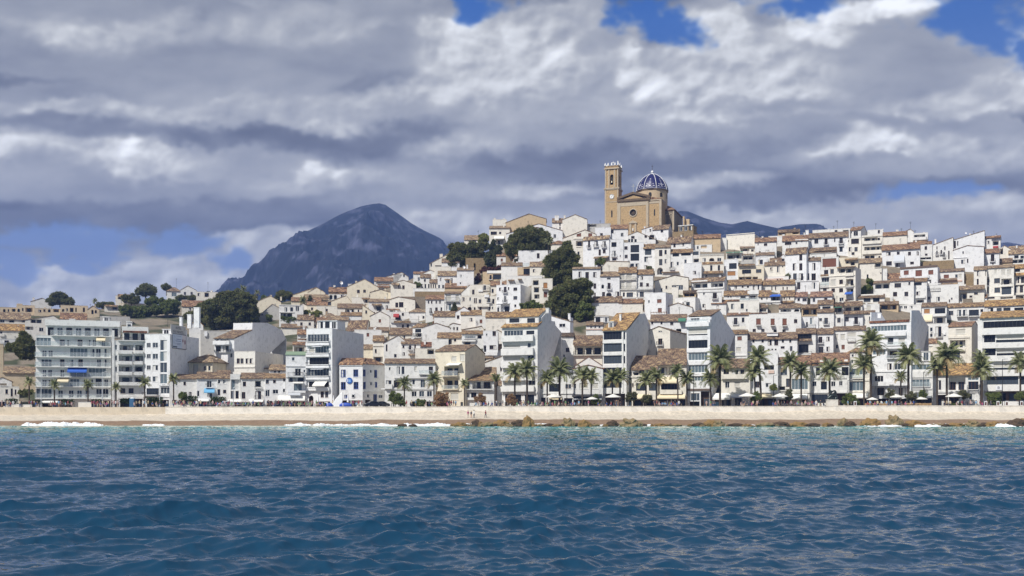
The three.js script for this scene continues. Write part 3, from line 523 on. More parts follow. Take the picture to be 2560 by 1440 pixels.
house('white cottage with an open brown loggia upstairs and an iron balcony', [728, 946], [912, 958, 1228], { wall: 'white', roof: 'brown', d: 9 }, 'n 988-1028 30 760; o 978-1034 855-908; n 1080-1140 32 752; D 1072-1146 54 884; R 1040-1046 850-914 0.5; A 1145-1172 800-930 w; o 1172-1216 740-800,830-930; B 958-968 838-946');
house('white cottage with four small lilac framed windows under an ochre roof', [946, 1130], [918, 955, 1228], { wall: 'snow', roof: 'ochre', d: 9 }, 'n 970-1006 30 966; n 972-1000 26 1030; w 1058-1120 38 968; w 1058-1096 48 1040; n 950-985 20 1118; w 1050-1085 24 1118; A 1120-1160 1060-1130 w; o 1160-1216 960-1010,1030-1120');
house('small white house with two attic windows behind the promenade cottages', [982, 1132], [838, 882, 935], { wall: 'white', roof: 'pale', depth: 280 }, 'w 886-908 24 1034,1072');
house('long cream terrace wall with a brown flat roof behind the promenade cottages', [690, 985], [850, 868, 935], { kind: 'flat', wall: 'ivory', depth: 282, d: 6 }, 'o 895-925 715-775; B 862-872 780-985 pale');
house('white four storey house with a green flat roof beside the tall white tower block', [1132, 1318], [722, 748, 1228], { wall: 'snow', roof: 'green', d: 10, over: 0.2 }, 'w 768-798 24 1200; w 768-798 20 1224; d 868-935 54 1242; o 945-990 1155-1300; v 1005-1072 1205-1278; w 880-905 16 1300; R 905-940 1150-1290 0.8; A 988-1004 1198-1290 w; A 1082-1112 1155-1265 l; A 1112-1160 1070-1305 w; o 1165-1220 1140-1215,1225-1310; B 842-850 1132-1316; B 940-948 1132-1316; P 1072-1085 1150-1310 0.7');
house('orange roofed white house showing its eaves left of the tower block', [1195, 1318], [632, 655, 740], { wall: 'ivory', roof: 'clay', depth: 288, d: 5 }, 'o 672-718 1205-1300; B 600-612 1240-1318 clay');
house('white house top with a narrow orange tiled eave beside the tower block', [1236, 1330], [520, 560, 640], { wall: 'white', roof: 'clay', depth: 300, d: 6 }, 's 575-610 50 1290');
house('tall white tower block with five glazed balconies and a long pale side wall', [1318, 1550, 1832], [510, 510, 1228], { kind: 'flat', name: 'apartment_building', cat: 'apartment building', wall: 'snow' },
  'X 430-510 1380-1560 0.12; v 560-630 1330-1520; v 666-732 1395-1520; s 668-722 44 1365; V 770-832 1345-1520; v 868-938 1330-1520; V 985-1035 1340-1520; n 1075-1130 30 1460,1500; a 1112-1215 40 1360; o 1080-1160 1420-1525; o 1165-1220 1400-1530; R 600-632 1322-1526 0.8; R 705-735 1322-1526 0.8; R 812-838 1322-1526 0.8; R 908-940 1322-1526 0.8; R 1020-1042 1322-1526 0.8; P 640-660 1320-1530 0.7; P 742-762 1320-1530 0.7; P 846-862 1320-1530 0.7; P 948-966 1320-1530 0.7; P 1044-1066 1320-1530 0.7; A 982-1030 1398-1508 w; A 664-678 1390-1480 l; A 868-880 1380-1490 l');
tile(760, 680, 3.6);
const cornerHouse = house('white hotel corner house with blue framed windows and a round blue sign', [318, 526], [780, 832, 1228], { kind: 'gable', roof: 'clay', wall: 'snow', turn: 0.10, d: 6, over: 0.3 }, 'u 878-948 44 354; u 878-942 44 466; u 990-1060 44 354; u 990-1054 44 468; u 1105-1135 26 376; u 1100-1134 30 444; o 1155-1220 340-420,425-520; B 838-844 322-524');
house('white wing with small blue windows right of the round blue sign', [528, 726], [780, 835, 1228], { kind: 'hip', roof: 'clay', wall: 'white', turn: -0.92, d: 5, d0: cornerHouse.d1 - 0.03, over: 0.3 }, 'u 878-940 26 542; w 880-908 16 603; u 882-952 26 645; u 988-1055 26 544; w 990-1020 16 605; u 990-1040 22 648; u 1100-1165 34 640; w 1100-1130 20 578; o 1150-1218 550-600; w 1105-1135 36 690; B 1072-1078 530-720');
house('white three storey house with a large recessed terrace and a row of square shop windows', [726, 1182], [785, 822, 1228], { wall: 'white', roof: 'brown', d: 10 }, 'w 858-884 16 772; w 850-922 32 850; w 850-922 28 892; n 850-920 38 1142; s 848-890 24 1005; V 848-920 1090-1130; n 975-1045 50 762; n 975-1040 64 840; w 965-1015 50 975; w 968-1042 40 1070; w 1072-1122 46 992,1060,1130; o 1165-1222 965-1015,1040-1090,1105-1160; d 1150-1222 40 880; G 885-922 1035-1168 1.0; P 935-955 812-1165 0.5; P 1010-1050 728-795 0.8; B 1046-1058 695-1170; w 1180-1222 30 800');
house('beige three storey house with pale recessed balcony and blank side wall', [1182, 1450, 1630], [660, 715, 1228], { wall: 'cream', roof: 'brown', name: 'house', over: 0.2 }, 's 740-800 56 1432; s 760-808 44 1350; w 868-888 14 1200; o 848-938 1262-1390; o 950-1050 1262-1390; s 1090-1150 70 1355; n 1085-1120 24 1240; o 1165-1222 1200-1240; n 1170-1220 24 1420; G 890-938 1250-1392 0.9; G 1020-1058 1250-1392 0.7; B 938-956 1250-1400; B 1058-1072 1182-1420; A 818-842 1300-1420 w');
house('white house with an ochre tiled terrace roof and an open balcony below it', [1425, 1710], [930, 975, 1228], { wall: 'white', roof: 'ochre', kind: 'gable', d: 11, over: 0.7 }, 'w 985-1050 22 1480; o 978-1052 1515-1690; w 1085-1130 34 1465; n 1085-1150 48 1528; R 1025-1058 1400-1690 0.9; B 1058-1072 1425-1705; n 1172-1222 40 1450; P 1130-1150 1450-1555 0.6; w 1170-1220 26 1600');
house('low ochre tiled roof over a white attic storey', [1480, 1728], [862, 928, 985], { wall: 'white', roof: 'pale', d: 9, depth: 276 }, 'w 945-965 40 1620');
tile(1160, 680, 3.6);
house('six storey block with white curved balconies and an orange tiled attic', [342, 662, 876], [338, 492, 1225], { name: 'apartment_building', cat: 'apartment building', wall: 'white', roof: 'gold', profile: [[0, 492], [0.16, 462], [0.165, 412], [0.42, 345], [0.56, 340], [0.57, 440], [0.72, 445], [0.74, 480], [1, 540]], tiles: [[0, 492], [0.17, 455]], over: 0.6 },
  'v 525-578 360-530; V 528-562 562-632; s 650-682 150 432; w 640-680 60 600; n 640-680 18 518; s 755-795 150 432; w 750-790 60 600; n 752-792 18 518; s 868-905 150 440; w 866-905 60 600; s 980-1020 150 440; w 976-1018 60 610; n 978-1018 18 520; V 1105-1190 430-515; V 1105-1190 548-632; o 1100-1215 370-420; P 572-625 345-632 1.1; P 690-748 345-632 1.1; P 802-860 345-632 1.1; P 915-975 345-632 1.1; P 1030-1075 345-640 1.1; B 1075-1095 342-660');
house('orange tiled attic storey with two ribbon windows on top of the curved balcony block', [378, 672], [336, 402, 470], { wall: 'white', roof: 'gold', depth: 269.6, d: 7, kind: 'shed', turn: 0.37, over: 0.3, sink: 0.6 }, 'V 418-456 408-498; V 416-456 568-640; C 312-360 696-722 0.5');
house('white house with a sloping lean-to roof and one wide dark window behind the blocks', [768, 955, 985], [388, 410, 560], { wall: 'snow', roof: 'pale', kind: 'front', apex: 770, right: 450, depth: 300, over: 0.1 }, 'w 465-496 56 884');
house('white house with one dark window between the two seafront blocks', [876, 988], [552, 580, 860], { wall: 'white', roof: 'dark', depth: 286, d: 8 }, 'n 682-720 32 932; w 740-770 20 900');
house('house with a wide brown verandah of orange columns under a dark tiled roof', [985, 1245], [575, 640, 760], { wall: 'ivory', roof: 'brown', depth: 284, d: 8, over: 1.0 }, 'o 668-750 1000-1240; R 715-750 985-1240 0.8; F 668-750 1010-1020; F 668-750 1090-1098; F 668-750 1150-1158; E 640-665 990-1242');
house('white attic house with three tiny windows under a brown roof', [1098, 1250], [450, 478, 575], { wall: 'white', roof: 'brown', depth: 300, d: 7 }, 'w 485-505 20 1145,1182,1220; B 512-520 1098-1250 pink; X 392-450 1170-1300 0.4');
house('low house with broken orange tiles and a tilted skylight', [1000, 1245], [765, 845, 940], { wall: 'white', roof: 'clay', kind: 'front', d: 12, depth: 276, over: 0.4 }, 'B 905-916 990-1240; s 880-898 60 1120');
house('white two storey cafe with dark paired windows behind the tall palms', [665, 985], [905, 930, 1225], { wall: 'white', roof: 'pale', kind: 'flat', d: 10 }, 'n 1010-1050 26 690,718; V 1005-1078 765-870; n 1010-1048 24 925,952; A 1098-1128 780-870 w; A 1115-1150 768-880 y; o 1135-1218 770-880,900-980; n 1130-1215 40 715; B 1085-1098 668-980');
house('white cafe with cream blinds and a striped grey awning', [985, 1250], [840, 872, 1225], { wall: 'white', roof: 'red', kind: 'front', d: 12 }, 's 1000-1052 84 1080; s 1000-1052 60 1180; A 1100-1125 975-1240 d; A 1125-1150 985-1240 l; o 1155-1220 990-1105,1120-1245; w 1005-1050 20 1000');
house('narrow five storey block with dark ribbon windows and a yellow tiled roof with skylight', [1250, 1462, 1695], [374, 522, 1225], { name: 'apartment_building', cat: 'apartment building', wall: 'white', roof: 'gold', profile: [[0, 522], [0.12, 500], [0.52, 376], [0.70, 372], [0.9, 480], [1, 600]], tiles: [[0, 522], [0.5, 372]], over: 0.5 },
  'V 535-608 1258-1418; V 645-718 1258-1420; V 755-825 1258-1420; V 865-935 1258-1420; V 980-1042 1258-1420; m 540-605 14 1444; m 645-715 14 1444; m 755-822 14 1444; m 865-932 14 1444; o 1095-1215 1270-1450; B 612-640 1250-1425; B 722-750 1250-1425; B 832-860 1250-1425; B 940-975 1250-1425; F 530-1080 1424-1436; C 362-480 1334-1350 0.25; X 440-520 1284-1330 0.06; w 442-470 40 1408');
tile(1560, 680, 3.6);
house('white seafront restaurant with a fan shaped brown roof and wide dark windows', [70, 300], [758, 868, 1222], { wall: 'ivory', roof: 'brown', d: 12, over: 0.9, kind: 'gable' }, 'n 875-925 40 160; v 880-930 200-285; o 905-930 90-130; n 1000-1035 30 72; V 1000-1068 110-195; V 1000-1068 225-290; A 1100-1142 80-240 y; o 1148-1215 80-170,180-290; B 935-950 50-300');
house('restaurant house with cream awning over a dark balcony and a tall mottled roof', [300, 562], [695, 825, 1222], { wall: 'ivory', roof: 'brown', d: 14, over: 0.7 }, 'o 848-930 320-470; A 945-1002 308-475 y; n 1005-1058 150 408; P 1060-1098 325-520 0.9; A 1098-1140 290-550 y; o 1145-1215 300-420,430-555; w 880-930 40 520');
house('cream gabled house with tall narrow balconies set back between the blocks', [215, 415, 560], [492, 530, 760], { wall: 'ivory', roof: 'brown', kind: 'front', depth: 284, over: 0.25 }, 'D 598-658 38 326; D 692-748 38 328; w 528-542 34 326; s 610-650 20 245');
house('six storey pale blue white block with cream blind and a broad grey gable wall', [566, 775, 1000], [352, 405, 1222], { name: 'apartment_building', cat: 'apartment building', wall: 'snow', roof: 'brown', profile: [[0, 480], [0.05, 400], [0.36, 345], [0.42, 362], [0.7, 470], [1, 560]], tiles: [[0.05, 395], [0.4, 345]], over: 0.4 },
  's 508-556 172 665; V 558-570 580-750; V 612-685 580-752; v 728-795 580-752; v 840-905 580-752; v 940-980 580-740; v 1090-1160 600-680; o 1075-1210 690-775; o 1165-1215 590-680; w 415-440 80 640; G 430-455 566-755 0.6; P 455-490 562-770 0.8; B 690-722 566-770; B 800-835 566-770; B 912-936 566-770; B 1050-1068 566-775 dark');
house('brown roofed house with a balcony of white posts beside the tallest palm', [870, 1135], [785, 855, 1222], { wall: 'ivory', roof: 'brown', d: 11, over: 0.8 }, 'n 875-930 50 920; w 880-930 60 1000; D 880-935 34 1065; w 985-1045 40 930; s 985-1035 50 1020; P 920-960 880-1110 0.9; o 1040-1078 885-1070; A 1090-1150 800-960 w; o 1130-1215 880-960,1000-1060; A 1095-1135 965-1070 l');
house('white house with a purple cloth on its balcony behind two palms', [1135, 1385], [700, 730, 1222], { wall: 'snow', roof: 'brown', kind: 'flat', d: 10 }, 'V 840-880 1262-1350; n 985-1040 34 1200; w 1000-1038 50 1300; v 990-1048 1155-1200; P 1048-1085 1135-1385 0.6; A 1100-1135 1060-1370 y; o 1140-1215 1070-1180,1190-1370; w 760-800 26 1180; B 885-912 1300-1352 pink');
house('grey white block with a glazed upper floor and a white awning', [1385, 1670], [770, 830, 1222], { wall: 'warm', roof: 'clay', d: 12 }, 'n 960-1035 44 1480; v 960-1058 1510-1655; w 860-930 60 1440; o 1030-1065 1390-1450; R 1030-1068 1390-1500 0.7; A 1095-1145 1370-1650 w; o 1150-1215 1380-1500,1510-1660; B 1068-1090 1385-1670');
tile(2000, 680, 3.6);
house('white house with a wide clay roof carrying three air conditioners', [95, 442], [732, 808, 1222], { wall: 'white', roof: 'clay', d: 12, over: 0.6 }, 'V 852-930 112-180; V 855-930 375-440; w 855-900 60 230; w 985-1030 40 130; V 985-1058 188-242; w 982-1025 34 368; w 985-1030 40 300; B 938-960 80-420; B 1076-1090 95-420; V 1100-1180 108-250; o 1095-1215 255-430; B 825-840 100-440 clay; H 795-812 180-212; H 790-812 240-275; H 788-808 400-430');
house('white house beside the statue with a narrow clay roof and three windows', [-70, 95], [758, 835, 1222], { wall: 'ivory', roof: 'clay', d: 12, over: 0.6 }, 'v 955-1058 20-78; n 965-1030 40 -30; B 900-930 -60-90; A 1095-1140 -60-70 w; o 1140-1215 -60-80');
house('white house with two stacked sunroom balconies beside a tall palm', [434, 638], [690, 770, 1222], { wall: 'ivory', roof: 'brown', kind: 'flat', d: 11 }, 'v 870-925 440-565; v 985-1068 440-570; G 925-960 432-572 0.6; A 1090-1135 440-612 w; o 1140-1215 440-630; w 895-920 20 600; B 965-980 434-638; B 1070-1085 434-612; w 790-820 22 470; w 790-820 22 560');
house('white six storey block with bay windows, a red cornice and a broad brown side wall', [628, 1000, 1158], [345, 450, 1222], { name: 'apartment_building', cat: 'apartment building', wall: 'snow', kind: 'flat', depth: 270, profile: [[0, 450], [0.02, 345], [0.45, 345], [0.7, 420], [1, 490]] },
  'v 482-530 640-960; V 592-650 790-840; s 590-655 60 915; v 700-745 655-770; o 698-780 785-960; n 822-880 40 805; v 822-880 850-960; w 935-988 80 710; w 960-985 60 880; o 1032-1110 660-770,850-970; o 1140-1215 640-800,820-980; V 360-400 850-985; B 435-455 625-985 red; P 540-575 760-958 0.8; G 630-662 785-965 0.8; P 662-690 650-985 0.6; G 750-778 785-965 0.8; P 990-1022 650-985 1.0; H 982-1010 655-705; B 884-900 630-985; C 355-400 660-690 0.2');
house('white three storey house with glazed balconies right of the red cornice block', [1000, 1195], [795, 815, 1222], { wall: 'white', kind: 'flat', d: 12 }, 'v 832-880 1012-1170; v 965-1035 1012-1168; G 990-1036 1008-1172 0.5; B 895-950 1000-1190; B 1044-1058 1000-1190; A 1110-1135 1030-1180 w; o 1135-1215 1010-1190; X 705-795 1090-1170 0.3');
house('white seafront house with a fan patterned orange roof and a round white dish', [1195, 1650], [828, 922, 1222], { wall: 'white', roof: 'gold', d: 14, over: 0.6 }, 'n 975-1060 40 1250; o 942-1062 1335-1490; v 950-975 1510-1610; n 985-1062 90 1560; R 1020-1062 1505-1612 0.6; B 1068-1085 1195-1650; o 1105-1215 1230-1310,1340-1430; w 1095-1150 60 1550; o 1110-1215 1500-1610; S 875-922 1450-1490; V 945-1000 1220-1290');
house('beige house with a cream parapet, grey side wall and clay tiled strip roof', [1335, 1545, 1610], [452, 490, 820], { wall: 'ivory', roof: 'clay', depth: 284, over: 0.3 }, 's 515-560 86 1445; o 612-680 1350-1488; n 715-780 60 1410; V 735-790 1430-1488; B 575-595 1335-1530; P 690-712 1350-1490 0.7; F 600-815 1490-1502');
const bandedBlock = house('wide white five storey block with orange roofs and long banded balconies', [1622, 2090], [355, 405, 1222], { name: 'apartment_building', cat: 'apartment building', wall: 'white', roof: 'gold', d: 16, turn: 0.50, over: 0.6 },
  'V 440-500 1650-2050; V 565-632 1655-1758; s 565-605 240 1890; V 608-632 1765-2050; V 690-750 1660-1760; s 690-720 240 1890; V 728-750 1770-2050; V 862-880 1680-2050; s 820-858 280 1880; V 940-1012 1680-1965; V 940-1012 1975-2050; o 1075-1165 1680-2050; P 505-560 1640-2060 0.8; P 635-682 1640-2060 0.8; P 755-800 1640-2060 0.8; P 885-935 1640-2060 0.8; P 1018-1070 1640-2060 0.8; F 420-1070 1600-1640');
house('orange roofed penthouse with three ribbon windows on the banded block', [1662, 2100], [252, 300, 400], { wall: 'white', roof: 'gold', depth: 290, d: 9, sink: 1.5 }, 'V 325-355 1690-1740,1770-1815; V 320-350 1830-1895; V 320-345 1930-2010');

// ---------------------------------------------------------------- the old town on the hill
tile(1000, 480, 4.5);                                      // the spur left of the church
house('large tan gable wall at the top of the spur left of the church', [1190, 1645], [248, 345, 420], { kind: 'front', apex: 1450, right: 305, wall: 'tan', roof: 'brown', d: 10, over: 0.3 });
house('white block with a chimney stack at the left end of the hilltop spur', [1042, 1200], [300, 310, 420], { kind: 'flat', wall: 'ivory', d: 7 }, 'C 290-400 1055-1075 0.05; C 290-320 1160-1180 0.3');
house('ivory house with one wide brown window on the spur left of the big round pine', [1004, 1235], [385, 408, 590], { wall: 'ivory', roof: 'pale', kind: 'shed', d: 8 }, 'n 445-482 68 1055; n 448-474 24 1127; o 535-590 1080-1165; A 500-535 1060-1170 w; w 495-535 26 1215');
house('broad white gabled house with a paired window above the round pine', [1195, 1830], [360, 470, 600], { kind: 'front', apex: 1560, right: 440, wall: 'snow', roof: 'clay', d: 9, over: 0.15 }, 'w 475-518 30 1742; w 490-530 26 1400; B 395-402 1450-1560 clay');
house('small ivory house with one dark window at the far left of the spur crest', [722, 895], [490, 538, 620], { wall: 'ivory', kind: 'shed', roof: 'pale', d: 7 }, 'n 535-588 42 835; T 420-500 878');
house('pale gabled house with twin white chimneys beside the church terrace', [1828, 2105], [256, 310, 480], { kind: 'front', apex: 1970, wall: 'ivory', roof: 'pale', d: 9, over: 0.15 }, 'C 258-330 1842-1860 0.1');
house('narrow white house with a chimney and tiny balconies left of the pale gabled house', [1712, 1832], [300, 340, 470], { wall: 'white', roof: 'brown', d: 6 }, 'C 258-330 1740-1785 0.2; n 330-380 16 1800; n 390-420 16 1800');
house('cream gabled house with two brown shutters below the twin chimneys', [1832, 2205], [428, 520, 640], { kind: 'front', apex: 2080, right: 480, wall: 'ivory', roof: 'clay', d: 8, over: 0.25 }, 'k 460-502 50 2012; k 465-500 44 2140; o 550-610 1965-2060; B 520-528 1950-2100');
house('small white house with a brown hipped roof behind the tall spur palm', [1698, 1868], [550, 588, 700], { wall: 'ivory', roof: 'clay', kind: 'hip', d: 6 }, 'w 600-630 24 1830');
house('white house with a shaded wall under the round pine crown', [1330, 1720], [650, 660, 790], { wall: 'snow', kind: 'flat', d: 6 }, 'n 690-745 30 1555; n 690-745 26 1695; w 720-760 60 1310');
house('ochre stone retaining wall with an arch below the left pine clump', [738, 1000], [742, 742, 900], { wall: 'stone', kind: 'flat', d: 6, name: 'stone_wall', cat: 'wall', cap: false }, 'a 800-880 22 840');
house('tall pale stone buttress right of the twin cypresses', [1190, 1262], [700, 700, 870], { wall: 'stone', kind: 'flat', d: 4, name: 'stone_wall', cat: 'wall', cap: false });
house('white sloping house climbing the ridge with two chimneys on the left slope', [332, 562], [690, 810, 890], { kind: 'front', apex: 555, right: 695, wall: 'ivory', roof: 'pale', d: 8, over: 0.1 }, 'w 800-840 20 352; C 690-760 445-480 0.2; n 825-845 70 430');
house('cream house with a flat terrace below the sloping ridge house', [395, 572], [830, 840, 1010], { kind: 'flat', wall: 'ivory', d: 8 }, 'C 860-960 388-410 0.05');
house('small white house with a brown roof at the ridge end near the mountain', [150, 345], [900, 918, 1010], { wall: 'white', roof: 'clay', d: 7 }, 'w 960-1000 26 212; C 880-910 230-250 0.4');
house('narrow white house with brown awnings above the curved balustrade', [228, 345], [925, 960, 1090], { wall: 'white', roof: 'brown', d: 7 }, 'n 980-1010 22 280; n 1035-1085 18 250,285,325');
house('ivory house with four small windows above the curved balustrade', [332, 430], [985, 1020, 1095], { wall: 'ivory', roof: 'brown', d: 6 }, 'n 1040-1080 14 350,375,400');
house('white row house with long roof and two brown doors above the balustrade', [424, 640], [892, 940, 1105], { wall: 'snow', roof: 'pale', d: 8 }, 'n 1045-1095 20 440,485; n 965-1000 20 458; n 970-1030 26 580; E 975-990 500-560; n 985-1030 16 545');
house('white house with a blank upper wall beside the stone arch on the left slope', [640, 830], [855, 880, 1090], { wall: 'snow', roof: 'pale', d: 8, kind: 'shed' }, 'n 980-1030 22 630; n 1015-1035 14 680; w 930-960 20 685; S 805-860 698-735');
house('white curved balustrade wall over the ochre stone on the left slope', [150, 690], [1082, 1086, 1140], { wall: 'white', kind: 'flat', d: 4, name: 'balustrade_wall', cat: 'wall' }, 'B 1110-1135 152-688');
house('ochre stone retaining wall under the curved white balustrade', [165, 505], [1118, 1120, 1215], { wall: 'stone', kind: 'flat', d: 4, name: 'stone_wall', cat: 'wall', cap: false });
house('grey rendered retaining wall at the left foot of the stone wall', [10, 290], [1175, 1180, 1330], { wall: 'greystone', kind: 'flat', d: 5, name: 'stone_wall', cat: 'wall' });
house('timber and glass pavilion on a white terrace between the pines', [1322, 1592], [798, 850, 945], { wall: 'tan', kind: 'flat', d: 6 }, 'V 862-928 1390-1565; G 800-845 1385-1560 0.3; B 930-942 1330-1590 clay');
house('flat white canopy house with a brown wall under the bougainvillea', [930, 1200], [880, 900, 1000], { wall: 'tan', kind: 'flat', d: 6 }, 'V 925-985 1045-1190; B 885-915 978-1200 white; D 935-985 24 1020');
house('white house with a terrace and wavy trim below the glazed pavilion', [1200, 1600], [935, 945, 1060], { wall: 'white', kind: 'flat', d: 8 }, 'E 985-998 1215-1285; E 975-985 1325-1370; o 1000-1045 1490-1555; C 975-1050 1122-1140');
house('white house with three stacked dark loggias left of the tall dark pine', [1480, 1715], [958, 975, 1250], { wall: 'ivory', kind: 'flat', d: 8 }, 'o 992-1048 1495-1560; o 1070-1130 1505-1565; o 1150-1200 1510-1570; K 1020-1085 46 1635; k 1125-1185 40 1635; R 1085-1095 1600-1665');
house('white terrace house with three tiny upper windows and a rust red roof edge', [288, 497], [1165, 1206, 1440], { wall: 'white', roof: 'clay', d: 8 }, 'n 1222-1255 15 322,357,408,450; n 1305-1372 26 345; n 1300-1370 28 410; n 1298-1338 20 465; R 1340-1372 330-360 0.4');
house('white house with two balustrade balconies over each other left of the arch house', [500, 682], [1125, 1142, 1400], { wall: 'white', roof: 'brown', d: 8 }, 's 1158-1230 60 545; s 1158-1228 36 645; v 1255-1330 520-575; R 1185-1232 508-665 0.8; B 1238-1246 500-670; E 1295-1335 625-690; w 1350-1390 60 545');
house('brown roofed low house under the white row on the slope', [502, 790], [1030, 1075, 1135], { wall: 'tan', roof: 'clay', d: 7, kind: 'shed' });
house('ivory building with a slanted roof and a great black arch', [682, 1085], [1150, 1170, 1450], { wall: 'ivory', kind: 'flat', d: 10 }, 'n 1185-1228 28 712; w 1185-1225 20 790; n 1192-1252 12 840,858; n 1208-1250 28 900; D 1195-1245 34 1000; n 1202-1258 22 1050; a 1292-1362 44 783; a 1295-1330 20 840; n 1295-1335 24 905; n 1290-1335 30 1000; w 1290-1320 16 1042; P 1260-1290 868-1005 0.7; n 1410-1440 24 730,795; n 1400-1440 22 850; n 1400-1432 40 990; H 1155-1185 950-1000');
house('ivory upper house with a slanting wall above the black arch', [785, 1010], [1032, 1045, 1165], { wall: 'ivory', kind: 'flat', d: 8 }, 'n 1098-1152 28 825; w 1050-1110 30 955; R 1060-1110 930-1000 0.5; H 1100-1122 880-930');
house('white shed roofed house with a slanting edge left of the ivory upper house', [682, 785], [1050, 1140, 1170], { wall: 'white', roof: 'pale', kind: 'front', apex: 780, right: 1055, d: 8, over: 0.1 });
house('bluish white four storey house with brown windows and a roof balustrade', [1085, 1356, 1512], [1008, 1045, 1370], { wall: 'snow', kind: 'flat', name: 'house' }, 'n 1075-1112 26 1127; D 1065-1135 30 1183; n 1070-1102 14 1222; n 1075-1110 42 1297; n 1185-1215 22 1105; d 1170-1245 28 1183; n 1172-1210 44 1297; n 1265-1295 20 1297; o 1262-1352 1132-1236; n 1300-1355 22 1105; k 1010-1034 30 1278,1318; R 1012-1040 1240-1345 0.1; B 1250-1258 1085-1240');
house('white wall with brown trim peeking over the bluish four storey house', [1020, 1250], [1010, 1050, 1120], { wall: 'ivory', roof: 'clay', d: 7 }, 'n 1090-1135 24 1042');
tile(760, 680, 3.6);                                       // left slope, lower part
house('cream terraced house with stepped gables at the left end of the slope', [36, 190], [140, 185, 260], { kind: 'front', wall: 'cream', roof: 'pale', d: 9, over: 0.15 }, 'C 150-180 95-110 0.2');
house('cream stepped house with a row of pots below the left gables', [0, 225], [205, 228, 300], { wall: 'cream', roof: 'pale', d: 8 }, 'n 245-275 20 30,70; n 250-280 30 140; E 240-250 100-215');
house('white house with two dark arches and a long brown roof by the mountain foot', [222, 440], [140, 178, 262], { wall: 'white', roof: 'clay', d: 8 }, 'a 205-245 30 242,282; V 150-168 300-400; B 176-196 222-388 brown; n 205-240 26 345; S 78-112 316-350; C 112-130 262-280; C 100-120 395-430');
house('large cream house with a broad plain gable below the mountain', [388, 665], [65, 135, 262], { kind: 'front', apex: 545, wall: 'cream', roof: 'pale', d: 10, over: 0.1 }, 'n 160-190 24 490; n 160-185 24 545; n 205-225 24 600; o 165-215 630-655; C 75-110 460-475 0.2; C 60-90 540-560 0.4; S 105-130 575-600');
house('white house with a wide ribbon of windows and a brown roof on the crest', [632, 800], [50, 80, 150], { wall: 'white', roof: 'clay', d: 8 }, 'v 92-108 650-790; R 105-125 640-795 0.6; E 108-140 660-770');
house('pale gabled house beside the small tree on the slope', [780, 1010], [75, 110, 235], { kind: 'front', apex: 890, wall: 'ivory', roof: 'pale', d: 9, over: 0.15 }, 'n 120-155 22 895; n 115-150 16 855; E 100-118 790-860');
house('white gabled cottage on the skyline with a small chimney', [740, 940], [5, 45, 80], { kind: 'front', apex: 880, wall: 'white', roof: 'pale', d: 8, over: 0.1 }, 'n 20-45 16 800; n 20-45 16 900; C 5-25 800-815');
house('sunlit cream sloping house wall with a small brown door', [190, 440], [212, 285, 330], { kind: 'front', apex: 380, wall: 'cream', roof: 'pale', d: 8, over: 0.1 }, 'n 270-300 40 225; C 245-290 265-285');
house('cream house with a flat roof and small window right of the sloping cream wall', [430, 640], [215, 230, 330], { kind: 'flat', wall: 'ivory', d: 8 }, 'C 190-240 470-485; E 232-245 520-640; n 250-275 18 560; w 290-320 20 480');
house('white house with a dark hip roof and a big dish on the middle slope', [300, 560], [288, 322, 410], { kind: 'gable', wall: 'ivory', roof: 'brown', d: 9 }, 'o 330-365 370-450; n 340-372 14 490; S 328-362 328-366; C 278-330 535-545; n 385-410 30 340');
house('cream house with a sloping tiled roof falling to the right', [520, 680], [300, 400, 440], { kind: 'front', apex: 525, wall: 'cream', roof: 'pale', d: 9, over: 0.2 }, 'n 345-375 16 560');
house('white house with a wide terrace railing and a tiled roof on the middle slope', [582, 790], [245, 268, 400], { wall: 'white', roof: 'pale', d: 9 }, 'o 300-350 640-700; n 300-330 20 745; d 310-360 30 720; o 360-410 600-660; E 285-300 610-700');
house('white house with a slanted roof and a wide dark window below the stone wall', [770, 1000], [225, 250, 400], { kind: 'front', apex: 850, wall: 'ivory', roof: 'clay', d: 9, over: 0.15 }, 'n 270-318 40 875; n 275-318 26 835; o 345-370 760-800; E 330-342 740-860; n 370-400 18 885');
house('white house with a maroon cloth and small window', [745, 960], [345, 360, 440], { kind: 'flat', wall: 'white', d: 8 }, 'A 375-412 805-855 r; n 368-395 18 890; o 390-430 820-870');
house('white cottage with an orange hipped roof under the grey retaining wall', [950, 1092], [330, 362, 440], { kind: 'hip', wall: 'white', roof: 'pale', d: 8, over: 0.4 }, 'n 395-420 16 1075');
house('white cottage with a dark balcony full of plants', [778, 1060], [430, 455, 540], { kind: 'flat', wall: 'white', d: 8 }, 'R 425-455 780-1040 0.6; n 470-500 24 935; n 472-502 18 890; n 470-495 18 1010; E 440-455 810-960');
house('white house with a glazed balcony and grey blue side wall in the middle slope', [978, 1074, 1162], [468, 498, 615], { wall: 'white', roof: 'ochre', over: 0.3 }, 'V 512-545 1000-1055; R 552-590 990-1062 0.7; o 548-592 1000-1055; B 600-606 982-1070');
house('low tiled house between the railing balcony and the glazed balcony', [770, 985], [505, 560, 610], { wall: 'ivory', roof: 'brown', d: 9 }, 'n 572-600 20 900');
house('cream house with a great tiled roof and a curved white gable edge', [385, 560, 600], [438, 520, 580], { wall: 'white', roof: 'brown', kind: 'gable', over: 0.3 }, 'n 480-520 22 485; C 500-520 445-465 0.05');
house('white row house under a tiled roof behind the tall white tower block', [150, 400], [395, 430, 500], { wall: 'ivory', roof: 'pale', d: 8 }, 'n 450-500 28 345; n 455-490 20 230; C 380-430 140-160');
house('cream tiled cottage above the white tower block penthouse', [170, 290], [372, 402, 440], { kind: 'hip', wall: 'tan', roof: 'pale', d: 7 });
house('white house with brown shingled roof and three dark openings', [580, 760], [500, 530, 600], { wall: 'ivory', roof: 'brown', d: 8 }, 'o 545-580 600-650; C 480-520 635-650; n 450-490 40 610');
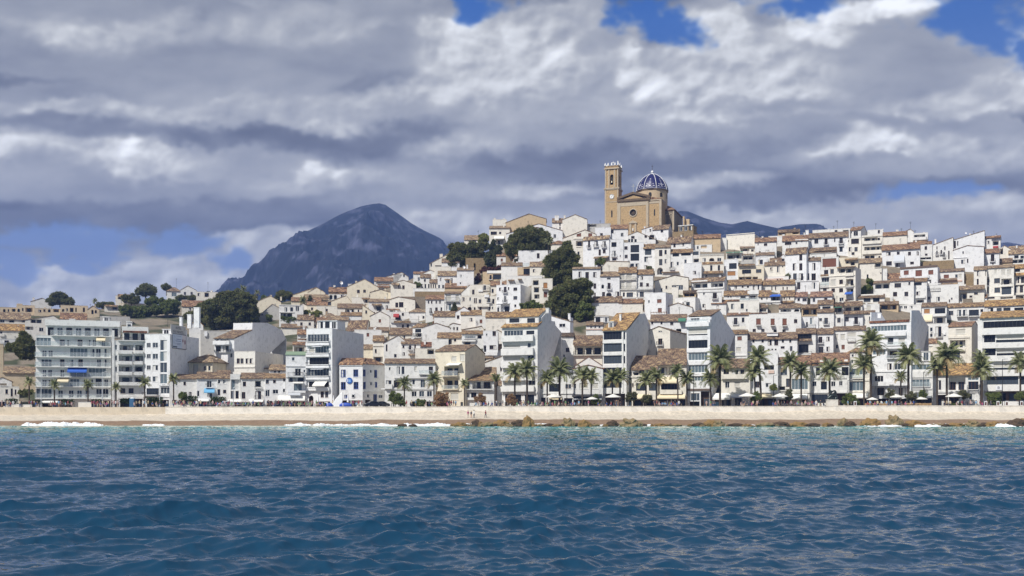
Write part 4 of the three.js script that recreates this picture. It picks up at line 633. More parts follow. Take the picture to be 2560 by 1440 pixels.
house('white house with a dark garage opening beside the tower side wall', [620, 720], [575, 620, 812], { wall: 'ivory', roof: 'ochre', d: 8 }, 'n 695-728 16 646; o 762-808 625-708; B 660-668 620-715; C 560-612 718-732');
house('white gabled house with one tall brown window', [718, 935], [572, 640, 800], { kind: 'front', apex: 850, right: 640, wall: 'white', roof: 'brown', d: 10, over: 0.3 }, 'n 652-715 14 744; n 738-768 22 822; w 640-700 20 890');
house('white cottage with brown shutters in front of the tiled roofs', [875, 1045], [605, 645, 790], { wall: 'white', roof: 'brown', d: 9 }, 'n 660-685 18 895; n 722-752 20 898; n 655-740 14 1000; D 660-700 20 955; E 735-750 940-1000');
house('ivory flat roofed house with a small dark niche', [1000, 1182], [680, 690, 800], { kind: 'flat', wall: 'ivory', d: 8 }, 'o 695-740 1110-1170');
house('white stepped wall and red tiled roof behind the ivory flat house', [1150, 1300], [595, 605, 690], { kind: 'flat', wall: 'white', d: 7 }, 'C 605-650 1076-1092');
house('red roofed low house left of the white stepped wall', [1040, 1155], [635, 668, 700], { wall: 'white', roof: 'red', d: 6 });
house('cottage with wide ochre roof and a white terrace full of chairs', [1200, 1445], [548, 592, 670], { wall: 'ivory', roof: 'ochre', d: 9 }, 'n 600-625 20 1360; o 600-650 1260-1330');
house('white house with a glazed terrace railing under an ochre roof', [1420, 1612], [530, 556, 690], { wall: 'white', roof: 'ochre', d: 8 }, 'o 565-600 1450-1545,1560-1600; G 570-602 1440-1545 0.8; P 598-625 1420-1545 0.6; o 630-655 1440-1500');
house('low white annex with two small windows under the cypress', [1310, 1420], [462, 478, 540], { kind: 'front', apex: 1340, wall: 'white', roof: 'pale', d: 7, over: 0.1 }, 'n 495-525 16 1380; n 495-520 14 1350');
house('white cottage with a tiny tiled roof right of the cypress annex', [1420, 1620], [490, 522, 560], { kind: 'front', apex: 1600, wall: 'ivory', roof: 'brown', d: 7, over: 0.2 });
house('white three storey house with brown framed windows beside the six storey curved block', [1612, 1745], [505, 530, 830], { wall: 'snow', roof: 'pale', d: 9, kind: 'flat' }, 'n 532-575 30 1712; w 555-575 14 1645; n 660-695 60 1700; n 760-790 22 1700; P 720-750 1580-1740 0.6; o 660-720 1590-1640');
house('beige terrace house with plants and a dark niche beside the beige blank side wall', [1585, 1700], [760, 775, 860], { wall: 'ivory', roof: 'pale', d: 8 }, 'o 762-800 1600-1640; n 790-815 24 1680');
house('ochre tiled roof below the beige terrace house', [1640, 1740], [812, 850, 900], { wall: 'ivory', roof: 'ochre', d: 6 });
tile(1440, 560, 4.5);                                      // below the church
house('white house with one tall dark window left below the church front', [215, 392], [30, 40, 175], { wall: 'snow', kind: 'flat', d: 7 }, 'n 102-160 30 287; n 60-85 30 160; B 155-162 215-392');
house('white stair house with tilted brown roof under the church portal', [385, 585], [12, 52, 175], { wall: 'snow', roof: 'clay', d: 7 }, 'n 66-105 38 405; w 100-140 30 520');
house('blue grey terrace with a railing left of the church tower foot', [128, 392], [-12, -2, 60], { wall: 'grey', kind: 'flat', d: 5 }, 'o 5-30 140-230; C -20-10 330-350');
house('white house with a loggia and cream gable left of the long white block', [-60, 92], [165, 182, 450], { wall: 'ivory', kind: 'flat', d: 8 }, 'o 188-250 0-80; n 310-380 24 28; B 255-262 -55-88; n 205-235 16 -40');
house('tall white house with narrow dark windows and an iron balcony under the hilltop', [80, 372, 388], [140, 168, 490], { wall: 'snow', roof: 'pale', d: 8 }, 'D 188-270 22 147; D 192-258 40 227; D 194-262 36 317; n 285-355 26 267; n 284-330 30 318; o 385-480 210-365; E 362-385 205-370');
house('white house with one blue tinted square window and a tall door below', [370, 534], [165, 176, 500], { wall: 'snow', kind: 'flat', d: 8 }, 'V 205-258 398-456; d 300-370 40 428; n 385-412 48 430; n 350-370 10 500');
house('white block with two large black glazed bays stacked beside a drainpipe', [530, 762], [196, 210, 505], { wall: 'snow', kind: 'flat', d: 9 }, 'n 250-290 36 562; V 235-320 614-710; V 332-414 614-710; n 345-385 32 565; m 445-490 34 635; m 445-495 40 690');
house('white house with an ochre lean-to roof and a glazed black bay', [758, 890], [228, 275, 520], { wall: 'snow', roof: 'ochre', d: 8 }, 'V 278-348 776-848; m 368-426 38 788; n 465-500 34 788; P 350-366 770-850 0.3');
house('white gabled house with three small black windows in a row and an arch', [585, 895], [85, 125, 210], { kind: 'front', apex: 690, right: 180, wall: 'white', roof: 'pale', d: 8, over: 0.1 }, 'n 135-165 38 640; n 125-155 28 785; a 120-175 62 850; m 170-205 24 597,630,670');
house('white house with a slanted wall and brown roof right of the church niche', [740, 860], [30, 62, 105], { kind: 'front', apex: 858, right: 32, wall: 'snow', roof: 'clay', d: 6, over: 0.1 }, 'n 55-88 22 835');
house('small white house with one window and brown roof under the church side wall', [862, 1040, 1085], [16, 58, 180], { wall: 'snow', roof: 'brown' }, 'n 65-95 28 967; R 50-62 862-880 0.2');
house('stone terrace house with a white pavilion of three brown openings', [1085, 1320, 1372], [78, 84, 200], { wall: 'stone', kind: 'flat' }, 'X 18-80 1150-1318 0.02; C 60-80 1085-1095 0.1; B 12-20 1150-1320 white');
house('white house with a broad mottled brown roof in front of the stone terrace', [1022, 1295, 1330], [146, 205, 300], { wall: 'white', roof: 'brown', over: 0.5 }, 'n 215-262 24 1108; n 210-250 22 1205');
house('tan house with a long flat clay roof right of the stone terrace', [1325, 1625], [120, 158, 300], { wall: 'tan', roof: 'clay', d: 8 });
house('white low house with a glimpse of a small window beside the tan house', [1520, 1695], [150, 160, 280], { wall: 'white', kind: 'flat', d: 6 }, 'n 185-200 14 1605; w 195-215 24 1560');
house('long cream box house with a plain parapet on the skyline', [1690, 2010, 2135], [108, 125, 300], { wall: 'ivory', kind: 'flat' }, 'B 108-116 1690-2010');
house('white cluttered terrace house with parasols in front of the tan house', [1320, 1530], [215, 235, 300], { wall: 'white', kind: 'flat', d: 6 }, 'o 240-275 1405-1470; n 250-280 20 1370; S 218-240 1390-1412');
house('grey white house with a stone arched gateway at its foot', [888, 1062], [240, 262, 575], { wall: 'warm', roof: 'pale', d: 8 }, 'n 292-362 38 953; n 292-340 26 1008; n 395-465 38 953; n 395-442 26 1010; a 490-570 66 945');
house('white house with wide brown windows under a patched ochre roof', [1062, 1312], [285, 322, 585], { wall: 'white', roof: 'ochre', d: 8 }, 'V 328-366 1088-1158; V 320-356 1182-1292; n 425-490 30 1080; w 425-465 26 1145; n 400-440 24 1232; R 485-515 1050-1110 0.5; E 535-545 960-1160');
house('white house with a dark loggia at the right of the patched ochre roof', [1312, 1392], [255, 300, 450], { wall: 'white', kind: 'flat', d: 7 }, 'V 308-350 1320-1380; o 390-430 1322-1385');
house('white cube with a single dark window in the middle of the slope', [1212, 1412], [420, 440, 625], { wall: 'snow', kind: 'flat', d: 7 }, 'n 528-565 34 1333; C 415-445 1370-1400');
house('white house with three arched openings over a brown roof edge', [1390, 1665], [338, 352, 470], { wall: 'ivory', kind: 'flat', d: 7 }, 'w 385-425 40 1442; a 380-420 60 1527; w 382-420 44 1612; E 425-455 1420-1650; G 345-352 1390-1660 0.2');
house('ivory house with two tall brown doors and a clay eave below them', [1420, 1665], [452, 460, 620], { wall: 'ivory', kind: 'flat', d: 7 }, 'n 462-525 26 1522,1608; E 528-558 1435-1655; n 570-600 20 1640; n 575-595 20 1465');
house('slim bluish house with a wide window and an orange shutter', [1668, 1822], [385, 400, 615], { wall: 'snow', kind: 'flat', d: 7 }, 'V 440-506 1722-1808; K 530-580 92 1748; n 475-505 18 1675');
house('terrace house with a green pergola and dark plants on the middle slope', [1690, 1880], [312, 330, 410], { wall: 'warm', kind: 'flat', d: 6 }, 'o 345-390 1700-1840; A 312-330 1690-1880 g');
house('cream house with a long barred window and brown shop openings', [1822, 2115], [448, 470, 640], { wall: 'cream', kind: 'flat', d: 8 }, 'V 512-560 1868-1970; n 508-550 60 2055; o 592-630 1830-1975,1985-2045; C 395-445 2050-2062; E 452-468 1825-2015');
house('white house with a small brown roof and window above the cream house', [2012, 2170], [155, 205, 340], { wall: 'white', roof: 'brown', d: 8 }, 'n 220-248 44 2132; n 225-240 16 2050; n 295-318 24 2070');
house('white terrace house with washing under a dark roof strip', [1845, 2010], [238, 268, 330], { wall: 'ivory', roof: 'brown', kind: 'shed', d: 7 }, 'o 275-305 1850-1950; n 285-310 30 1985');
house('white house with a slanting left edge and grey window on the middle slope', [2010, 2160], [360, 378, 470], { wall: 'snow', kind: 'flat', d: 7 }, 'n 402-452 48 2078');
house('ruined terrace under a steel pergola on the middle slope', [1862, 2020], [340, 355, 460], { wall: 'grey', kind: 'flat', d: 6 }, 'o 360-400 1880-1990; L 335-400 1870-1990; P 420-448 1850-1990 0.4');
house('white house with a row of three windows behind the great dark pine', [-40, 275], [488, 505, 840], { wall: 'snow', roof: 'pale', d: 9 }, 'n 535-600 34 45; n 540-618 38 125; n 540-600 36 212; n 668-728 30 212; n 772-828 28 207; n 660-720 26 60');
house('white house with a pale roof, an iron balcony and a small round arch', [272, 490], [540, 585, 840], { wall: 'snow', roof: 'pale', d: 9 }, 'w 602-625 42 370; a 680-725 30 300; D 662-735 34 372; n 765-820 34 310; a 768-825 66 370; n 760-820 50 468');
house('four storey house with grey roller shutters and iron galleries', [478, 682], [488, 548, 840], { wall: 'warm', roof: 'ochre', d: 9 }, 's 555-625 62 517,598; s 655-730 62 517,598; R 595-630 482-670 0.6; R 700-738 482-670 0.6; n 770-822 74 605; n 770-820 24 538; B 632-640 478-682');
house('white house with an iron gallery right of the roller shutters', [680, 866], [515, 565, 840], { wall: 'white', roof: 'ochre', d: 9 }, 'n 588-628 26 740; n 655-705 34 735; n 665-705 30 805; n 762-820 46 740; R 700-738 680-860 0.8; o 765-800 675-690; B 740-748 680-866');
house('white balustraded street wall in front of the roller shutter houses', [240, 778], [828, 832, 870], { wall: 'white', kind: 'flat', d: 3, name: 'balustrade_wall', cat: 'wall' }, 'F 815-865 310-326; F 815-865 420-434; F 815-865 536-550; F 815-865 650-666');
house('rough ochre stone retaining wall under the balustraded street', [200, 780], [855, 858, 940], { wall: 'stone', kind: 'flat', d: 3, name: 'stone_wall', cat: 'wall', cap: false });
house('long white sloping ramp wall beside the dark pine', [150, 590], [848, 880, 945], { wall: 'warm', kind: 'front', apex: 160, right: 915, roof: 'pale', d: 2, name: 'ramp_wall', cat: 'wall', over: 0.02 });
house('white stair wall beside the green cabin', [610, 780], [865, 880, 1040], { wall: 'white', kind: 'front', apex: 615, right: 1000, roof: 'pale', d: 3, name: 'ramp_wall', cat: 'wall', over: 0.02 });
house('ivory gabled shed with a pale roof below the black glazed bays', [298, 605], [418, 470, 545], { kind: 'front', apex: 345, right: 430, wall: 'ivory', roof: 'pale', d: 8, over: 0.1 });
house('ivory house with a wide ragged brown gable and small windows', [885, 1265], [580, 640, 775], { kind: 'front', apex: 1110, right: 610, wall: 'ivory', roof: 'brown', d: 9, over: 0.3 }, 'w 722-762 36 957; n 695-730 18 1017; v 688-742 1078-1205; n 665-690 20 1280');
house('white plain cube with pink shutters and a lit cream side wall', [775, 1010, 1090], [768, 775, 1070], { wall: 'snow', kind: 'flat' }, 'w 858-888 20 820; k 845-888 50 937; k 945-998 42 943');
house('tall narrow ivory chimney wall on the white cube terrace', [1078, 1150], [705, 712, 900], { wall: 'ivory', kind: 'flat', d: 5 });
house('white house with a double blue window and string of marks on its wall', [1115, 1342, 1400], [815, 828, 1030], { wall: 'white', kind: 'flat' }, 'V 878-940 1206-1280; m 975-1015 40 1232; n 982-1015 24 1295; P 940-965 1170-1282 0.5; H 875-900 1175-1200');
house('brown wooden rooftop lean-to above the double blue window', [1205, 1350], [752, 775, 830], { wall: 'tan', roof: 'dark', d: 5 }, 'o 778-815 1215-1335');
house('white house with two big terrace openings under a long brown roof', [1298, 1668, 1702], [606, 645, 770], { wall: 'white', roof: 'brown', over: 0.4 }, 'o 668-722 1320-1478; o 660-720 1520-1655; B 635-650 1300-1480; P 715-732 1320-1660 0.4');
house('white house with one tall brown balcony door and scattered small windows', [1368, 1640], [755, 765, 1000], { wall: 'white', kind: 'flat', d: 9 }, 'w 765-798 20 1440; D 775-842 46 1562; n 902-938 36 1440; w 955-978 18 1457; B 740-765 1368-1660');
house('white house with a rust eave and one window below the tall brown door', [1522, 1690], [860, 895, 1010], { wall: 'white', roof: 'clay', d: 7 }, 'n 918-952 24 1595');
house('white house with two black doors under a shaded terrace wall', [1680, 2060], [850, 868, 1015], { wall: 'warm', roof: 'clay', d: 7, kind: 'flat' }, 'm 898-955 36 1762; m 895-952 36 1870; w 955-985 20 1922; B 850-870 1680-1840 clay');
house('white house under a wide honey coloured roof with five small windows', [1712, 2085], [628, 678, 755], { wall: 'white', roof: 'ochre', d: 8, over: 0.5 }, 'n 695-730 26 1797; n 695-718 20 1875; n 695-718 24 1935; n 690-738 22 2000; n 682-738 18 2052; H 725-745 1740-1770');
house('white cottage with honey roof and a shaded terrace to its right', [1662, 1945], [755, 800, 860], { wall: 'white', roof: 'ochre', d: 7, over: 0.4 }, 'w 808-828 16 1713,1742; n 805-825 22 1820; o 808-845 1842-1915; G 830-860 1840-2045 0.2');
house('white terrace room with a glass front between the honey roofs', [1930, 2055], [752, 790, 870], { wall: 'white', kind: 'flat', d: 6 }, 'o 792-845 1935-2042; B 750-790 1930-2055');
tile(1560, 680, 3.6);                                      // lower slope behind the promenade
house('white row house with lilac wall, small windows and green awning', [238, 565], [385, 440, 520], { wall: 'snow', roof: 'brown', d: 9 }, 'n 448-472 16 254,338; n 450-478 28 430; A 415-450 488-556 g; o 512-545 470-515; n 512-540 18 425');
house('roof terrace with an iron canopy frame in front of the white cube', [235, 395], [400, 412, 455], { wall: 'white', kind: 'flat', d: 6 }, 'L 358-405 240-385; C 385-440 360-390');
house('white house with brown roller blinds and a tall door on an iron balcony', [925, 1130], [370, 388, 520], { wall: 'white', roof: 'clay', d: 8, kind: 'shed' }, 'D 412-475 32 1005; n 410-452 24 1072; s 495-512 70 1050');
house('small white house with a brown roof, one red shutter and one white shutter', [975, 1110], [525, 555, 780], { wall: 'white', roof: 'ochre', d: 8 }, 'k 578-615 40 1040; s 678-718 44 1032; B 490-512 975-1100 ivory; B 748-755 990-1100');
house('white house with three red brown shutters in a row under a dark loggia', [1125, 1595], [355, 372, 560], { wall: 'white', roof: 'brown', d: 8, kind: 'flat' }, 'k 418-478 42 1210; k 418-480 36 1338; k 418-482 38 1445; n 512-540 30 1172,1250; n 425-460 30 1545; o 515-545 1345-1375; o 515-545 1425-1455; R 475-482 1190-1232; R 478-485 1320-1360; R 480-488 1425-1468; B 365-374 1125-1290 clay');
house('dark roofed pergola room with a black opening between two chimneys', [1135, 1292], [295, 318, 375], { wall: 'warm', roof: 'brown', d: 6, over: 0.5 }, 'o 325-358 1140-1280; C 280-330 1275-1290');
house('low brown roofed room with one black opening and a curved white wall', [1395, 1585], [290, 322, 375], { wall: 'white', roof: 'brown', d: 6 }, 'o 332-358 1408-1505; a 332-358 50 1555');
house('brown timber terrace room with hanging plants', [1600, 1745], [295, 322, 390], { wall: 'tan', roof: 'brown', d: 6 }, 'o 328-388 1610-1735');
house('long white house with two rows of dark windows behind the promenade roofs', [1108, 1560], [548, 600, 780], { wall: 'snow', roof: 'brown', d: 9, over: 0.5 }, 'n 608-635 18 1165,1248,1430,1497; n 608-660 34 1312; n 608-660 34 1370; n 668-715 26 1168; n 668-712 34 1245; n 668-690 34 1428; n 668-710 22 1505; w 690-705 18 1303,1335,1365; X 545-575 1285-1385 0.02');
house('white house with a dark glazed verandah above a wide brown door', [1548, 1725], [512, 552, 770], { wall: 'white', roof: 'brown', d: 8 }, 'V 558-600 1560-1690; E 600-618 1558-1690; V 650-728 1572-1660; R 715-745 1560-1690 0.6');
tile(2000, 680, 3.6);
house('white house with two brown doors, one above the other, and a tiled roof', [110, 300], [512, 555, 760], { wall: 'snow', roof: 'brown', d: 8 }, 'D 582-640 32 185; n 582-622 30 252; D 672-730 40 190; n 672-715 28 252');
house('white house with three cream roller shutters and a shaded slope wall', [298, 590], [492, 522, 740], { wall: 'white', roof: 'brown', d: 8 }, 's 560-605 34 328; s 560-605 40 385; s 545-580 80 465; n 582-608 70 468; n 655-688 18 332; k 655-695 30 388; R 600-625 425-500 0.6');
house('narrow white house with an iron plant gallery and tiny dark windows', [0, 165], [390, 405, 510], { wall: 'snow', kind: 'flat', d: 7 }, 'v 410-470 90-125; n 450-505 18 62; R 470-500 60-140 0.4');
house('white house with a small square window and a balcony door below brown tiles', [155, 305], [335, 362, 520], { wall: 'white', roof: 'brown', d: 7 }, 'n 415-442 24 186; D 412-470 34 235; n 500-520 20 195');
house('white house with one narrow slit window under a wire', [300, 395], [370, 382, 520], { wall: 'white', kind: 'flat', d: 7 }, 'n 412-455 30 350; L 290-330 300-385');
house('white house with a brown window and an iron balcony under a long eave', [390, 565], [355, 378, 520], { wall: 'snow', roof: 'brown', d: 7 }, 'n 405-445 32 423; D 405-470 34 505; E 352-378 395-560');
house('white house corner with brown tiles left of the red corniced block', [555, 672], [350, 372, 520], { wall: 'warm', roof: 'brown', d: 7 }, 'n 400-440 22 632');
house('loggia house with brown posts under a mottled roof in the lower town', [388, 560], [268, 302, 370], { wall: 'warm', roof: 'brown', d: 6 }, 'o 310-352 398-548; R 345-362 395-555 0.3');
house('stepped double roof cottage with a brown lattice panel', [158, 302], [255, 290, 370], { wall: 'ivory', roof: 'brown', d: 6 }, 'E 330-360 158-300; V 310-340 175-275');
house('green shaded terrace between two brown roofed cottages', [300, 390], [278, 310, 370], { wall: 'warm', roof: 'dark', d: 6 }, 'o 318-360 308-378; A 312-325 305-380 g');
house('white flat house with one blind window above the red corniced block', [555, 715], [280, 290, 370], { wall: 'white', kind: 'flat', d: 6 }, 's 302-345 40 620');
house('dark cafe terrace under a brown roof above the red corniced block', [705, 885], [268, 290, 350], { wall: 'tan', roof: 'brown', d: 6 }, 'o 294-340 725-870');
house('white low terrace with stacked chairs beside the dark cafe terrace', [880, 1090], [288, 296, 350], { wall: 'white', kind: 'flat', d: 6 }, 'w 305-330 30 910,950,1000');
house('white house with an orange shutter and a glazed balcony above a yellow blind', [1095, 1320], [278, 310, 480], { wall: 'white', roof: 'brown', d: 8 }, 'K 332-372 50 1142; V 325-375 1212-1308; P 375-398 1195-1315 0.6; o 400-462 1205-1310; A 385-450 1115-1190 y');
house('white lower house with an iron balcony door below the yellow blind', [1128, 1335], [455, 465, 620], { wall: 'white', kind: 'flat', d: 8 }, 'D 490-585 54 1246; w 500-535 24 1182; w 555-585 24 1182; H 540-565 1290-1312');
house('white house with black french windows in a row under a brown roof', [1318, 1660], [282, 312, 455], { wall: 'white', roof: 'ochre', d: 8 }, 'n 350-388 38 1360; m 340-398 36 1432; m 340-398 36 1485; V 340-392 1520-1610; n 335-360 26 1636; R 385-402 1412-1510; R 388-402 1518-1612');
house('clay roofed cottage with a skylight beside the broad brown side wall', [1152, 1232], [602, 640, 720], { wall: 'ivory', roof: 'clay', d: 6 }, 'B 650-668 1160-1205 white');
house('beige rear house between the side wall and the cream parapet house', [1195, 1340], [630, 650, 790], { wall: 'ivory', kind: 'flat', d: 8 }, 'w 700-740 40 1260');
house('small white house with a pale pyramid roof behind the sunroom balconies', [440, 590], [684, 722, 790], { kind: 'hip', wall: 'white', roof: 'ochre', d: 7 }, 'w 740-765 18 475');
tile(1840, 540, 5.5375);                                   // upper right of the old town
house('white skyline house with a brown tiled pent roof and two small windows', [262, 560], [305, 355, 560], { wall: 'white', roof: 'clay', d: 8 }, 'n 378-415 46 410; n 382-402 16 306; n 358-390 28 568; n 470-505 46 435; n 488-505 20 330; C 290-350 340-348');
house('white plain box with a tall wall on the skyline', [448, 660], [268, 278, 345], { wall: 'white', kind: 'flat', d: 6 }, 'C 240-275 640-672');
house('dark timber roof terrace with a tiled canopy on the skyline', [580, 880], [190, 220, 330], { wall: 'tan', roof: 'brown', d: 6 }, 'o 225-262 590-690; o 215-250 780-870; B 182-200 700-870 dark; T 110-210 960');
house('white house with a shuttered wide window under the timber terrace', [640, 1000], [272, 340, 545], { wall: 'white', roof: 'clay', d: 8 }, 'n 362-400 92 722; n 362-388 24 838; n 330-362 14 912; B 322-335 820-1000; n 490-510 20 525');
house('white house with a tall chimney tower and a slit window right of the timber terrace', [820, 1010], [255, 262, 400], { wall: 'snow', kind: 'flat', d: 6 }, 'C 190-300 962-1005 0.05; n 328-360 14 912');
house('white long house with a brown roof and three shuttered doors', [1005, 1555], [232, 292, 520], { wall: 'snow', roof: 'brown', d: 8, over: 0.5 }, 'n 325-362 16 1038; n 320-382 56 1112; D 312-400 44 1247; n 305-360 20 1367; D 300-382 48 1455; m 418-496 44 1455; n 455-490 16 1040; R 380-420 1420-1490 0.6');
house('white rooftop rooms with a long flat awning on the skyline', [1060, 1580], [170, 185, 300], { wall: 'white', kind: 'flat', d: 6 }, 'C 165-240 1275-1300; n 195-240 40 1385; o 190-240 1480-1560; C 175-230 1330-1352; T 45-180 1400; T 120-180 1350');
house('white house with a brown roof and french window on the skyline', [1565, 1730, 1820], [152, 196, 320], { wall: 'white', roof: 'clay' }, 'w 210-275 62 1658; n 215-238 14 1598; C 140-170 1630-1650 0.3');
house('white house with one big brown window beside the stacked ivory balconies', [1545, 1735], [285, 305, 560], { wall: 'warm', kind: 'flat', d: 8 }, 'n 315-385 108 1648; n 335-358 12 1557; n 430-490 40 1582; n 430-490 46 1662; n 500-540 40 1620');
house('ivory block with three stacked open balconies on the right skyline', [1740, 2030], [262, 275, 620], { wall: 'ivory', kind: 'flat', d: 9, name: 'apartment_building', cat: 'apartment building' }, 'o 295-360 1775-1960; n 300-365 30 1978; o 420-480 1775-2020; o 540-590 1780-1925; n 555-600 28 1985; P 345-385 1750-2010 0.6; P 475-525 1750-2020 0.6; B 265-285 1740-2030');
house('white rooftop room with a dark canopy above the ivory balconies', [1820, 2040], [180, 190, 280], { wall: 'white', kind: 'flat', d: 6 }, 'n 195-240 28 1978; T 85-190 1932; B 175-195 2030-2040');
house('ivory house with a plain wall and brown roof right of the ivory balconies', [2030, 2370], [222, 268, 460], { wall: 'ivory', roof: 'clay', d: 8 });
house('white house with three stacked tall windows and its own small brown roof', [684, 975, 1002], [445, 512, 905], { wall: 'snow', roof: 'brown' }, 'n 528-618 42 897; n 655-755 46 808; n 655-755 42 897; n 795-890 52 815; n 795-890 60 900; R 870-905 700-900 0.5');
house('white house with a lower brown roof joined right of the stacked windows', [968, 1170], [578, 618, 910], { wall: 'snow', roof: 'brown', d: 7 }, 'n 650-752 44 1078; n 795-890 56 988; n 795-890 60 1075; R 868-895 925-1010 0.5');
house('white lower house with two french windows under the stacked windows', [820, 1150], [895, 908, 1060], { wall: 'snow', kind: 'flat', d: 7 }, 'n 920-1015 44 868; w 920-1010 50 1073; B 895-905 820-1140');
house('pair of rose tiled cottages below the lower french windows, left one', [818, 985], [1058, 1115, 1210], { wall: 'snow', roof: 'rose', d: 7 }, 'n 1140-1178 34 868; n 1140-1180 58 950');
house('pair of rose tiled cottages below the lower french windows, right one', [1030, 1330], [1050, 1112, 1220], { wall: 'snow', roof: 'rose', d: 7 }, 'n 1140-1190 34 1080; n 1135-1160 44 1243; n 1130-1180 30 1345');
house('white house framing one huge brown shutter', [1172, 1420], [560, 570, 750], { wall: 'white', kind: 'flat', d: 7 }, 'k 588-705 190 1292');
house('white house with long tiled eaves under the three shuttered doors', [1020, 1390], [440, 500, 590], { wall: 'white', roof: 'brown', d: 8 }, 'n 558-580 60 1085; E 440-460 1080-1370; B 505-520 1035-1330');
house('beige house with a brown roof terrace right of the huge brown shutter', [1425, 1690], [540, 575, 720], { wall: 'cream', kind: 'flat', d: 8 }, 'E 585-612 1505-1685; n 628-658 32 1545; o 628-682 1585-1645; S 525-558 1570-1600');
house('cream four storey house with blue laundry and stacked iron balconies', [1290, 1655, 1730], [698, 712, 1200], { wall: 'ivory', kind: 'flat', name: 'house' }, 'o 725-785 1425-1510; o 720-785 1522-1625; n 735-800 50 1330; o 870-965 1525-1625; n 880-942 50 1455; s 880-960 70 1345; n 1002-1055 50 1345; n 1000-1055 54 1455; o 998-1060 1530-1625; n 1140-1190 40 1355; w 1130-1185 60 1460; B 970-980 1290-1650; B 825-835 1170-1650; R 945-985 1515-1630 0.5; P 790-830 1515-1630 0.5; A 1050-1092 1518-1622 b; E 698-712 1400-1660');
house('white house with a glass fronted balcony left of the blue laundry house', [1160, 1300], [735, 745, 1070], { wall: 'white', kind: 'flat', d: 8 }, 'n 745-808 60 1248; E 808-835 1170-1280; v 850-915 1185-1290; G 915-970 1170-1290 0.6; n 1000-1040 50 1230; P 975-990 1165-1300 0.5');
house('cream house with two barred windows and an arch left edge below the steel pergola', [-5, 30], [600, 620, 700], { wall: 'ivory', kind: 'flat', d: 6 });
house('white and cream house with two doors under a stepped brown roof', [392, 690], [640, 680, 860], { wall: 'ivory', roof: 'brown', d: 7 }, 'n 712-742 34 490; n 695-780 34 585; n 690-710 14 645; s 750-780 40 495');
house('small brown roofed cottage above the stepped brown roof', [468, 630], [585, 630, 680], { wall: 'warm', roof: 'brown', d: 6 });
house('tiny white gabled dormer house left of the stacked tall windows', [600, 690], [530, 580, 640], { kind: 'front', apex: 655, wall: 'snow', roof: 'brown', d: 5, over: 0.1 }, 'n 590-625 34 655');
house('white cottage with brown tiles above the stepped roofs', [270, 530], [508, 540, 620], { wall: 'white', roof: 'brown', d: 7 }, 'n 605-668 62 340');
house('long white house with ochre roof and tiny paired windows', [345, 815], [892, 945, 1040], { wall: 'warm', roof: 'ochre', d: 7, over: 0.5 }, 'n 975-1025 18 497,548; n 980-1020 18 652,708; w 985-1020 18 400; H 985-1010 205-235');
house('pink walled terrace over the long ochre roof', [350, 650], [862, 870, 905], { wall: 'pink', kind: 'flat', d: 5 }, 'n 860-900 20 575; n 870-892 14 615');
house('white terrace wall under the cream doors house', [300, 730], [830, 842, 890], { wall: 'white', kind: 'flat', d: 4 });
house('white cottage with an ochre roof left of the blue terrace awning', [310, 485], [1035, 1110, 1200], { wall: 'white', roof: 'ochre', d: 6 }, 'n 1130-1160 20 358; n 1130-1155 18 428; P 1180-1196 325-610 0.4');
house('white terrace under a bright blue awning between two ochre roofs', [470, 625], [1085, 1098, 1200], { wall: 'white', kind: 'flat', d: 5 }, 'o 1110-1178 480-605; A 1085-1125 470-615 b');
house('cream cottage with an ochre roof right of the blue terrace awning', [612, 808], [1035, 1105, 1200], { wall: 'ivory', roof: 'ochre', d: 6 }, 'n 1125-1155 18 668,742; E 1172-1200 612-800');
house('white cottage end with honey roof tiles left of the blue awning cottages', [-10, 170], [1035, 1090, 1175], { wall: 'white', roof: 'ochre', d: 6 }, 'w 1100-1120 22 22; o 1100-1140 60-135');
house('long low white house with two black barred doors under a ragged roof', [1655, 2055], [1092, 1130, 1215], { wall: 'warm', roof: 'brown', d: 7, over: 0.5 }, 'm 1130-1190 94 1815; m 1130-1188 92 1942; B 1080-1098 1730-2040');
house('brown roofed cottage with red lattice between the laundry house and black doors', [1515, 1650], [1130, 1160, 1210], { wall: 'tan', roof: 'clay', d: 5 }, 'V 1140-1172 1525-1635');
tile(2160, 540, 5.5375);
house('white rooftop gable house with a chimney on the right skyline', [545, 690], [185, 225, 380], { kind: 'front', apex: 640, wall: 'white', roof: 'pale', d: 7, over: 0.1 }, 'C 180-222 440-475 0.2; T 60-190 640; T 150-210 515');
house('white house with a deep open terrace and brown eaves on the right skyline', [672, 885], [220, 235, 420], { wall: 'white', kind: 'flat', d: 8 }, 'o 255-292 690-850; P 292-330 680-885 0.5; o 340-365 690-860; E 340-365 680-880; T 175-225 703');
house('brown tiled terrace house under the deep open terrace', [575, 935], [362, 392, 480], { wall: 'white', roof: 'clay', d: 7 });
house('white house with a broad rust roof, a torn grey sail and dark windows', [245, 775], [395, 458, 720], { wall: 'snow', roof: 'clay', d: 9, over: 0.6 }, 'n 500-548 64 338; n 495-535 40 474; n 495-545 38 630; n 490-545 30 742; n 628-685 76 346; n 632-670 50 665; n 650-710 46 468; A 540-655 410-560 l; R 680-715 440-500 0.5');
house('white house with two small windows over a dark street entry', [770, 945], [388, 400, 600], { wall: 'white', kind: 'flat', d: 7 }, 'n 418-468 36 856; n 520-548 36 862; o 570-600 780-930; n 560-590 22 785');
house('ivory house with a dark balcony and ochre roof beside an arched porch', [-60, 245], [590, 645, 880], { wall: 'ivory', roof: 'pale', d: 8 }, 'o 635-710 150-240; n 808-862 26 50; R 685-712 145-242 0.3; n 780-800 22 235');
house('white house with a big shadowy arched porch above the shrubs', [120, 320], [720, 735, 880], { wall: 'white', kind: 'flat', d: 8 }, 'a 748-870 100 198');
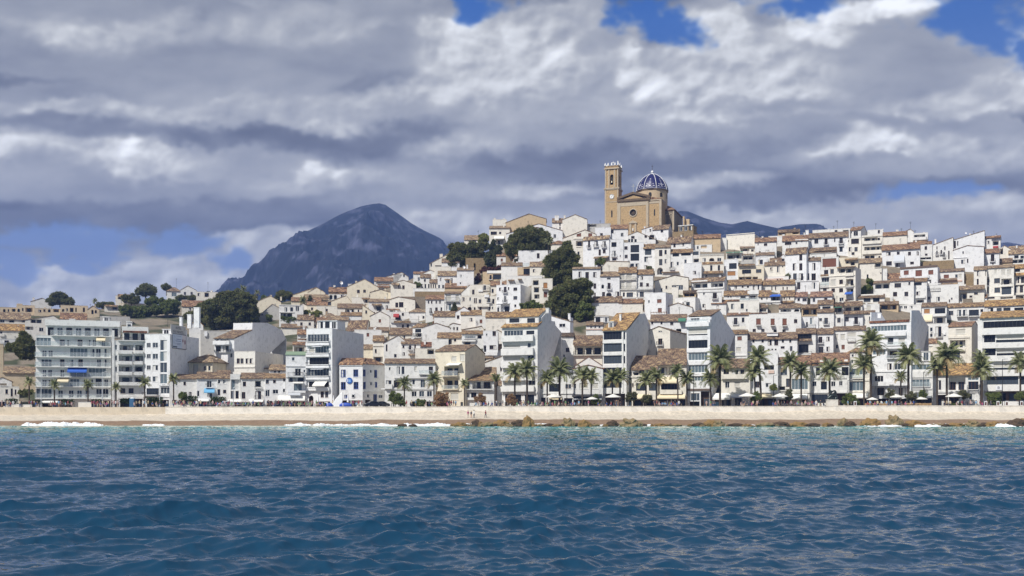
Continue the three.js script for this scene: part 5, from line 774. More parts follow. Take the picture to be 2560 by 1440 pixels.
house('street of white house fronts with many balconies climbing the lane', [940, 1235], [310, 400, 620], { kind: 'front', apex: 1230, right: 315, wall: 'white', roof: 'pale', d: 10, over: 0.3 }, 'D 480-540 18 1010; D 470-530 18 1070; n 420-470 18 1120; D 500-570 20 1110; n 420-460 14 1010; o 540-610 1090-1150; n 480-600 20 1175');
house('big white house with a roof of antennas on the right skyline', [1210, 1670], [222, 330, 480], { kind: 'front', apex: 1660, right: 225, wall: 'snow', roof: 'pale', d: 10, over: 0.15 }, 'n 345-450 50 1248; n 345-410 16 1298; T 180-260 1515; S 212-240 1390-1420; C 220-270 1455-1475; S 220-245 1545-1570');
house('white house with a red balcony cloth on the right skyline', [1665, 1890], [280, 302, 490], { wall: 'white', roof: 'clay', d: 8 }, 'n 345-385 32 1720; o 345-410 1780-1865; A 410-450 1785-1860 r; P 405-448 1780-1870 0.4; C 250-285 1815-1835; T 225-285 1830; E 270-300 1760-1890');
house('white gabled house with one small keyhole window below the antenna house', [1235, 1660], [412, 465, 760], { kind: 'front', apex: 1430, right: 440, wall: 'snow', roof: 'clay', d: 9, over: 0.25 }, 'n 490-522 20 1372; n 605-660 56 1372; n 590-650 20 1435; n 715-745 20 1385; B 575-582 1235-1430');
house('white house with two tall black balcony doors and a rust roof', [1485, 1872], [465, 515, 730], { wall: 'snow', roof: 'clay', d: 8, over: 0.5 }, 'D 532-638 50 1648; D 530-630 48 1780; n 545-650 30 1512; n 665-690 50 1650; n 650-672 20 1785');
house('orange roofed dormer on the white keyhole gable', [1455, 1630], [380, 418, 470], { wall: 'ivory', roof: 'clay', d: 5 }, 'C 370-400 1600-1618');
house('ivory gabled house with a broken pale roof at the far right edge', [1870, 2110], [405, 520, 620], { kind: 'front', apex: 1940, right: 515, wall: 'ivory', roof: 'pale', d: 8, over: 0.1 }, 'o 450-530 1885-1925');
house('white house with black windows and ochre roof at the far right edge', [2000, 2340], [415, 515, 665], { wall: 'white', roof: 'pale', d: 9 }, 'm 545-585 60 2110; m 548-588 50 2190; o 600-650 2055-2205; C 390-430 2100-2120');
house('small brown roofed cottage right of the two black balcony doors', [1870, 2050], [590, 640, 700], { wall: 'tan', roof: 'brown', d: 6 });
house('rounded ochre stone bastion in the middle of the right slope', [805, 1245], [615, 620, 740], { wall: 'stone', kind: 'flat', d: 5, name: 'stone_wall', cat: 'wall', cap: false }, 'n 665-690 16 915');
house('square ochre stone wall beside the grey three storey block', [1375, 1535], [785, 800, 960], { wall: 'stone', kind: 'flat', d: 4, name: 'stone_wall', cat: 'wall', cap: false });
house('white house with three brown shutters and a long balcony', [502, 1020, 1048], [695, 720, 940], { wall: 'snow', kind: 'flat' }, 'k 752-815 68 585; k 748-838 88 757; k 748-810 68 925; P 835-862 650-905 0.6; o 880-932 865-930; B 695-722 500-1020 dark; S 890-930 870-905');
house('small rust tiled roof left of the three brown shutters', [295, 505], [798, 860, 890], { wall: 'ivory', roof: 'clay', d: 6 });
house('white house with an orange roof, two square brown windows and a black slot', [360, 690], [865, 898, 1220], { wall: 'white', roof: 'clay', d: 8 }, 'n 930-990 90 468; n 915-955 28 628; n 1052-1112 58 430; n 1050-1110 54 586');
house('white house with a long black slot window and stacked white balconies', [662, 870], [865, 905, 1220], { wall: 'white', roof: 'ochre', d: 8 }, 'V 920-962 672-798; n 1045-1095 52 750; o 1030-1105 722-840; P 1108-1135 715-850 0.5; o 1158-1200 722-830');
house('white house with a dark sun terrace under a brown roof beside the shrubs', [130, 365], [902, 928, 1100], { wall: 'white', roof: 'brown', d: 7 }, 'o 930-1005 150-355');
house('pink and white house with two brown windows under a brown roof', [1040, 1385], [735, 765, 960], { wall: 'white', roof: 'brown', d: 8 }, 'k 812-862 70 1140; n 808-855 34 1280; s 800-855 50 1330; E 862-892 1030-1290; B 890-915 1035-1360 pink');
house('white house with an ochre roof and small square window in the lower right slope', [1075, 1290], [935, 1000, 1060], { wall: 'white', roof: 'ochre', d: 7 }, 'n 1010-1045 26 1212');
house('long white house with a black doorway below the ochre roof', [860, 1310], [940, 955, 1205], { wall: 'white', kind: 'flat', d: 7 }, 'n 1118-1158 30 900; m 1120-1188 50 1025; n 1130-1158 22 1215; n 1155-1195 16 1183; R 1000-1040 880-1060 0.3; B 935-950 880-1065');
house('ivory low house with a great black garage opening and outdoor steps', [1285, 1665], [968, 1015, 1200], { wall: 'ivory', roof: 'pale', d: 8 }, 'o 1055-1165 1315-1428; n 1058-1090 54 1550; E 990-1018 1290-1660; n 1100-1130 40 1480');
house('stone step terraces below the black garage opening', [1370, 1500], [1130, 1150, 1210], { wall: 'greystone', kind: 'flat', d: 4, name: 'stone_wall', cat: 'wall' });
house('grey three storey block with black balconies on the right edge of town', [1520, 1700], [700, 745, 1140], { wall: 'warm', roof: 'pale', d: 9, name: 'apartment_building', cat: 'apartment building' }, 'o 745-830 1680-1700; n 760-830 30 1580; n 870-950 26 1575');
house('grey block with white blinds above black double windows near the right edge', [1690, 2075], [685, 715, 1140], { wall: 'warm', roof: 'pale', d: 9, name: 'apartment_building', cat: 'apartment building' }, 's 742-800 42 1822; s 740-810 62 1928; s 740-810 64 2010; n 862-930 80 1842; o 865-950 1900-2045; n 990-1062 78 1845; V 980-1085 1905-2040; R 925-955 1895-2050 0.5; o 850-955 1700-1730; P 955-975 1890-2060 0.5; o 980-1070 1700-1725');
house('white house with paired black doors and orange tiled strip at the right edge', [2075, 2340], [670, 720, 1140], { wall: 'ivory', roof: 'gold', d: 9 }, 'V 720-775 2090-2160; n 840-930 40 2128; n 840-935 44 2195; n 960-1060 44 2110; n 960-1060 44 2180; E 785-825 2085-2230; P 935-952 2085-2230 0.5; o 1110-1150 2095-2210; P 1065-1090 2085-2230 0.5');
house('brown roofed low row under the grey blocks at the right edge', [1490, 1700], [1095, 1130, 1200], { wall: 'white', roof: 'clay', d: 6 });
house('ivory wall with rust strip and dark openings under the black doors', [1690, 2100], [1085, 1110, 1200], { wall: 'ivory', roof: 'clay', d: 6, kind: 'flat' }, 'n 1110-1145 100 1760; o 1115-1145 1890-2060');
tile(0, 680, 3.6);                                         // far left
house('beige terrace houses with arches, leftmost one', [-40, 150], [310, 318, 385], { wall: 'beige', kind: 'flat', d: 8 }, 'a 332-362 22 38; o 330-358 108-140; n 335-358 14 76');
house('beige terrace houses with arches, the taller second one', [148, 312], [288, 300, 385], { wall: 'beige', kind: 'flat', d: 8 }, 'a 330-360 22 168; o 322-360 228-292; n 325-350 14 205; C 280-300 150-200');
house('beige terrace houses with arches, third one with a small square window', [308, 548], [325, 330, 385], { wall: 'beige', kind: 'flat', d: 8 }, 'n 340-362 26 358; a 335-362 24 443; o 335-360 480-530; n 335-358 18 400');
house('beige terrace houses with arches, fourth one with deep square porches', [545, 792], [292, 302, 385], { wall: 'beige', kind: 'flat', d: 8 }, 'a 332-358 20 568; o 322-360 628-662; o 322-360 678-690; n 322-362 22 650; o 320-360 745-765; n 328-352 16 605');
house('beige terrace houses with arches, gabled end house with two dark arches', [788, 895], [305, 340, 400], { kind: 'front', apex: 835, wall: 'beige', roof: 'pale', d: 8, over: 0.1 }, 'a 340-380 20 832; a 342-372 20 862');
house('second terrace row with a long orange roof and white end chimneys', [-40, 275], [368, 424, 475], { wall: 'ivory', roof: 'pale', d: 8 }, 'o 432-455 80-130,195-250; w 430-455 40 20; C 370-425 52-66; C 370-425 192-204');
house('third terrace row with an orange roof and a white balcony band', [-40, 230], [470, 525, 590], { wall: 'warm', roof: 'gold', d: 8 }, 'o 535-560 -20-200; P 555-580 -40-205 0.4; C 475-500 20-34,155-168');
house('lowest white terrace row with curved canopies at the left edge', [-40, 190], [595, 605, 680], { wall: 'white', kind: 'flat', d: 7 }, 'n 615-635 40 60; B 625-645 -40-160');
house('white gabled house behind the long balcony block', [225, 560], [390, 440, 600], { kind: 'front', apex: 480, wall: 'warm', roof: 'pale', d: 9, over: 0.1 }, 'o 425-460 275-375; w 500-535 40 372; o 490-520 225-300');
house('orange tiled roofs behind the balcony block roof', [540, 780], [372, 425, 480], { wall: 'ivory', roof: 'clay', d: 7 }, 'n 430-450 30 600');
house('tall brown wall at the left edge of the picture', [-60, 30], [640, 650, 920], { wall: 'beige', kind: 'flat', depth: 300, d: 8 });
house('low ochre roofed hall left of the balcony block', [28, 340], [858, 910, 1160], { wall: 'beige', roof: 'pale', d: 9, depth: 290 });
house('white gabled porch house at the left edge', [-60, 105], [950, 985, 1160], { kind: 'front', apex: 20, wall: 'white', roof: 'pale', d: 8, depth: 280, over: 0.3 });
house('grey white cottage with two dark windows and a brown cornice at the left end', [-60, 168], [1000, 1032, 1228], { kind: 'flat', wall: 'warm', d: 9 }, 'n 1055-1098 24 60; n 1048-1120 20 106; n 1058-1105 16 140; B 1002-1022 -60-165 greystone');
house('small white house on the skyline left of the dark pine', [275, 460], [235, 270, 310], { kind: 'front', apex: 380, wall: 'white', roof: 'pale', d: 8, over: 0.1 }, 'C 225-255 290-310');
house('white villa with terraces on the skyline beside the bushy pine', [1040, 1240], [190, 215, 290], { kind: 'flat', wall: 'ivory', d: 9 }, 'E 200-225 1060-1180; C 180-200 1180-1195; o 225-245 1060-1100');
house('cream garden terrace house below the skyline villa', [940, 1120], [292, 300, 350], { kind: 'flat', wall: 'ivory', d: 8 }, 'o 315-340 1005-1060; E 296-310 940-1060');
house('long cream garden wall below the villa on the left skyline', [1070, 1390], [278, 284, 325], { wall: 'cream', kind: 'flat', d: 3, name: 'garden_wall', cat: 'wall' }, 'F 262-290 1110-1125; F 262-290 1180-1195');
house('grey gabled hut behind the white penthouse', [900, 1170], [385, 400, 470], { kind: 'flat', wall: 'grey', d: 8 });
tile(400, 680, 3.6);
house('white pavilion with a small conical roof and tall glazing on the left crest', [60, 190], [140, 175, 225], { kind: 'hip', wall: 'white', roof: 'brown', d: 8 }, 'v 185-220 105-150; T 50-140 146');
house('white villa with chimneys and dark windows on the left crest', [185, 330], [125, 165, 240], { kind: 'front', apex: 250, wall: 'white', roof: 'pale', d: 8, over: 0.1 }, 'n 180-205 20 225; n 180-205 20 285; C 120-150 230-245');
house('ivory villa with a dark doorway at the foot of the mountain', [325, 520], [165, 180, 245], { kind: 'flat', wall: 'ivory', d: 8 }, 'o 185-225 400-440; n 190-215 24 350; T 85-170 430; C 160-182 455-470');
house('cream curved villa wall left of the large pine grove', [195, 480], [260, 310, 380], { wall: 'ivory', roof: 'clay', d: 8 }, 'n 325-350 20 270; C 290-315 258-272; E 262-285 370-460');
house('white house with slatted front peeking above the pine grove', [760, 870], [205, 218, 255], { kind: 'flat', wall: 'warm', d: 7 });
house('cream house row with many small chimneys right of the pine grove', [870, 1090], [215, 270, 350], { kind: 'front', apex: 990, wall: 'cream', roof: 'pale', d: 9, over: 0.15 }, 'C 200-250 990-1005; C 215-250 1080-1095; C 255-300 900-915');
house('pale villa with black framed windows and a long terrace beside the pine grove', [1072, 1290], [285, 300, 470], { kind: 'flat', wall: 'white', d: 9 }, 'm 318-358 24 1133; m 318-355 24 1185; m 310-350 12 1228; m 310-350 14 1244; o 365-420 1085-1190; B 358-366 1075-1210; B 295-302 1072-1260');
house('cream low house with a terracotta roof above the pale villa', [1180, 1450], [232, 262, 330], { wall: 'cream', roof: 'clay', d: 8 }, 'o 268-290 1380-1460; C 235-260 1190-1205');
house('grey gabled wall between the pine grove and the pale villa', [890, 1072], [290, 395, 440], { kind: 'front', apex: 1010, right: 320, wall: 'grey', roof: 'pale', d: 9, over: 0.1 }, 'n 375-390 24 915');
house('cream hillside house with rounded corners above the pale villa', [1195, 1510], [140, 210, 250], { kind: 'front', apex: 1400, wall: 'cream', roof: 'pale', d: 9, over: 0.1 }, 'C 130-165 1395-1412');
house('brown roofed cottages around the tower penthouse', [1090, 1320], [470, 500, 560], { wall: 'ivory', roof: 'brown', d: 8 });
house('white gabled loft behind the hotel sign', [262, 388], [440, 480, 560], { kind: 'front', apex: 345, wall: 'white', roof: 'gold', d: 8, depth: 300, over: 0.2 }, 'n 475-500 16 325');
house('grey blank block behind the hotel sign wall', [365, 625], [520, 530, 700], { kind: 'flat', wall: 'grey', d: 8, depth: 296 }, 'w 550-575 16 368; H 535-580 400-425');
house('white flat roof edge below the pine grove', [600, 790], [515, 528, 600], { kind: 'flat', wall: 'white', d: 6, depth: 305 });

// ---------------------------------------------------------------- the church on the hilltop
function frameAt(left, foot, d, turn) {                     // a local frame: x along the front, y up, z towards the viewer
  const t = (px(left) - 1280) / F, X0 = t * d, cs = Math.cos(turn), sn = Math.sin(turn), Y0 = up(py(foot), d);
  return { X0, Y0, d, turn, x: (p, z = 0) => { const q = (px(p) - 1280) / F; return (q * (d - z * cs) - X0 + sn * z) / (cs + q * sn); }, y: (p, x = 0, z = 0) => up(py(p), d - x * sn - z * cs) - Y0 };
}
function makeChurch() {
  tile(1440, 380, 4.8);
  const f = frameAt(345, 985, 446, 0.34), root = thing('church', 'sandstone church with a square bell tower, a blue tiled dome and a rose window', 'church', [f.X0, f.Y0 - 4, -f.d], -f.turn);
  const Y = (p, x = 0, z = 0) => f.y(p, x, z) + 4, X = f.x, stone = WALL.church, pale = plaster([0.52, 0.44, 0.33]), dark = std([0.18, 0.13, 0.09], 0.9), black = std([0.02, 0.018, 0.018], 0.8);
  // bell tower
  const w = X(510), c0 = Y(438, w / 2), c1 = Y(205, w / 2), top = Y(165, w / 2), mid = w / 2;
  const wallWith = (x0, x1, y0, y1, z, thick, holes) => {   // a wall with arched openings [centre, half width, bottom, top]
    const s = new THREE.Shape([[x0, y0], [x1, y0], [x1, y1], [x0, y1]].map((q) => new THREE.Vector2(...q)));
    for (const [c, r, b, t] of holes) { const p = new THREE.Path(); p.moveTo(c - r, b); p.lineTo(c - r, t - r); p.absarc(c, t - r, r, Math.PI, 0, true); p.lineTo(c + r, b); p.closePath(); s.holes.push(p); }
    return metres(new THREE.ExtrudeGeometry(s, { depth: thick, bevelEnabled: false, curveSegments: 8 }).translate(0, 0, z - thick));
  };
  const tower = mesh('bell_tower', [box(0, w, 0, c0, -w, 0), wallWith(0.15, w - 0.15, c0, c1, -0.15, 0.9, [[mid, 0.72, Y(392, mid), Y(268, mid)]]), wallWith(0.15, w - 0.15, c0, c1, -0.9, 0.5, []).translate(0, 0, -w + 1.3),
    wallWith(0.15, w - 0.15, c0, c1, 0, 0.9, [[mid, 0.72, Y(392, mid), Y(268, mid)]]).rotateY(Math.PI / 2).translate(w - 0.15, 0, 0.0), box(0.15, 1.0, c0, c1, -w + 0.9, -1.06)], stone, root);
  mesh('pilaster', [0.02, 0.26, 0.66, 0.90].map((q) => box(w * q, w * q + 0.5, c0 + 0.4, c1 - 0.3, -0.149, 0.06)), pale, tower);
  mesh('pilaster', [0.03, 0.90].map((q) => box(w * q, w * q + 0.42, 0, c0 - 0.3, 0.003, 0.09)), pale, tower);
  mesh('cornice', [box(-0.35, w + 0.35, c0 - 0.25, c0 + 0.3, -w - 0.35, 0.35), box(-0.2, w + 0.2, c0 - 0.6, c0 - 0.252, -w - 0.2, 0.2), box(-0.35, w + 0.35, c1, c1 + 0.45, -w - 0.35, 0.35), box(-0.1, w + 0.1, Y(600, mid) - 0.15, Y(600, mid) + 0.15, -w - 0.1, 0.1)], pale, tower);
  mesh('parapet', [box(0.05, w - 0.05, c1 + 0.452, top - 0.35, -w + 0.05, -0.05), box(-0.1, w + 0.1, top - 0.348, top, -w - 0.1, 0.1)], stone, root);
  mesh('panel', [box(w * 0.16, w * 0.86, Y(590, mid), Y(470, mid), 0.003, 0.05)], stone, tower);
  const white = std([0.82, 0.82, 0.80], 0.6);
  for (const [q, z] of [[0.03, 0], [0.25, 0], [0.5, 0], [0.75, 0], [0.97, 0], [0.97, -0.5], [0.97, -1], [0.5, -1], [0.03, -1], [0.03, -0.5]]) mesh('pinnacle', [new THREE.LatheGeometry([[0, 0], [0.38, 0], [0.38, 0.25], [0.26, 0.4], [0.32, 0.7], [0.1, 1.35], [0, 1.5]].map((v) => new THREE.Vector2(...v)), 8).translate(w * q, top, z * w)], white, root);
  mesh('bell', [new THREE.LatheGeometry([[0, 1.0], [0.25, 0.95], [0.35, 0.5], [0.55, 0.05], [0.5, 0], [0, 0.05]].map((v) => new THREE.Vector2(...v)), 12).translate(mid, Y(365, mid), -0.7), box(mid - 0.06, mid + 0.06, Y(335, mid), Y(290, mid), -0.75, -0.6)], std([0.30, 0.28, 0.22], 0.4, { metalness: 0.7 }), root);
  mesh('bell_louvre', [box(mid - 0.72, mid + 0.72, Y(392, mid), Y(268, mid), -1.5, -1.4)], black, tower);
  const clock = mesh('clock', [new THREE.CylinderGeometry(1.08, 1.08, 0.16, 28).rotateX(Math.PI / 2).translate(X(430), Y(535, mid), 0.1)], white, root);
  mesh('clock_hand', [box(-0.05, 0.05, 0, 0.75, 0, 0.02).rotateZ(-0.5).translate(X(430), Y(535, mid), 0.2), box(-0.06, 0.06, 0, 0.5, 0, 0.02).rotateZ(2.4).translate(X(430), Y(535, mid), 0.221), new THREE.TorusGeometry(0.98, 0.07, 5, 28).translate(X(430), Y(535, mid), 0.18), ...Array.from({ length: 12 }, (_, i) => box(-0.04, 0.04, 0.68, 0.88, 0.18, 0.2).rotateZ(i * Math.PI / 6).translate(X(430), Y(535, mid), 0))], dark, clock);
  mesh('window', [box(X(422), X(438), Y(784, mid), Y(702, mid), -0.02, 0.02)], black, tower);
  mesh('aerial', [430, 440, 462, 490, 520].map((p, i) => bar([X(p), top, -1.5], [X(p), top + 1.6 + (i % 2) * 0.8, -1.5], 0.06)).concat([box(X(425), X(445), top + 1.5, top + 1.9, -1.6, -1.4), box(X(485), X(500), top + 1.4, top + 2.2, -1.6, -1.4)]), std([0.6, 0.62, 0.64], 0.5), root);
  // main front with pediment and rose window
  const x0 = X(505), x1 = X(872), ye = Y(600, x0), xm = X(685), ya = Y(505, xm), rose = [X(685), Y(730, xm)], depth = 26;
  const s = new THREE.Shape([[x0, 0], [x1, 0], [x1, ye], [x0, ye]].map((q) => new THREE.Vector2(...q))), hole = new THREE.Path(); hole.absarc(rose[0], rose[1], 1.45, 0, 6.2832, true); s.holes.push(hole);
  const front = mesh('front_wall', [metres(new THREE.ExtrudeGeometry(s, { depth: 0.8, bevelEnabled: false, curveSegments: 16 }).translate(0, 0, -0.8)), box(x0, x0 + 0.8, 0, ye, -depth, -0.802), box(x1 - 0.8, x1, 0, ye, -depth, -0.802), poly([[x0 + 1, ye + 0.5], [x1 - 1, ye + 0.5], [xm, ya - 0.3]], -0.5, -0.1)], stone, root);
  mesh('rose_window', [new THREE.TorusGeometry(1.62, 0.26, 8, 32).translate(rose[0], rose[1], 0.02)], pale, front);
  mesh('rose_glass', [new THREE.CylinderGeometry(1.5, 1.5, 0.05, 24).rotateX(Math.PI / 2).translate(rose[0], rose[1], -0.5)], black, front);
  mesh('rose_tracery', [0, 1, 2, 3].map((i) => box(-1.45, 1.45, -0.05, 0.05, -0.44, -0.38).rotateZ(i * Math.PI / 4).translate(rose[0], rose[1], i * 0.003)).concat([new THREE.TorusGeometry(0.55, 0.05, 5, 18).translate(rose[0], rose[1], -0.36)]), dark, front);
  const rake = (ax, ay, bx, by, h, z0, z1) => poly([[ax, ay], [bx, by], [bx, by + h], [ax, ay + h]], z0, z1);
  mesh('pediment', [box(x0 - 0.4, x1 + 0.6, ye, ye + 0.95, -0.9, 0.45), box(x0 - 0.1, x1 + 0.3, ye - 0.5, ye - 0.002, 0.003, 0.2), rake(x0 - 0.4, ye + 0.96, xm - 0.003, ya, 0.95, -0.95, 0.5), rake(xm + 0.003, ya, x1 + 0.6, ye + 0.96, 0.95, -0.95, 0.5)], std([0.25, 0.19, 0.14], 0.95, { map: stoneGrain }), root);
  mesh('nave_roof', [poly([[x0 - 0.1, ye + 0.97], [xm, ya + 0.2], [x1 + 0.3, ye + 0.97]], -depth, -1)], ROOF.clay, root);
  mesh('pilaster', [box(x0 + 0.05, x0 + 1.1, 0, ye - 0.6, 0.003, 0.22), box(x1 - 1.1, x1 - 0.02, 0, ye - 0.6, 0.003, 0.22), box(x0 + 1.102, x1 - 1.102, ye - 2.1, ye - 0.6, 0.003, 0.12)], pale, front);
  const nx = X(685), ny = Y(945, nx), niche = mesh('portal_niche', [box(nx - 1.5, nx - 0.75, 0, Y(858, nx), 0.003, 0.4), box(nx + 0.75, nx + 1.5, 0, Y(858, nx), 0.003, 0.4), box(nx - 1.8, nx + 1.8, Y(858, nx), Y(846, nx), 0.003, 0.6), poly([[nx - 1.7, Y(845, nx)], [nx + 1.7, Y(845, nx)], [nx, Y(822, nx)]], 0.003, 0.5)], pale, root);
  mesh('recess', [wallWith(nx - 0.75, nx + 0.75, 0, Y(858, nx), 0.2, 0.19, [[nx, 0.5, 0.01, Y(872, nx)]]), box(nx - 0.6, nx + 0.6, 0, Y(866, nx), 0.003, 0.008)], stone, niche);
  mesh('statue', [new THREE.LatheGeometry([[0, 0], [0.32, 0], [0.24, 0.6], [0.28, 1.0], [0.08, 1.2], [0, 1.2]].map((v) => new THREE.Vector2(...v)), 9).translate(nx, ny - 0.2, 0.14), ball(0.16, nx, ny + 1.12, 0.14)], white, niche);
  const cx = X(685), cy = ya + 0.9;
  mesh('cross', [cyl(0.34, 0.3, 0.55, cx, cy, -0.3), box(cx - 0.09, cx + 0.09, cy + 0.55, cy + 3.5, -0.39, -0.21), box(cx - 0.75, cx + 0.75, cy + 2.45, cy + 2.62, -0.38, -0.22)], std([0.42, 0.44, 0.44], 0.6), root);
  // right wing
  const wx0 = X(877), wx1 = X(1022), wy = Y(575, wx1);
  const wing = mesh('side_wing', [box(x1 + 0.01, wx1, 0, wy, -11, -0.35)], stone, root);
  mesh('pilaster', [box(wx1 - 0.9, wx1 + 0.1, 0, wy, -0.34, -0.1), box(wx0 - 0.1, wx1 + 0.1, wy, wy + 0.45, -11.1, -0.05), box(wx0, wx1 - 0.902, wy - 1.2, wy - 0.3, -0.349, -0.22)], pale, wing);
  mesh('window', [box(X(932), X(948), Y(768, wx0), Y(690, wx0), -0.37, -0.33)], black, wing);
  mesh('roof', [poly([[0, 0], [wx1 - x1, 0], [wx1 - x1, 0.35], [0, 1.4]], -11, -0.2).translate(x1 + 0.01, wy + 0.452, 0)], ROOF.clay, wing);
  // drum and dome
  const z = -12.5, dx = X(915, z), y0 = Y(700, dx, z), y1 = Y(484, dx, z), R = (X(1110, z) - X(726, z)) / 2;
  const drum = mesh('drum', [new THREE.CylinderGeometry(R * 0.97, R * 0.97, y1 - y0, 8, 1).rotateY(Math.PI / 8 + 0.06).translate(dx, (y0 + y1) / 2, z), box(dx - R * 0.9, dx + R * 0.9, 0, y0, z - R * 0.9, z + R * 0.9)].map((g) => metres(g)), WALL.tan, root);
  for (let i = 0; i < 8; i++) {
    const a = i * Math.PI / 4 + 0.06, q = R * 0.97 * Math.cos(Math.PI / 8) + 0.02, m = mesh('drum_window', [metres(new THREE.ExtrudeGeometry((() => { const p = new THREE.Shape(); p.moveTo(-0.65, 0); p.lineTo(-0.65, 1.2); p.absarc(0, 1.2, 0.65, Math.PI, 0, true); p.lineTo(0.65, 0); p.closePath(); return p; })(), { depth: 0.06, bevelEnabled: false }))], black, drum);
    m.position.set(dx + Math.sin(a) * q, y1 - 3.1, z + Math.cos(a) * q); m.rotation.y = a;
  }
  mesh('cornice', [new THREE.CylinderGeometry(R * 1.03, R * 1.0, 0.5, 8).rotateY(Math.PI / 8 + 0.06).translate(dx, y1 + 0.05, z)], WALL.stone, drum);
  const hD = Y(262, dx, z) - y1 - 0.3, prof = (q) => R * 0.99 * Math.pow(Math.max(0, 1 - Math.pow(q, 1.75)), 0.62) + 0.02;
  const pattern = canvasTexture(1024, 1024, (g, W, Hh) => {  // one glazed tile field per rib gap, eight round the dome
    g.fillStyle = '#12124e'; g.fillRect(0, 0, W, Hh);
    const r = rng(3); for (let i = 0; i < 3000; i++) { g.fillStyle = `rgba(${20 + r() * 20},${20 + r() * 20},${70 + r() * 50},0.5)`; g.fillRect(r() * W, r() * Hh, 5, 5); }
    const dia = (x, y, a, b) => { g.beginPath(); g.moveTo(x, y - b); g.lineTo(x + a, y); g.lineTo(x, y + b); g.lineTo(x - a, y); g.closePath(); g.fillStyle = '#e8e8ea'; g.fill(); g.beginPath(); g.moveTo(x, y - b * 0.42); g.lineTo(x + a * 0.42, y); g.lineTo(x, y + b * 0.42); g.lineTo(x - a * 0.42, y); g.closePath(); g.fillStyle = '#1c1c58'; g.fill(); };
    for (let i = 0; i < 8; i++) {
      const x = (i + 0.5) * 128;
      g.strokeStyle = '#e8e8ea'; g.lineWidth = 4; g.beginPath();
      for (let k = 0; k <= 6; k++) g.lineTo(x - 60 + k * 20, 930 - (k % 2) * 46);
      g.stroke(); g.fillStyle = '#dcdce2'; g.fillRect(i * 128, 985, 128, 14);
      for (const k of [-1, 0, 1]) dia(x + k * 38, 858, 11, 26);
      if (i % 2 === 0) for (const [u, v] of [[0, 800], [-18, 770], [18, 770], [0, 740]]) dia(x + u, v, 12, 22);
      for (const v of [690, 610, 520, 430]) dia(x, v, 11, 20);
      for (const k of [-1, 1]) dia(x + k * 34, 740, 9, 18);
    }
  });
  pattern.wrapT = THREE.ClampToEdgeWrapping;
  const pts = []; for (let i = 0; i <= 28; i++) pts.push(new THREE.Vector2(prof(i / 28), hD * i / 28));
  const dome = mesh('dome', new THREE.LatheGeometry(pts, 64).rotateY(Math.PI / 8 + 0.06).translate(dx, y1 + 0.3, z), std(0xffffff, 0.42, { map: pattern }), root);
  for (let i = 0; i < 8; i++) {
    const a = Math.PI / 8 + 0.06 + i * Math.PI / 4, c = new THREE.CatmullRomCurve3(pts.map((p) => new THREE.Vector3(dx + Math.sin(a) * (p.x + 0.03), y1 + 0.3 + p.y, z + Math.cos(a) * (p.x + 0.03))));
    mesh('rib', new THREE.TubeGeometry(c, 26, 0.12, 6), white, dome);
  }
  const ly = y1 + 0.3 + hD;
  mesh('finial', [cyl(0.55, 0.3, 0.35, dx, ly - 0.1, z, 12), ball(0.62, dx, ly + 0.8, z, 14, 10)], white, root);
  mesh('cross', [cyl(0.09, 0.07, 2.6, dx, ly + 1.3, z, 6), box(dx - 0.45, dx + 0.45, ly + 3.2, ly + 3.34, z - 0.06, z + 0.06), box(dx - 0.06, dx + 0.06, ly + 3.341, ly + 4.0, z - 0.05, z + 0.05)], std([0.05, 0.05, 0.05], 0.5), root);
  // transept and apse on the right
  const az0 = -9, bx0 = wx1 + 0.02, bx1 = X(1176, az0), by = Y(688, bx1, az0), bd = 20;
  const tr = mesh('transept', [wallWith(bx0 - 1, bx1, 0, by, az0, 0.8, []), box(bx0, bx1, 0, by, az0 - bd, az0 - 0.802)], WALL.greystone, root);
  for (const p of [1097, 1140]) { const c = X(p, az0), y = Y(765, c, az0); mesh('blind_arch', [new THREE.TorusGeometry(0.75, 0.16, 5, 12, Math.PI).translate(c, y, az0 + 0.05), box(c - 0.9, c - 0.6, 0, y, az0 + 0.003, az0 + 0.2), box(c + 0.6, c + 0.9, 0, y, az0 + 0.003, az0 + 0.2)], pale, tr); }
  mesh('pilaster', [box(bx1 - 0.5, bx1 + 0.05, 0, by, az0 + 0.003, az0 + 0.15)], pale, tr);
  const rg = new THREE.BufferGeometry(), v = [[bx0 - 1.2, by, az0 + 0.5], [bx1 + 0.5, by, az0 + 0.5], [bx1 + 0.5, by, az0 - bd], [bx0 - 1.2, by + 3.4, az0 - 6], [bx1 - 2.5, by + 2.6, az0 - 7.5], [bx0 - 1.2, by + 3.4, az0 - bd]], fs = [[0, 1, 4], [0, 4, 3], [1, 2, 4], [3, 4, 2], [3, 2, 5]];
  rg.setAttribute('position', new THREE.BufferAttribute(new Float32Array(fs.flat().flatMap((i) => v[i])), 3)); rg.computeVertexNormals();
  mesh('roof', [metres(rg), box(bx0 - 1.0, bx1 + 0.4, by - 0.35, by - 0.003, az0 - bd, az0 + 0.45)], ROOF.clay, tr);
  mesh('buttress', [box(X(1282, -16), X(1300, -16), 0, Y(825, 0, -16), -18, -16), box(X(1285, -16), X(1350, -16), 0, Y(850, 0, -16), -20, -18.01)], WALL.tan, root);
}
makeChurch();

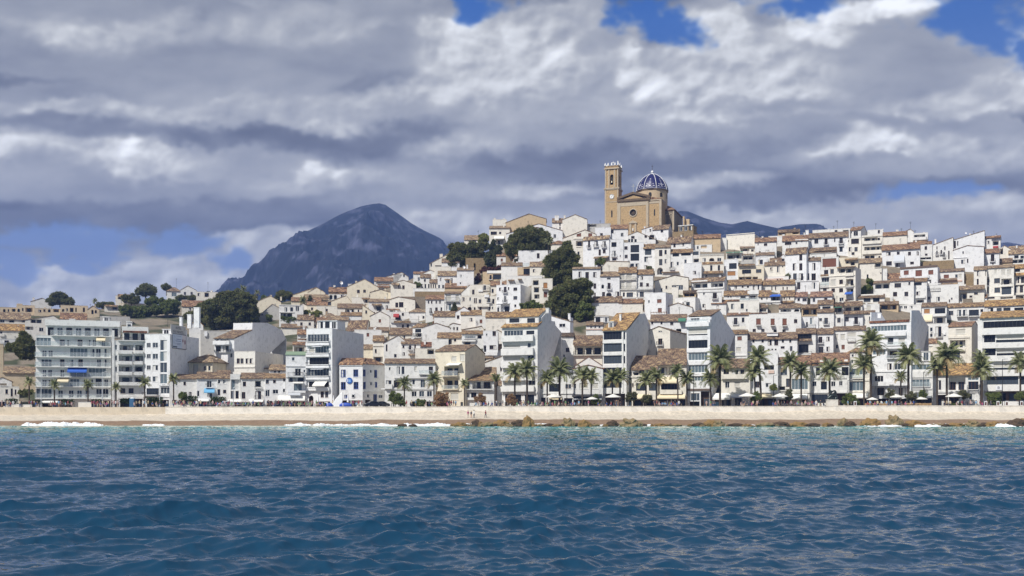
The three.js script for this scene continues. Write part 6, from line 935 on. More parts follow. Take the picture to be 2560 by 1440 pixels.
// ---------------------------------------------------------------- signs
function board(name, label, category, at, turn, w, h, draw, res = 64) {
  const t = canvasTexture(Math.round(w * res), Math.round(h * res), draw), r = thing(name, label, category, at, turn);
  mesh('panel', new THREE.BoxGeometry(w, h, 0.1), std([0.5, 0.5, 0.5], 0.8), r);
  mesh('print', new THREE.PlaneGeometry(w * 0.985, h * 0.985).translate(0, 0, 0.054), std(0xffffff, 0.7, { map: t }), r);
  return r;
}
function onSide(h, back, y0, y1, width, out = 0.07) {       // a place on the right hand side wall of a house: part of its depth, heights in tile units
  const cs = Math.cos(h.turn), yc = (y) => up(py(y), h.d0 - h.L * Math.sin(h.turn) + back * h.D * cs);
  const p = new THREE.Vector3(h.L + out, 0, -back * h.D); h.root.updateMatrixWorld(true); h.root.localToWorld(p);
  return { at: [p.x, (yc(y0) + yc(y1)) / 2, p.z], turn: h.root.rotation.y + Math.PI / 2, h: yc(y0) - yc(y1), w: width * h.D };
}
tile(400, 680, 3.6);
{
  const a = onSide(hotel, 0.30, 482, 556, 0.5, -0.2), b = onSide(hotel, 0.30, 558, 694, 0.48);
  board('hotel_sign', 'grey sign wall reading HOTEL SAN MIGUEL on the hotel roof edge', 'sign', a.at, a.turn, a.w, a.h, (g, w, h) => {
    g.fillStyle = '#b9b8b6'; g.fillRect(0, 0, w, h); g.fillStyle = '#16161a'; g.textAlign = 'center';
    g.font = `bold ${h * 0.40}px serif`; g.fillText('HOTEL', w * 0.5, h * 0.46, w * 0.5); g.fillText('SAN MIGUEL', w * 0.5, h * 0.92, w * 0.9);
    g.lineWidth = h * 0.03; g.strokeStyle = '#16161a'; g.beginPath(); g.moveTo(w * 0.87, h * 0.5); g.lineTo(w * 0.9, h * 0.15); g.lineTo(w * 0.93, h * 0.5); g.stroke();
  });
  board('billboard', 'dark framed pale blue billboard on the grey side wall of the hotel', 'billboard', b.at, b.turn, b.w, b.h, (g, w, h) => {
    g.fillStyle = '#c9d2e0'; g.fillRect(0, 0, w, h); g.fillStyle = '#d8d2d4'; g.fillRect(w * 0.7, 0, w * 0.3, h);
    g.strokeStyle = '#2c2c38'; g.lineWidth = w * 0.02; g.strokeRect(w * 0.01, w * 0.01, w * 0.98, h - w * 0.02);
    g.fillStyle = '#5b6f98'; for (const [y, a0, a1, t] of [[0.14, 0.28, 0.62, 0.02], [0.34, 0.28, 0.6, 0.05], [0.46, 0.24, 0.62, 0.05], [0.62, 0.28, 0.62, 0.03], [0.7, 0.34, 0.56, 0.03]]) for (let x = a0; x < a1; x += 0.035) g.fillRect(w * x, h * y, w * 0.026, h * t);
    g.fillStyle = '#8f9db8'; for (let i = 0; i < 9; i++) g.fillRect(w * 0.06, h * (0.08 + i * 0.07), w * (0.08 + 0.05 * (i % 3)), h * 0.02);
    g.fillStyle = '#32485a'; g.fillRect(w * 0.04, h * 0.84, w * 0.3, h * 0.08);
    g.fillStyle = '#7a3c4a'; g.beginPath(); g.ellipse(w * 0.75, h * 0.42, w * 0.035, h * 0.11, 0, 0, 7); g.fill(); g.beginPath(); g.ellipse(w * 0.9, h * 0.5, w * 0.04, h * 0.17, 0, 0, 7); g.fill();
  });
  tile(760, 680, 3.6);
  const c = cornerHouse, cx = c.lx(410), p = new THREE.Vector3(cx, c.ly(978, cx), 0.12); c.root.updateMatrixWorld(true); c.root.localToWorld(p);
  const sign = thing('round_sign', 'round blue sign with a pale letter B on the corner house', 'sign', p.toArray(), c.root.rotation.y), r = 28 / 3.6 / F * c.d0;
  mesh('disc', new THREE.CylinderGeometry(r, r, 0.12, 32).rotateX(Math.PI / 2), std([0.06, 0.16, 0.42], 0.5), sign);
  mesh('print', new THREE.CircleGeometry(r * 0.97, 32).translate(0, 0, 0.064), std(0xffffff, 0.6, { map: canvasTexture(128, 128, (g) => { g.fillStyle = '#2457a6'; g.fillRect(0, 0, 128, 128); g.fillStyle = '#e8f0fa'; g.fillRect(22, 32, 16, 64); g.fillStyle = '#8cc0ee'; g.font = 'bold 74px sans-serif'; g.fillText('B', 48, 92); }) }), sign);
  const q = new THREE.Vector3(c.lx(444), c.ly(1117, c.lx(444)), 0.1); c.root.localToWorld(q);
  const port = thing('round_window', 'round dark window low on the corner house below the blue sign', 'window', q.toArray(), c.root.rotation.y);
  mesh('glass', new THREE.CylinderGeometry(r * 0.52, r * 0.52, 0.1, 24).rotateX(Math.PI / 2), GLASS[0], port); mesh('rim', new THREE.TorusGeometry(r * 0.54, 0.06, 6, 24).translate(0, 0, 0.03), M.white, port);
  tile(2000, 680, 3.6);
  const e = bandedBlock, ex = e.lx(1790), u = new THREE.Vector3(ex, e.ly(1044, ex), 0.92); e.root.updateMatrixWorld(true); e.root.localToWorld(u);
  board('shop_sign', 'grey letter R on the white balcony band of the banded block', 'sign', u.toArray(), e.root.rotation.y, 1.5, 1.15, (g, w, h) => { g.fillStyle = '#e4e6ea'; g.fillRect(0, 0, w, h); g.fillStyle = '#6e717c'; g.font = `bold ${h * 0.95}px sans-serif`; g.textAlign = 'center'; g.fillText('R', w / 2, h * 0.84); });
}

// ---------------------------------------------------------------- trees and shrubs
const clump = (n, size, seed, slim = 1) => {                // a tuft of small leaf faces
  const r = rng(seed), P = [], N = [], U = [];
  for (let i = 0; i < n; i++) {
    const c = new THREE.Vector3(r() - 0.5, r() - 0.5, r() - 0.5).multiplyScalar(size * 1.1), a = new THREE.Vector3(r() - 0.5, r() - 0.5, r() - 0.5).normalize().multiplyScalar(size * (0.35 + 0.3 * r()) * slim), b = new THREE.Vector3(r() - 0.5, r() - 0.5, r() - 0.5).cross(a).normalize().multiplyScalar(size * (0.22 + 0.2 * r()) / slim);
    const q = [c.clone().add(a), c.clone().add(b), c.clone().sub(a), c.clone().sub(b)], nn = a.clone().cross(b).normalize(), under = nn.y < 0; if (under) nn.negate();
    for (const k of under ? [0, 2, 1, 0, 3, 2] : [0, 1, 2, 0, 2, 3]) { P.push(...q[k].toArray()); N.push(...nn.toArray()); U.push(0, 0); }
  }
  const g = new THREE.BufferGeometry();
  g.setAttribute('position', new THREE.BufferAttribute(new Float32Array(P), 3)); g.setAttribute('normal', new THREE.BufferAttribute(new Float32Array(N), 3)); g.setAttribute('uv', new THREE.BufferAttribute(new Float32Array(U), 2));
  return g;
};
const TUFT = { pine: clump(12, 0.62, 1, 1.5), leaf: clump(9, 0.5, 2), cypress: clump(11, 0.45, 3, 1.9), hedge: clump(9, 0.2, 4), shrub: clump(9, 0.32, 5, 1.3) };
const foliage = (c) => new THREE.MeshPhysicalMaterial({ color: new THREE.Color().setRGB(...c), roughness: 0.9, transmission: 0.38, thickness: 0, specularIntensity: 0.4 });
const LEAF = { pine: foliage([0.145, 0.165, 0.058]), light: foliage([0.20, 0.23, 0.06]), cypress: foliage([0.085, 0.105, 0.045]), hedge: foliage([0.07, 0.105, 0.03]), olive: foliage([0.14, 0.15, 0.075]), dry: foliage([0.34, 0.23, 0.13]), plum: foliage([0.14, 0.065, 0.055]), garden: foliage([0.155, 0.20, 0.062]) };
const BARK = std([0.10, 0.075, 0.055], 0.95, { map: sandGrain, bumpMap: sandGrain, bumpScale: 0.05 });
// lobes: [x, y, half width, half height] in tile units; foot: [x, y] where the trunk meets the ground
function tree(name, label, category, foot, lobes, o = {}) {
  for (const [x, y, a, b] of lobes) covered.push([px(x - a * 0.8), px(x + a * 0.8), py(y - b * 0.8), py(y + b * 0.8)]);
  const d = o.depth ?? Math.min(depthOf(px(foot[0]), py(foot[1])), 640), k = d / F / TS, X0 = across(px(foot[0]), d), Y0 = up(py(foot[1]), d), root = thing(name, label, category, [X0, Y0, -d]);
  const r = rng(Math.round(foot[0] * 7 + foot[1])), list = [], tuft = TUFT[o.tuft ?? 'pine'], size = o.size ?? 1;
  const L = lobes.map(([x, y, a, b]) => [(x - foot[0]) * k, (foot[1] - y) * k, (r() - 0.5) * a * k * 0.5, a * k, b * k, Math.min(a, b * 1.5) * k]);
  for (const [cx, cy, cz, a, b, c] of L) {
    // each lobe breaks up into uneven bunches, with gaps between
    const bunches = Math.round(clamp(a * b * (o.bunch ?? 2.6), 5, 120)), per = Math.round((o.per ?? 46));
    for (let i = 0; i < bunches; i++) {
      const u = r() * 2 - 1, p = r() * 6.283, s = Math.sqrt(1 - u * u), q = 0.62 + 0.40 * Math.pow(r(), 0.7), bx = cx + Math.cos(p) * s * a * q, by = cy + u * b * q, bz = cz + Math.sin(p) * s * c * q, br = (o.br ?? 0.17) * (a + b) * (0.55 + 0.8 * r());
      for (let j = 0; j < per; j++) { const w = br * Math.pow(r(), 0.45), f = r() * 6.283, e = r() * 2 - 1, es = Math.sqrt(1 - e * e); list.push([bx + Math.cos(f) * es * w, by + e * w * 0.72, bz + Math.sin(f) * es * w]); }
    }
    for (let j = 0; j < bunches * per * 0.35; j++) { const f = r() * 6.283, e = r() * 2 - 1, es = Math.sqrt(1 - e * e), w = Math.cbrt(r()) * 0.8; list.push([cx + Math.cos(f) * es * w * a, cy + e * w * b, cz + Math.sin(f) * es * w * c]); }
  }
  const m = new THREE.InstancedMesh(tuft, LEAF[o.leaf ?? 'pine'], list.length), M4 = new THREE.Matrix4(), Q = new THREE.Quaternion(), E = new THREE.Euler(), col = new THREE.Color();
  list.forEach((p, i) => { const s = size * (0.7 + 0.6 * r()); M4.compose(new THREE.Vector3(...p), Q.setFromEuler(E.set(r() * 6, r() * 6, r() * 6)), new THREE.Vector3(s, s, s)); m.setMatrixAt(i, M4); const v = 0.75 + 0.55 * r(); m.setColorAt(i, col.setRGB(v * (1 + 0.25 * r()), v * (1 + 0.1 * r()), v)); });
  m.name = 'crown'; m.castShadow = m.receiveShadow = true; m.userData.kind = 'stuff'; root.add(m);
  if (o.trunk !== false) {
    const limbs = [], t = o.trunk ?? 0.35;
    const [hx, hy] = [L[0][0], Math.max(0.6, Math.min(...L.map((q) => q[1])))];
    limbs.push(new THREE.CylinderGeometry(t * 0.7, t, hy, 8).translate(0, hy / 2, 0));
    for (const [cx, cy, cz] of L) limbs.push(new THREE.TubeGeometry(new THREE.QuadraticBezierCurve3(new THREE.Vector3(0, hy * 0.9, 0), new THREE.Vector3(cx * 0.3, (hy + cy) / 2, cz * 0.3), new THREE.Vector3(cx, cy + 0.3, cz)), 8, t * 0.45, 6));
    mesh('trunk', limbs, BARK, root);
  }
  return root;
}
tile(1000, 480, 4.5);
tree('pine_tree', 'big round topped dark pine in front of the white gabled spur house', 'pine tree', [1400, 800], [[1290, 590, 100, 90], [1420, 500, 150, 95], [1560, 530, 120, 100], [1640, 590, 60, 70], [1240, 660, 70, 70], [1420, 620, 160, 80], [1540, 640, 90, 60]], { trunk: 0.5 });
tree('pine_tree', 'broad dark pine clump at the left brow of the spur', 'pine tree', [640, 880], [[620, 680, 75, 90], [680, 640, 80, 65], [600, 790, 80, 70], [680, 740, 80, 90], [570, 840, 40, 40]], {});
tree('pine_tree', 'lower dark pine beside the brow clump on the spur', 'pine tree', [830, 800], [[830, 640, 100, 60], [880, 680, 70, 60], [790, 720, 80, 50], [930, 610, 60, 40]], {});
tree('light_tree', 'pale green tree behind the spur pines', 'tree', [940, 600], [[940, 525, 55, 70]], { leaf: 'light', tuft: 'leaf' });
tree('cypress_tree', 'tallest left one of the paired cypresses on the spur', 'cypress', [1040, 850], [[1045, 590, 26, 55], [1040, 660, 42, 90], [1025, 750, 65, 100]], { leaf: 'cypress', tuft: 'cypress', bunch: 4, trunk: 0.25 });
tree('cypress_tree', 'right one of the paired cypresses on the spur', 'cypress', [1105, 845], [[1105, 640, 30, 55], [1105, 700, 42, 80], [1100, 780, 48, 70]], { leaf: 'cypress', tuft: 'cypress', bunch: 4, trunk: 0.25 });
tree('pine_tree', 'tallest ragged dark pine towering in the middle of the town', 'pine tree', [1880, 1120], [[1880, 600, 35, 55], [1870, 680, 70, 70], [1800, 720, 90, 80], [1930, 760, 80, 80], [1720, 790, 100, 80], [1900, 850, 110, 90], [1740, 900, 120, 90], [1860, 960, 150, 80], [1730, 980, 90, 60], [1960, 920, 60, 80]], { trunk: 0.5 });
tree('pine_tree', 'wide dark pine mass under the tallest ragged pine', 'pine tree', [1900, 1420], [[2050, 1060, 100, 70], [1950, 1080, 130, 80], [1800, 1130, 120, 70], [2060, 1150, 120, 90], [1900, 1200, 170, 100], [1780, 1260, 130, 90], [1960, 1300, 150, 90], [1840, 1340, 140, 70], [2080, 1230, 80, 70]], { trunk: 0.5 });
tree('shrub', 'green bushy tree filling the gap right of the lower pine mass', 'shrub', [2090, 1440], [[2060, 1330, 90, 80], [2130, 1360, 60, 70], [2010, 1390, 60, 50]], { leaf: 'garden', tuft: 'leaf' });
tree('shrub', 'green shrubs on the slope beside the bluish white house', 'shrub', [1440, 1350], [[1400, 1290, 55, 40], [1470, 1270, 70, 45], [1540, 1280, 60, 40]], { leaf: 'garden', tuft: 'leaf', trunk: false });
tree('cypress_tree', 'slender dark cypress below the balustrade balcony house', 'cypress', [615, 1450], [[612, 1290, 16, 55], [612, 1360, 36, 70], [625, 1420, 60, 40]], { leaf: 'cypress', tuft: 'cypress', bunch: 5, trunk: 0.2, size: 0.8 });
tree('shrub', 'dry brown shrub left of the slender cypress', 'shrub', [425, 1500], [[425, 1420, 55, 70], [430, 1480, 50, 50]], { leaf: 'dry', tuft: 'shrub', trunk: false });
tree('bougainvillea', 'dark plum climbing bush over the stone wall', 'shrub', [1030, 900], [[960, 880, 60, 50], [1060, 870, 90, 30], [1140, 850, 60, 40]], { leaf: 'plum', tuft: 'shrub', trunk: false });
tree('bougainvillea', 'plum bush below the flat white canopy', 'shrub', [880, 1000], [[880, 970, 50, 50]], { leaf: 'plum', tuft: 'shrub', trunk: false });
tree('small_tree', 'small green tree at the bend of the white balustrade', 'tree', [130, 1140], [[130, 1080, 60, 40], [190, 1050, 50, 35], [100, 1110, 50, 30]], { leaf: 'garden', tuft: 'leaf' });
tree('shrub', 'dark shrubs in shade under the round pine', 'shrub', [1420, 790], [[1420, 760, 120, 30], [1620, 740, 50, 60]], { leaf: 'pine', trunk: false });
tile(1440, 560, 4.5);
tree('shrub', 'scrubby bushes on the bank under the white ramp wall', 'shrub', [480, 1010], [[360, 960, 60, 45], [440, 940, 60, 30], [560, 950, 40, 35]], { leaf: 'olive', tuft: 'shrub', trunk: false });
tree('small_tree', 'small tree under the long white block entrance roof', 'tree', [280, 510], [[280, 420, 55, 35]], { leaf: 'garden', tuft: 'leaf', trunk: 0.2 });
tree('shrub', 'dark bush beside the stone arched gateway', 'shrub', [830, 560], [[835, 515, 28, 45]], { leaf: 'pine', tuft: 'leaf', trunk: false });
tile(1840, 540, 5.5375);
tree('shrub', 'green scrub on the dark bank below the arched porch', 'shrub', [1830, 1060], [[1850, 910, 50, 35], [1840, 990, 50, 60], [1770, 1040, 50, 50]], { leaf: 'garden', tuft: 'leaf', trunk: false });
tree('shrub', 'dark plants on the terrace left of the tall stacked windows', 'shrub', [735, 880], [[735, 830, 40, 50]], { leaf: 'pine', tuft: 'leaf', trunk: false });
tile(400, 680, 3.6);
tree('pine_tree', 'largest pine of the grove behind the seafront', 'pine tree', [640, 500], [[620, 240, 110, 60], [740, 260, 110, 70], [500, 330, 130, 70], [640, 320, 150, 90], [790, 340, 90, 70], [560, 410, 160, 80], [730, 430, 140, 70], [820, 400, 60, 50]], { trunk: 0.5 });
tree('pine_tree', 'lower left pine of the grove behind the seafront', 'pine tree', [420, 480], [[300, 410, 80, 50], [390, 390, 90, 60], [430, 460, 100, 50], [360, 330, 50, 30]], {});
tree('pine_tree', 'bushy pine on the left part of the hill crest', 'pine tree', [690, 250], [[700, 205, 60, 40]], {});
tree('pine_tree', 'flat dark pine right of the grove on the crest', 'pine tree', [1120, 260], [[1120, 215, 75, 36], [1090, 235, 40, 25]], {});
tree('small_tree', 'small conical tree between the grove and the flat pine', 'tree', [935, 280], [[935, 235, 30, 30], [940, 260, 30, 20]], { leaf: 'garden', tuft: 'leaf' });
tree('cypress_tree', 'dark cypress beside the pale villa', 'cypress', [1350, 350], [[1350, 260, 14, 40], [1350, 310, 28, 45]], { leaf: 'cypress', tuft: 'cypress', bunch: 5, trunk: 0.2 });
tree('shrub', 'bright green bush in front of the pale villa', 'shrub', [1380, 430], [[1330, 385, 60, 35], [1420, 375, 50, 30], [1380, 410, 80, 25]], { leaf: 'light', tuft: 'leaf', trunk: false });
tree('shrub', 'dark green shrub left of the bright green bush', 'shrub', [1160, 470], [[1130, 430, 45, 35], [1190, 425, 35, 28]], { leaf: 'garden', tuft: 'leaf', trunk: false });
tree('small_tree', 'small dark round tree by the grey gable wall', 'tree', [985, 450], [[980, 410, 32, 32]], { leaf: 'garden', tuft: 'leaf' });
tree('pine_tree', 'lone umbrella pine beside the conical roofed pavilion', 'pine tree', [58, 215], [[60, 140, 45, 30]], { trunk: 0.3 });
tree('shrub', 'garden hedge and bushes along the left crest villas', 'shrub', [250, 250], [[180, 235, 50, 20], [260, 230, 60, 20], [370, 235, 60, 22], [440, 215, 30, 30], [500, 230, 50, 30]], { leaf: 'pine', trunk: false });
tile(0, 680, 3.6);
tree('pine_tree', 'round dark pine on the far left skyline', 'pine tree', [540, 320], [[530, 235, 85, 45], [500, 270, 70, 30], [620, 270, 60, 30]], {});
tree('pine_tree', 'umbrella shaped pine above the left crest villa', 'pine tree', [1310, 240], [[1310, 160, 85, 42], [1270, 180, 60, 25], [1360, 180, 40, 30]], { trunk: 0.4 });
tree('pine_tree', 'spreading pine in front of the left crest villa', 'pine tree', [1180, 330], [[1175, 240, 75, 35], [1210, 260, 50, 25]], {});
tree('shrub', 'long bank of green shrubs on the left hillside', 'shrub', [1250, 400], [[1130, 340, 70, 40], [1220, 330, 70, 30], [1320, 350, 90, 40], [1420, 340, 90, 45], [1520, 330, 80, 50], [1250, 385, 90, 25], [1560, 290, 60, 40], [1380, 260, 70, 40], [1480, 280, 60, 40]], { leaf: 'garden', tuft: 'leaf', trunk: false });
tree('pine_tree', 'tall dark trees behind the balcony block at the left edge', 'pine tree', [230, 790], [[220, 600, 40, 50], [200, 660, 80, 60], [270, 680, 70, 60], [230, 740, 80, 50], [110, 680, 50, 40], [300, 720, 40, 60]], { depth: 300 });
tree('shrub', 'row of low trees on the far left crest', 'shrub', [920, 330], [[900, 300, 50, 20], [980, 290, 50, 18], [960, 325, 30, 20]], { leaf: 'pine', trunk: false });
tree('shrub', 'dark shrub by the left edge cottage', 'shrub', [240, 1130], [[235, 1085, 45, 30]], { leaf: 'pine', tuft: 'leaf', trunk: false, depth: 266 });

// palms: a shared frond, set round the head of each trunk
function frond(lift, droop, len, seed) {
  const r = rng(seed), P = [], N = [], pts = [], n = 14;
  for (let i = 0; i <= n; i++) { const q = i / n, a = lift - droop * q * q; pts.push(i ? [pts[i - 1][0] + Math.cos(a) * len / n, pts[i - 1][1] + Math.sin(a) * len / n] : [0, 0]); }
  const tri = (a, b, c) => { const u = new THREE.Vector3(...b).sub(new THREE.Vector3(...a)), nn = u.cross(new THREE.Vector3(...c).sub(new THREE.Vector3(...a))).normalize(); const under = nn.y < 0; if (under) nn.negate(); for (const q of under ? [a, c, b] : [a, b, c]) { P.push(...q); N.push(...nn.toArray()); } };
  for (let i = 0; i < n; i++) {
    const [x0, y0] = pts[i], [x1, y1] = pts[i + 1], w = 0.09 * (1 - i / n) + 0.02;
    tri([x0, y0, -w], [x1, y1, -w * 0.8], [x0, y0, w]); tri([x1, y1, -w * 0.8], [x1, y1, w * 0.8], [x0, y0, w]);
    if (i < 2) continue;
    const l = len * 0.155 * Math.sin(Math.PI * Math.pow((i - 1) / n, 0.7)) + 0.1;
    for (const s of [-1, 1]) for (let k = 0; k < 2; k++) {
      const f = (k + r() * 0.5) / 2, ax = x0 + (x1 - x0) * f, ay = y0 + (y1 - y0) * f, tip = [ax + l * 0.72, ay - l * (0.28 + 0.2 * r()), s * l * (0.8 + 0.25 * r())];
      tri([ax, ay, s * w], [ax + 0.16 * len / 3, ay + (y1 - y0) * 0.6, s * w], tip);
    }
  }
  const g = new THREE.BufferGeometry();
  g.setAttribute('position', new THREE.BufferAttribute(new Float32Array(P), 3)); g.setAttribute('normal', new THREE.BufferAttribute(new Float32Array(N), 3)); g.setAttribute('uv', new THREE.BufferAttribute(new Float32Array(P.length / 3 * 2), 2));
  return g;
}
const FRONDS = [[1.45, 0.9], [1.15, 1.3], [0.85, 1.6], [0.5, 1.7], [0.15, 1.6], [-0.25, 1.2]].map(([a, b], i) => frond(a, b, 1, 20 + i));
const PALM = [[0.24, 0.26, 0.10], [0.31, 0.32, 0.14], [0.17, 0.19, 0.075], [0.42, 0.32, 0.15]].map((c) => new THREE.MeshPhysicalMaterial({ color: new THREE.Color().setRGB(...c), roughness: 0.6, transmission: 0.35, thickness: 0 })), PALM_TRUNK = std([0.10, 0.075, 0.055], 0.95, { map: sandGrain, bumpMap: sandGrain, bumpScale: 0.08 });
// x, head y, foot y and crown radius in pixels of the photograph
function palm(label, x, y, foot, rad, o = {}) {
  const d = o.depth ?? 257, k = d / F, r = rng(Math.round(x * 3)), root = thing(o.name ?? 'palm_tree', label, 'palm tree', [across(x, d), o.base ?? SHORE, -d], r() * 6);
  const H = up(y, d) - root.position.y + (o.base ? 0 : 0), R = rad * k * 1.1, lean = (o.lean ?? 0) * k;
  const c = Math.cos(-root.rotation.y), s = Math.sin(-root.rotation.y), hx = lean * c, hz = -lean * s;
  const w = o.w ?? clamp(R * 0.066, 0.14, 0.28), curve3 = new THREE.QuadraticBezierCurve3(new THREE.Vector3(0, 0, 0), new THREE.Vector3(hx * 0.15, H * 0.6, hz * 0.15), new THREE.Vector3(hx, H, hz));
  const tg = new THREE.TubeGeometry(curve3, 14, w, 9), tp = tg.attributes.position;
  mesh('trunk', [tg, new THREE.SphereGeometry(w * 1.7, 9, 7).scale(1, 1.7, 1).translate(hx, H - w * 1.2, hz), cyl(w * 1.5, w * 1.05, 0.4, 0, 0, 0, 9)], PALM_TRUNK, root);
  const n = Math.round((o.n ?? 44) * 0.68);
  for (let i = 0; i < n; i++) {
    const q = i / n, kind = o.tied ? (q < 0.7 ? 0 : 1) : Math.min(5, Math.floor(Math.pow(q, 0.9) * 6)), m = mesh('frond', FRONDS[kind], kind === 5 && r() < 0.4 ? PALM[3] : PALM[Math.floor(r() * 2.7)], root);
    m.position.set(hx, H, hz); m.rotation.set(0, i * 2.4 + r() * 0.5, 0);
    m.scale.setScalar(R * (o.tied ? 0.9 : 1) * (0.86 + 0.28 * r()));
    if (o.tied) m.scale.z *= 0.6;
  }
  return root;
}
const fan = { n: 34, w: 0.17, name: 'fan_palm' };
palm('short fan palm left of the long balcony block', 73, 956, 1024, 17, fan);
palm('fan palm in front of the left third of the long balcony block', 136, 964, 1024, 17, fan);
palm('fan palm in front of the right third of the long balcony block', 220, 964, 1024, 17, fan);
palm('fan palm before the block with stacked balconies', 290, 970, 1024, 16, fan);
palm('fan palm before the white hotel entrance', 362, 958, 1024, 17, fan);
palm('fan palm at the corner of the terrace cottages right of the hotel', 434, 949, 1022, 18, fan);
palm('date palm in front of the square shop windows', 1011, 962, 1020, 23, { n: 38 });
palm('date palm in front of the beige house balcony', 1085, 952, 1020, 26, { n: 38 });
palm('thin date palm at the left corner of the ochre roof terrace', 1161, 962, 1020, 17, { n: 28, w: 0.16 });
palm('palm with its fronds tied upright left of the curved balcony block', 1240, 956, 1020, 24, { tied: true, n: 26, w: 0.3 });
palm('left palm of the pair before the curved balcony block', 1287, 934, 1018, 30);
palm('right palm of the pair before the curved balcony block', 1318, 928, 1018, 33, { lean: -1 });
palm('smaller palm left of the dark windowed cafe', 1368, 951, 1018, 27);
palm('large palm between the cafe and the curved balcony block', 1399, 928, 1018, 36);
palm('left palm of the pair before the cream blind cafe', 1456, 944, 1018, 31);
palm('right palm of the pair before the cream blind cafe', 1478, 942, 1018, 26);
palm('left palm of the pair before the narrow ribbon window block', 1531, 950, 1018, 27);
palm('right palm of the pair before the narrow ribbon window block', 1550, 945, 1018, 28);
palm('left palm of the pair before the fan roofed restaurant', 1615, 952, 1018, 28);
palm('right palm of the pair before the fan roofed restaurant', 1641, 944, 1018, 27);
palm('palm before the cream awning balcony', 1695, 932, 1018, 24, { lean: -2 });
palm('bushy palm left of the pale blue white block', 1717, 950, 1018, 25);
palm('lower palm in front of the pale blue white block', 1776, 950, 1018, 30);
palm('largest bushy palm right of the pale blue white block', 1800, 905, 1018, 42, { n: 56 });
palm('lower palm before the purple cloth balcony', 1888, 932, 1018, 28, { lean: -2 });
palm('tall leaning palm before the purple cloth balcony', 1903, 900, 1018, 36, { lean: -8 });
palm('tall palm before the grey white glazed block', 1976, 910, 1018, 31);
palm('lower palm before the grey white glazed block', 2003, 932, 1018, 29);
palm('dense palm beside the reclining statue', 2074, 930, 1018, 36, { n: 50 });
palm('palm before the stacked sunroom balconies', 2160, 914, 1018, 33);
palm('tallest palm before the red corniced block', 2177, 862, 1018, 41, { n: 50 });
palm('small low palm between two tall ones at the red corniced block', 2252, 944, 1018, 20, { n: 34, w: 0.18 });
palm('tall palm at the right side of the red corniced block', 2271, 896, 1018, 39, { n: 48 });
palm('lower palm left of the orange fan roof', 2343, 920, 1018, 30);
palm('large palm over the left end of the orange fan roof', 2367, 892, 1018, 43, { n: 54 });
palm('palm over the right end of the orange fan roof', 2455, 926, 1018, 34);
palm('upright palm behind the one at the right end of the orange fan roof', 2452, 898, 1018, 26, { n: 30, depth: 259 });
palm('palm cut by the right edge of the picture', 2551, 910, 1018, 32);
for (const [l, x, y, f, rd] of [['tall slim palm standing above the pine grove', 608, 724, 750, 12], ['second slim palm right of the pine grove', 643, 732, 750, 9], ['lone palm on the far left skyline', 237, 753, 770, 8], ['palm in front of the round pine on the spur', 1371, 604, 650, 15], ['palm among the conifers beside the pale villa', 758, 752, 775, 14], ['drooping palm by the orange tiled attic', 1255, 794, 820, 14]]) { const d = Math.min(depthOf(x, f), 640); palm(l, x, y, f, rd, { depth: d, base: up(f, d) - 1, n: 30, w: 0.16 }); }

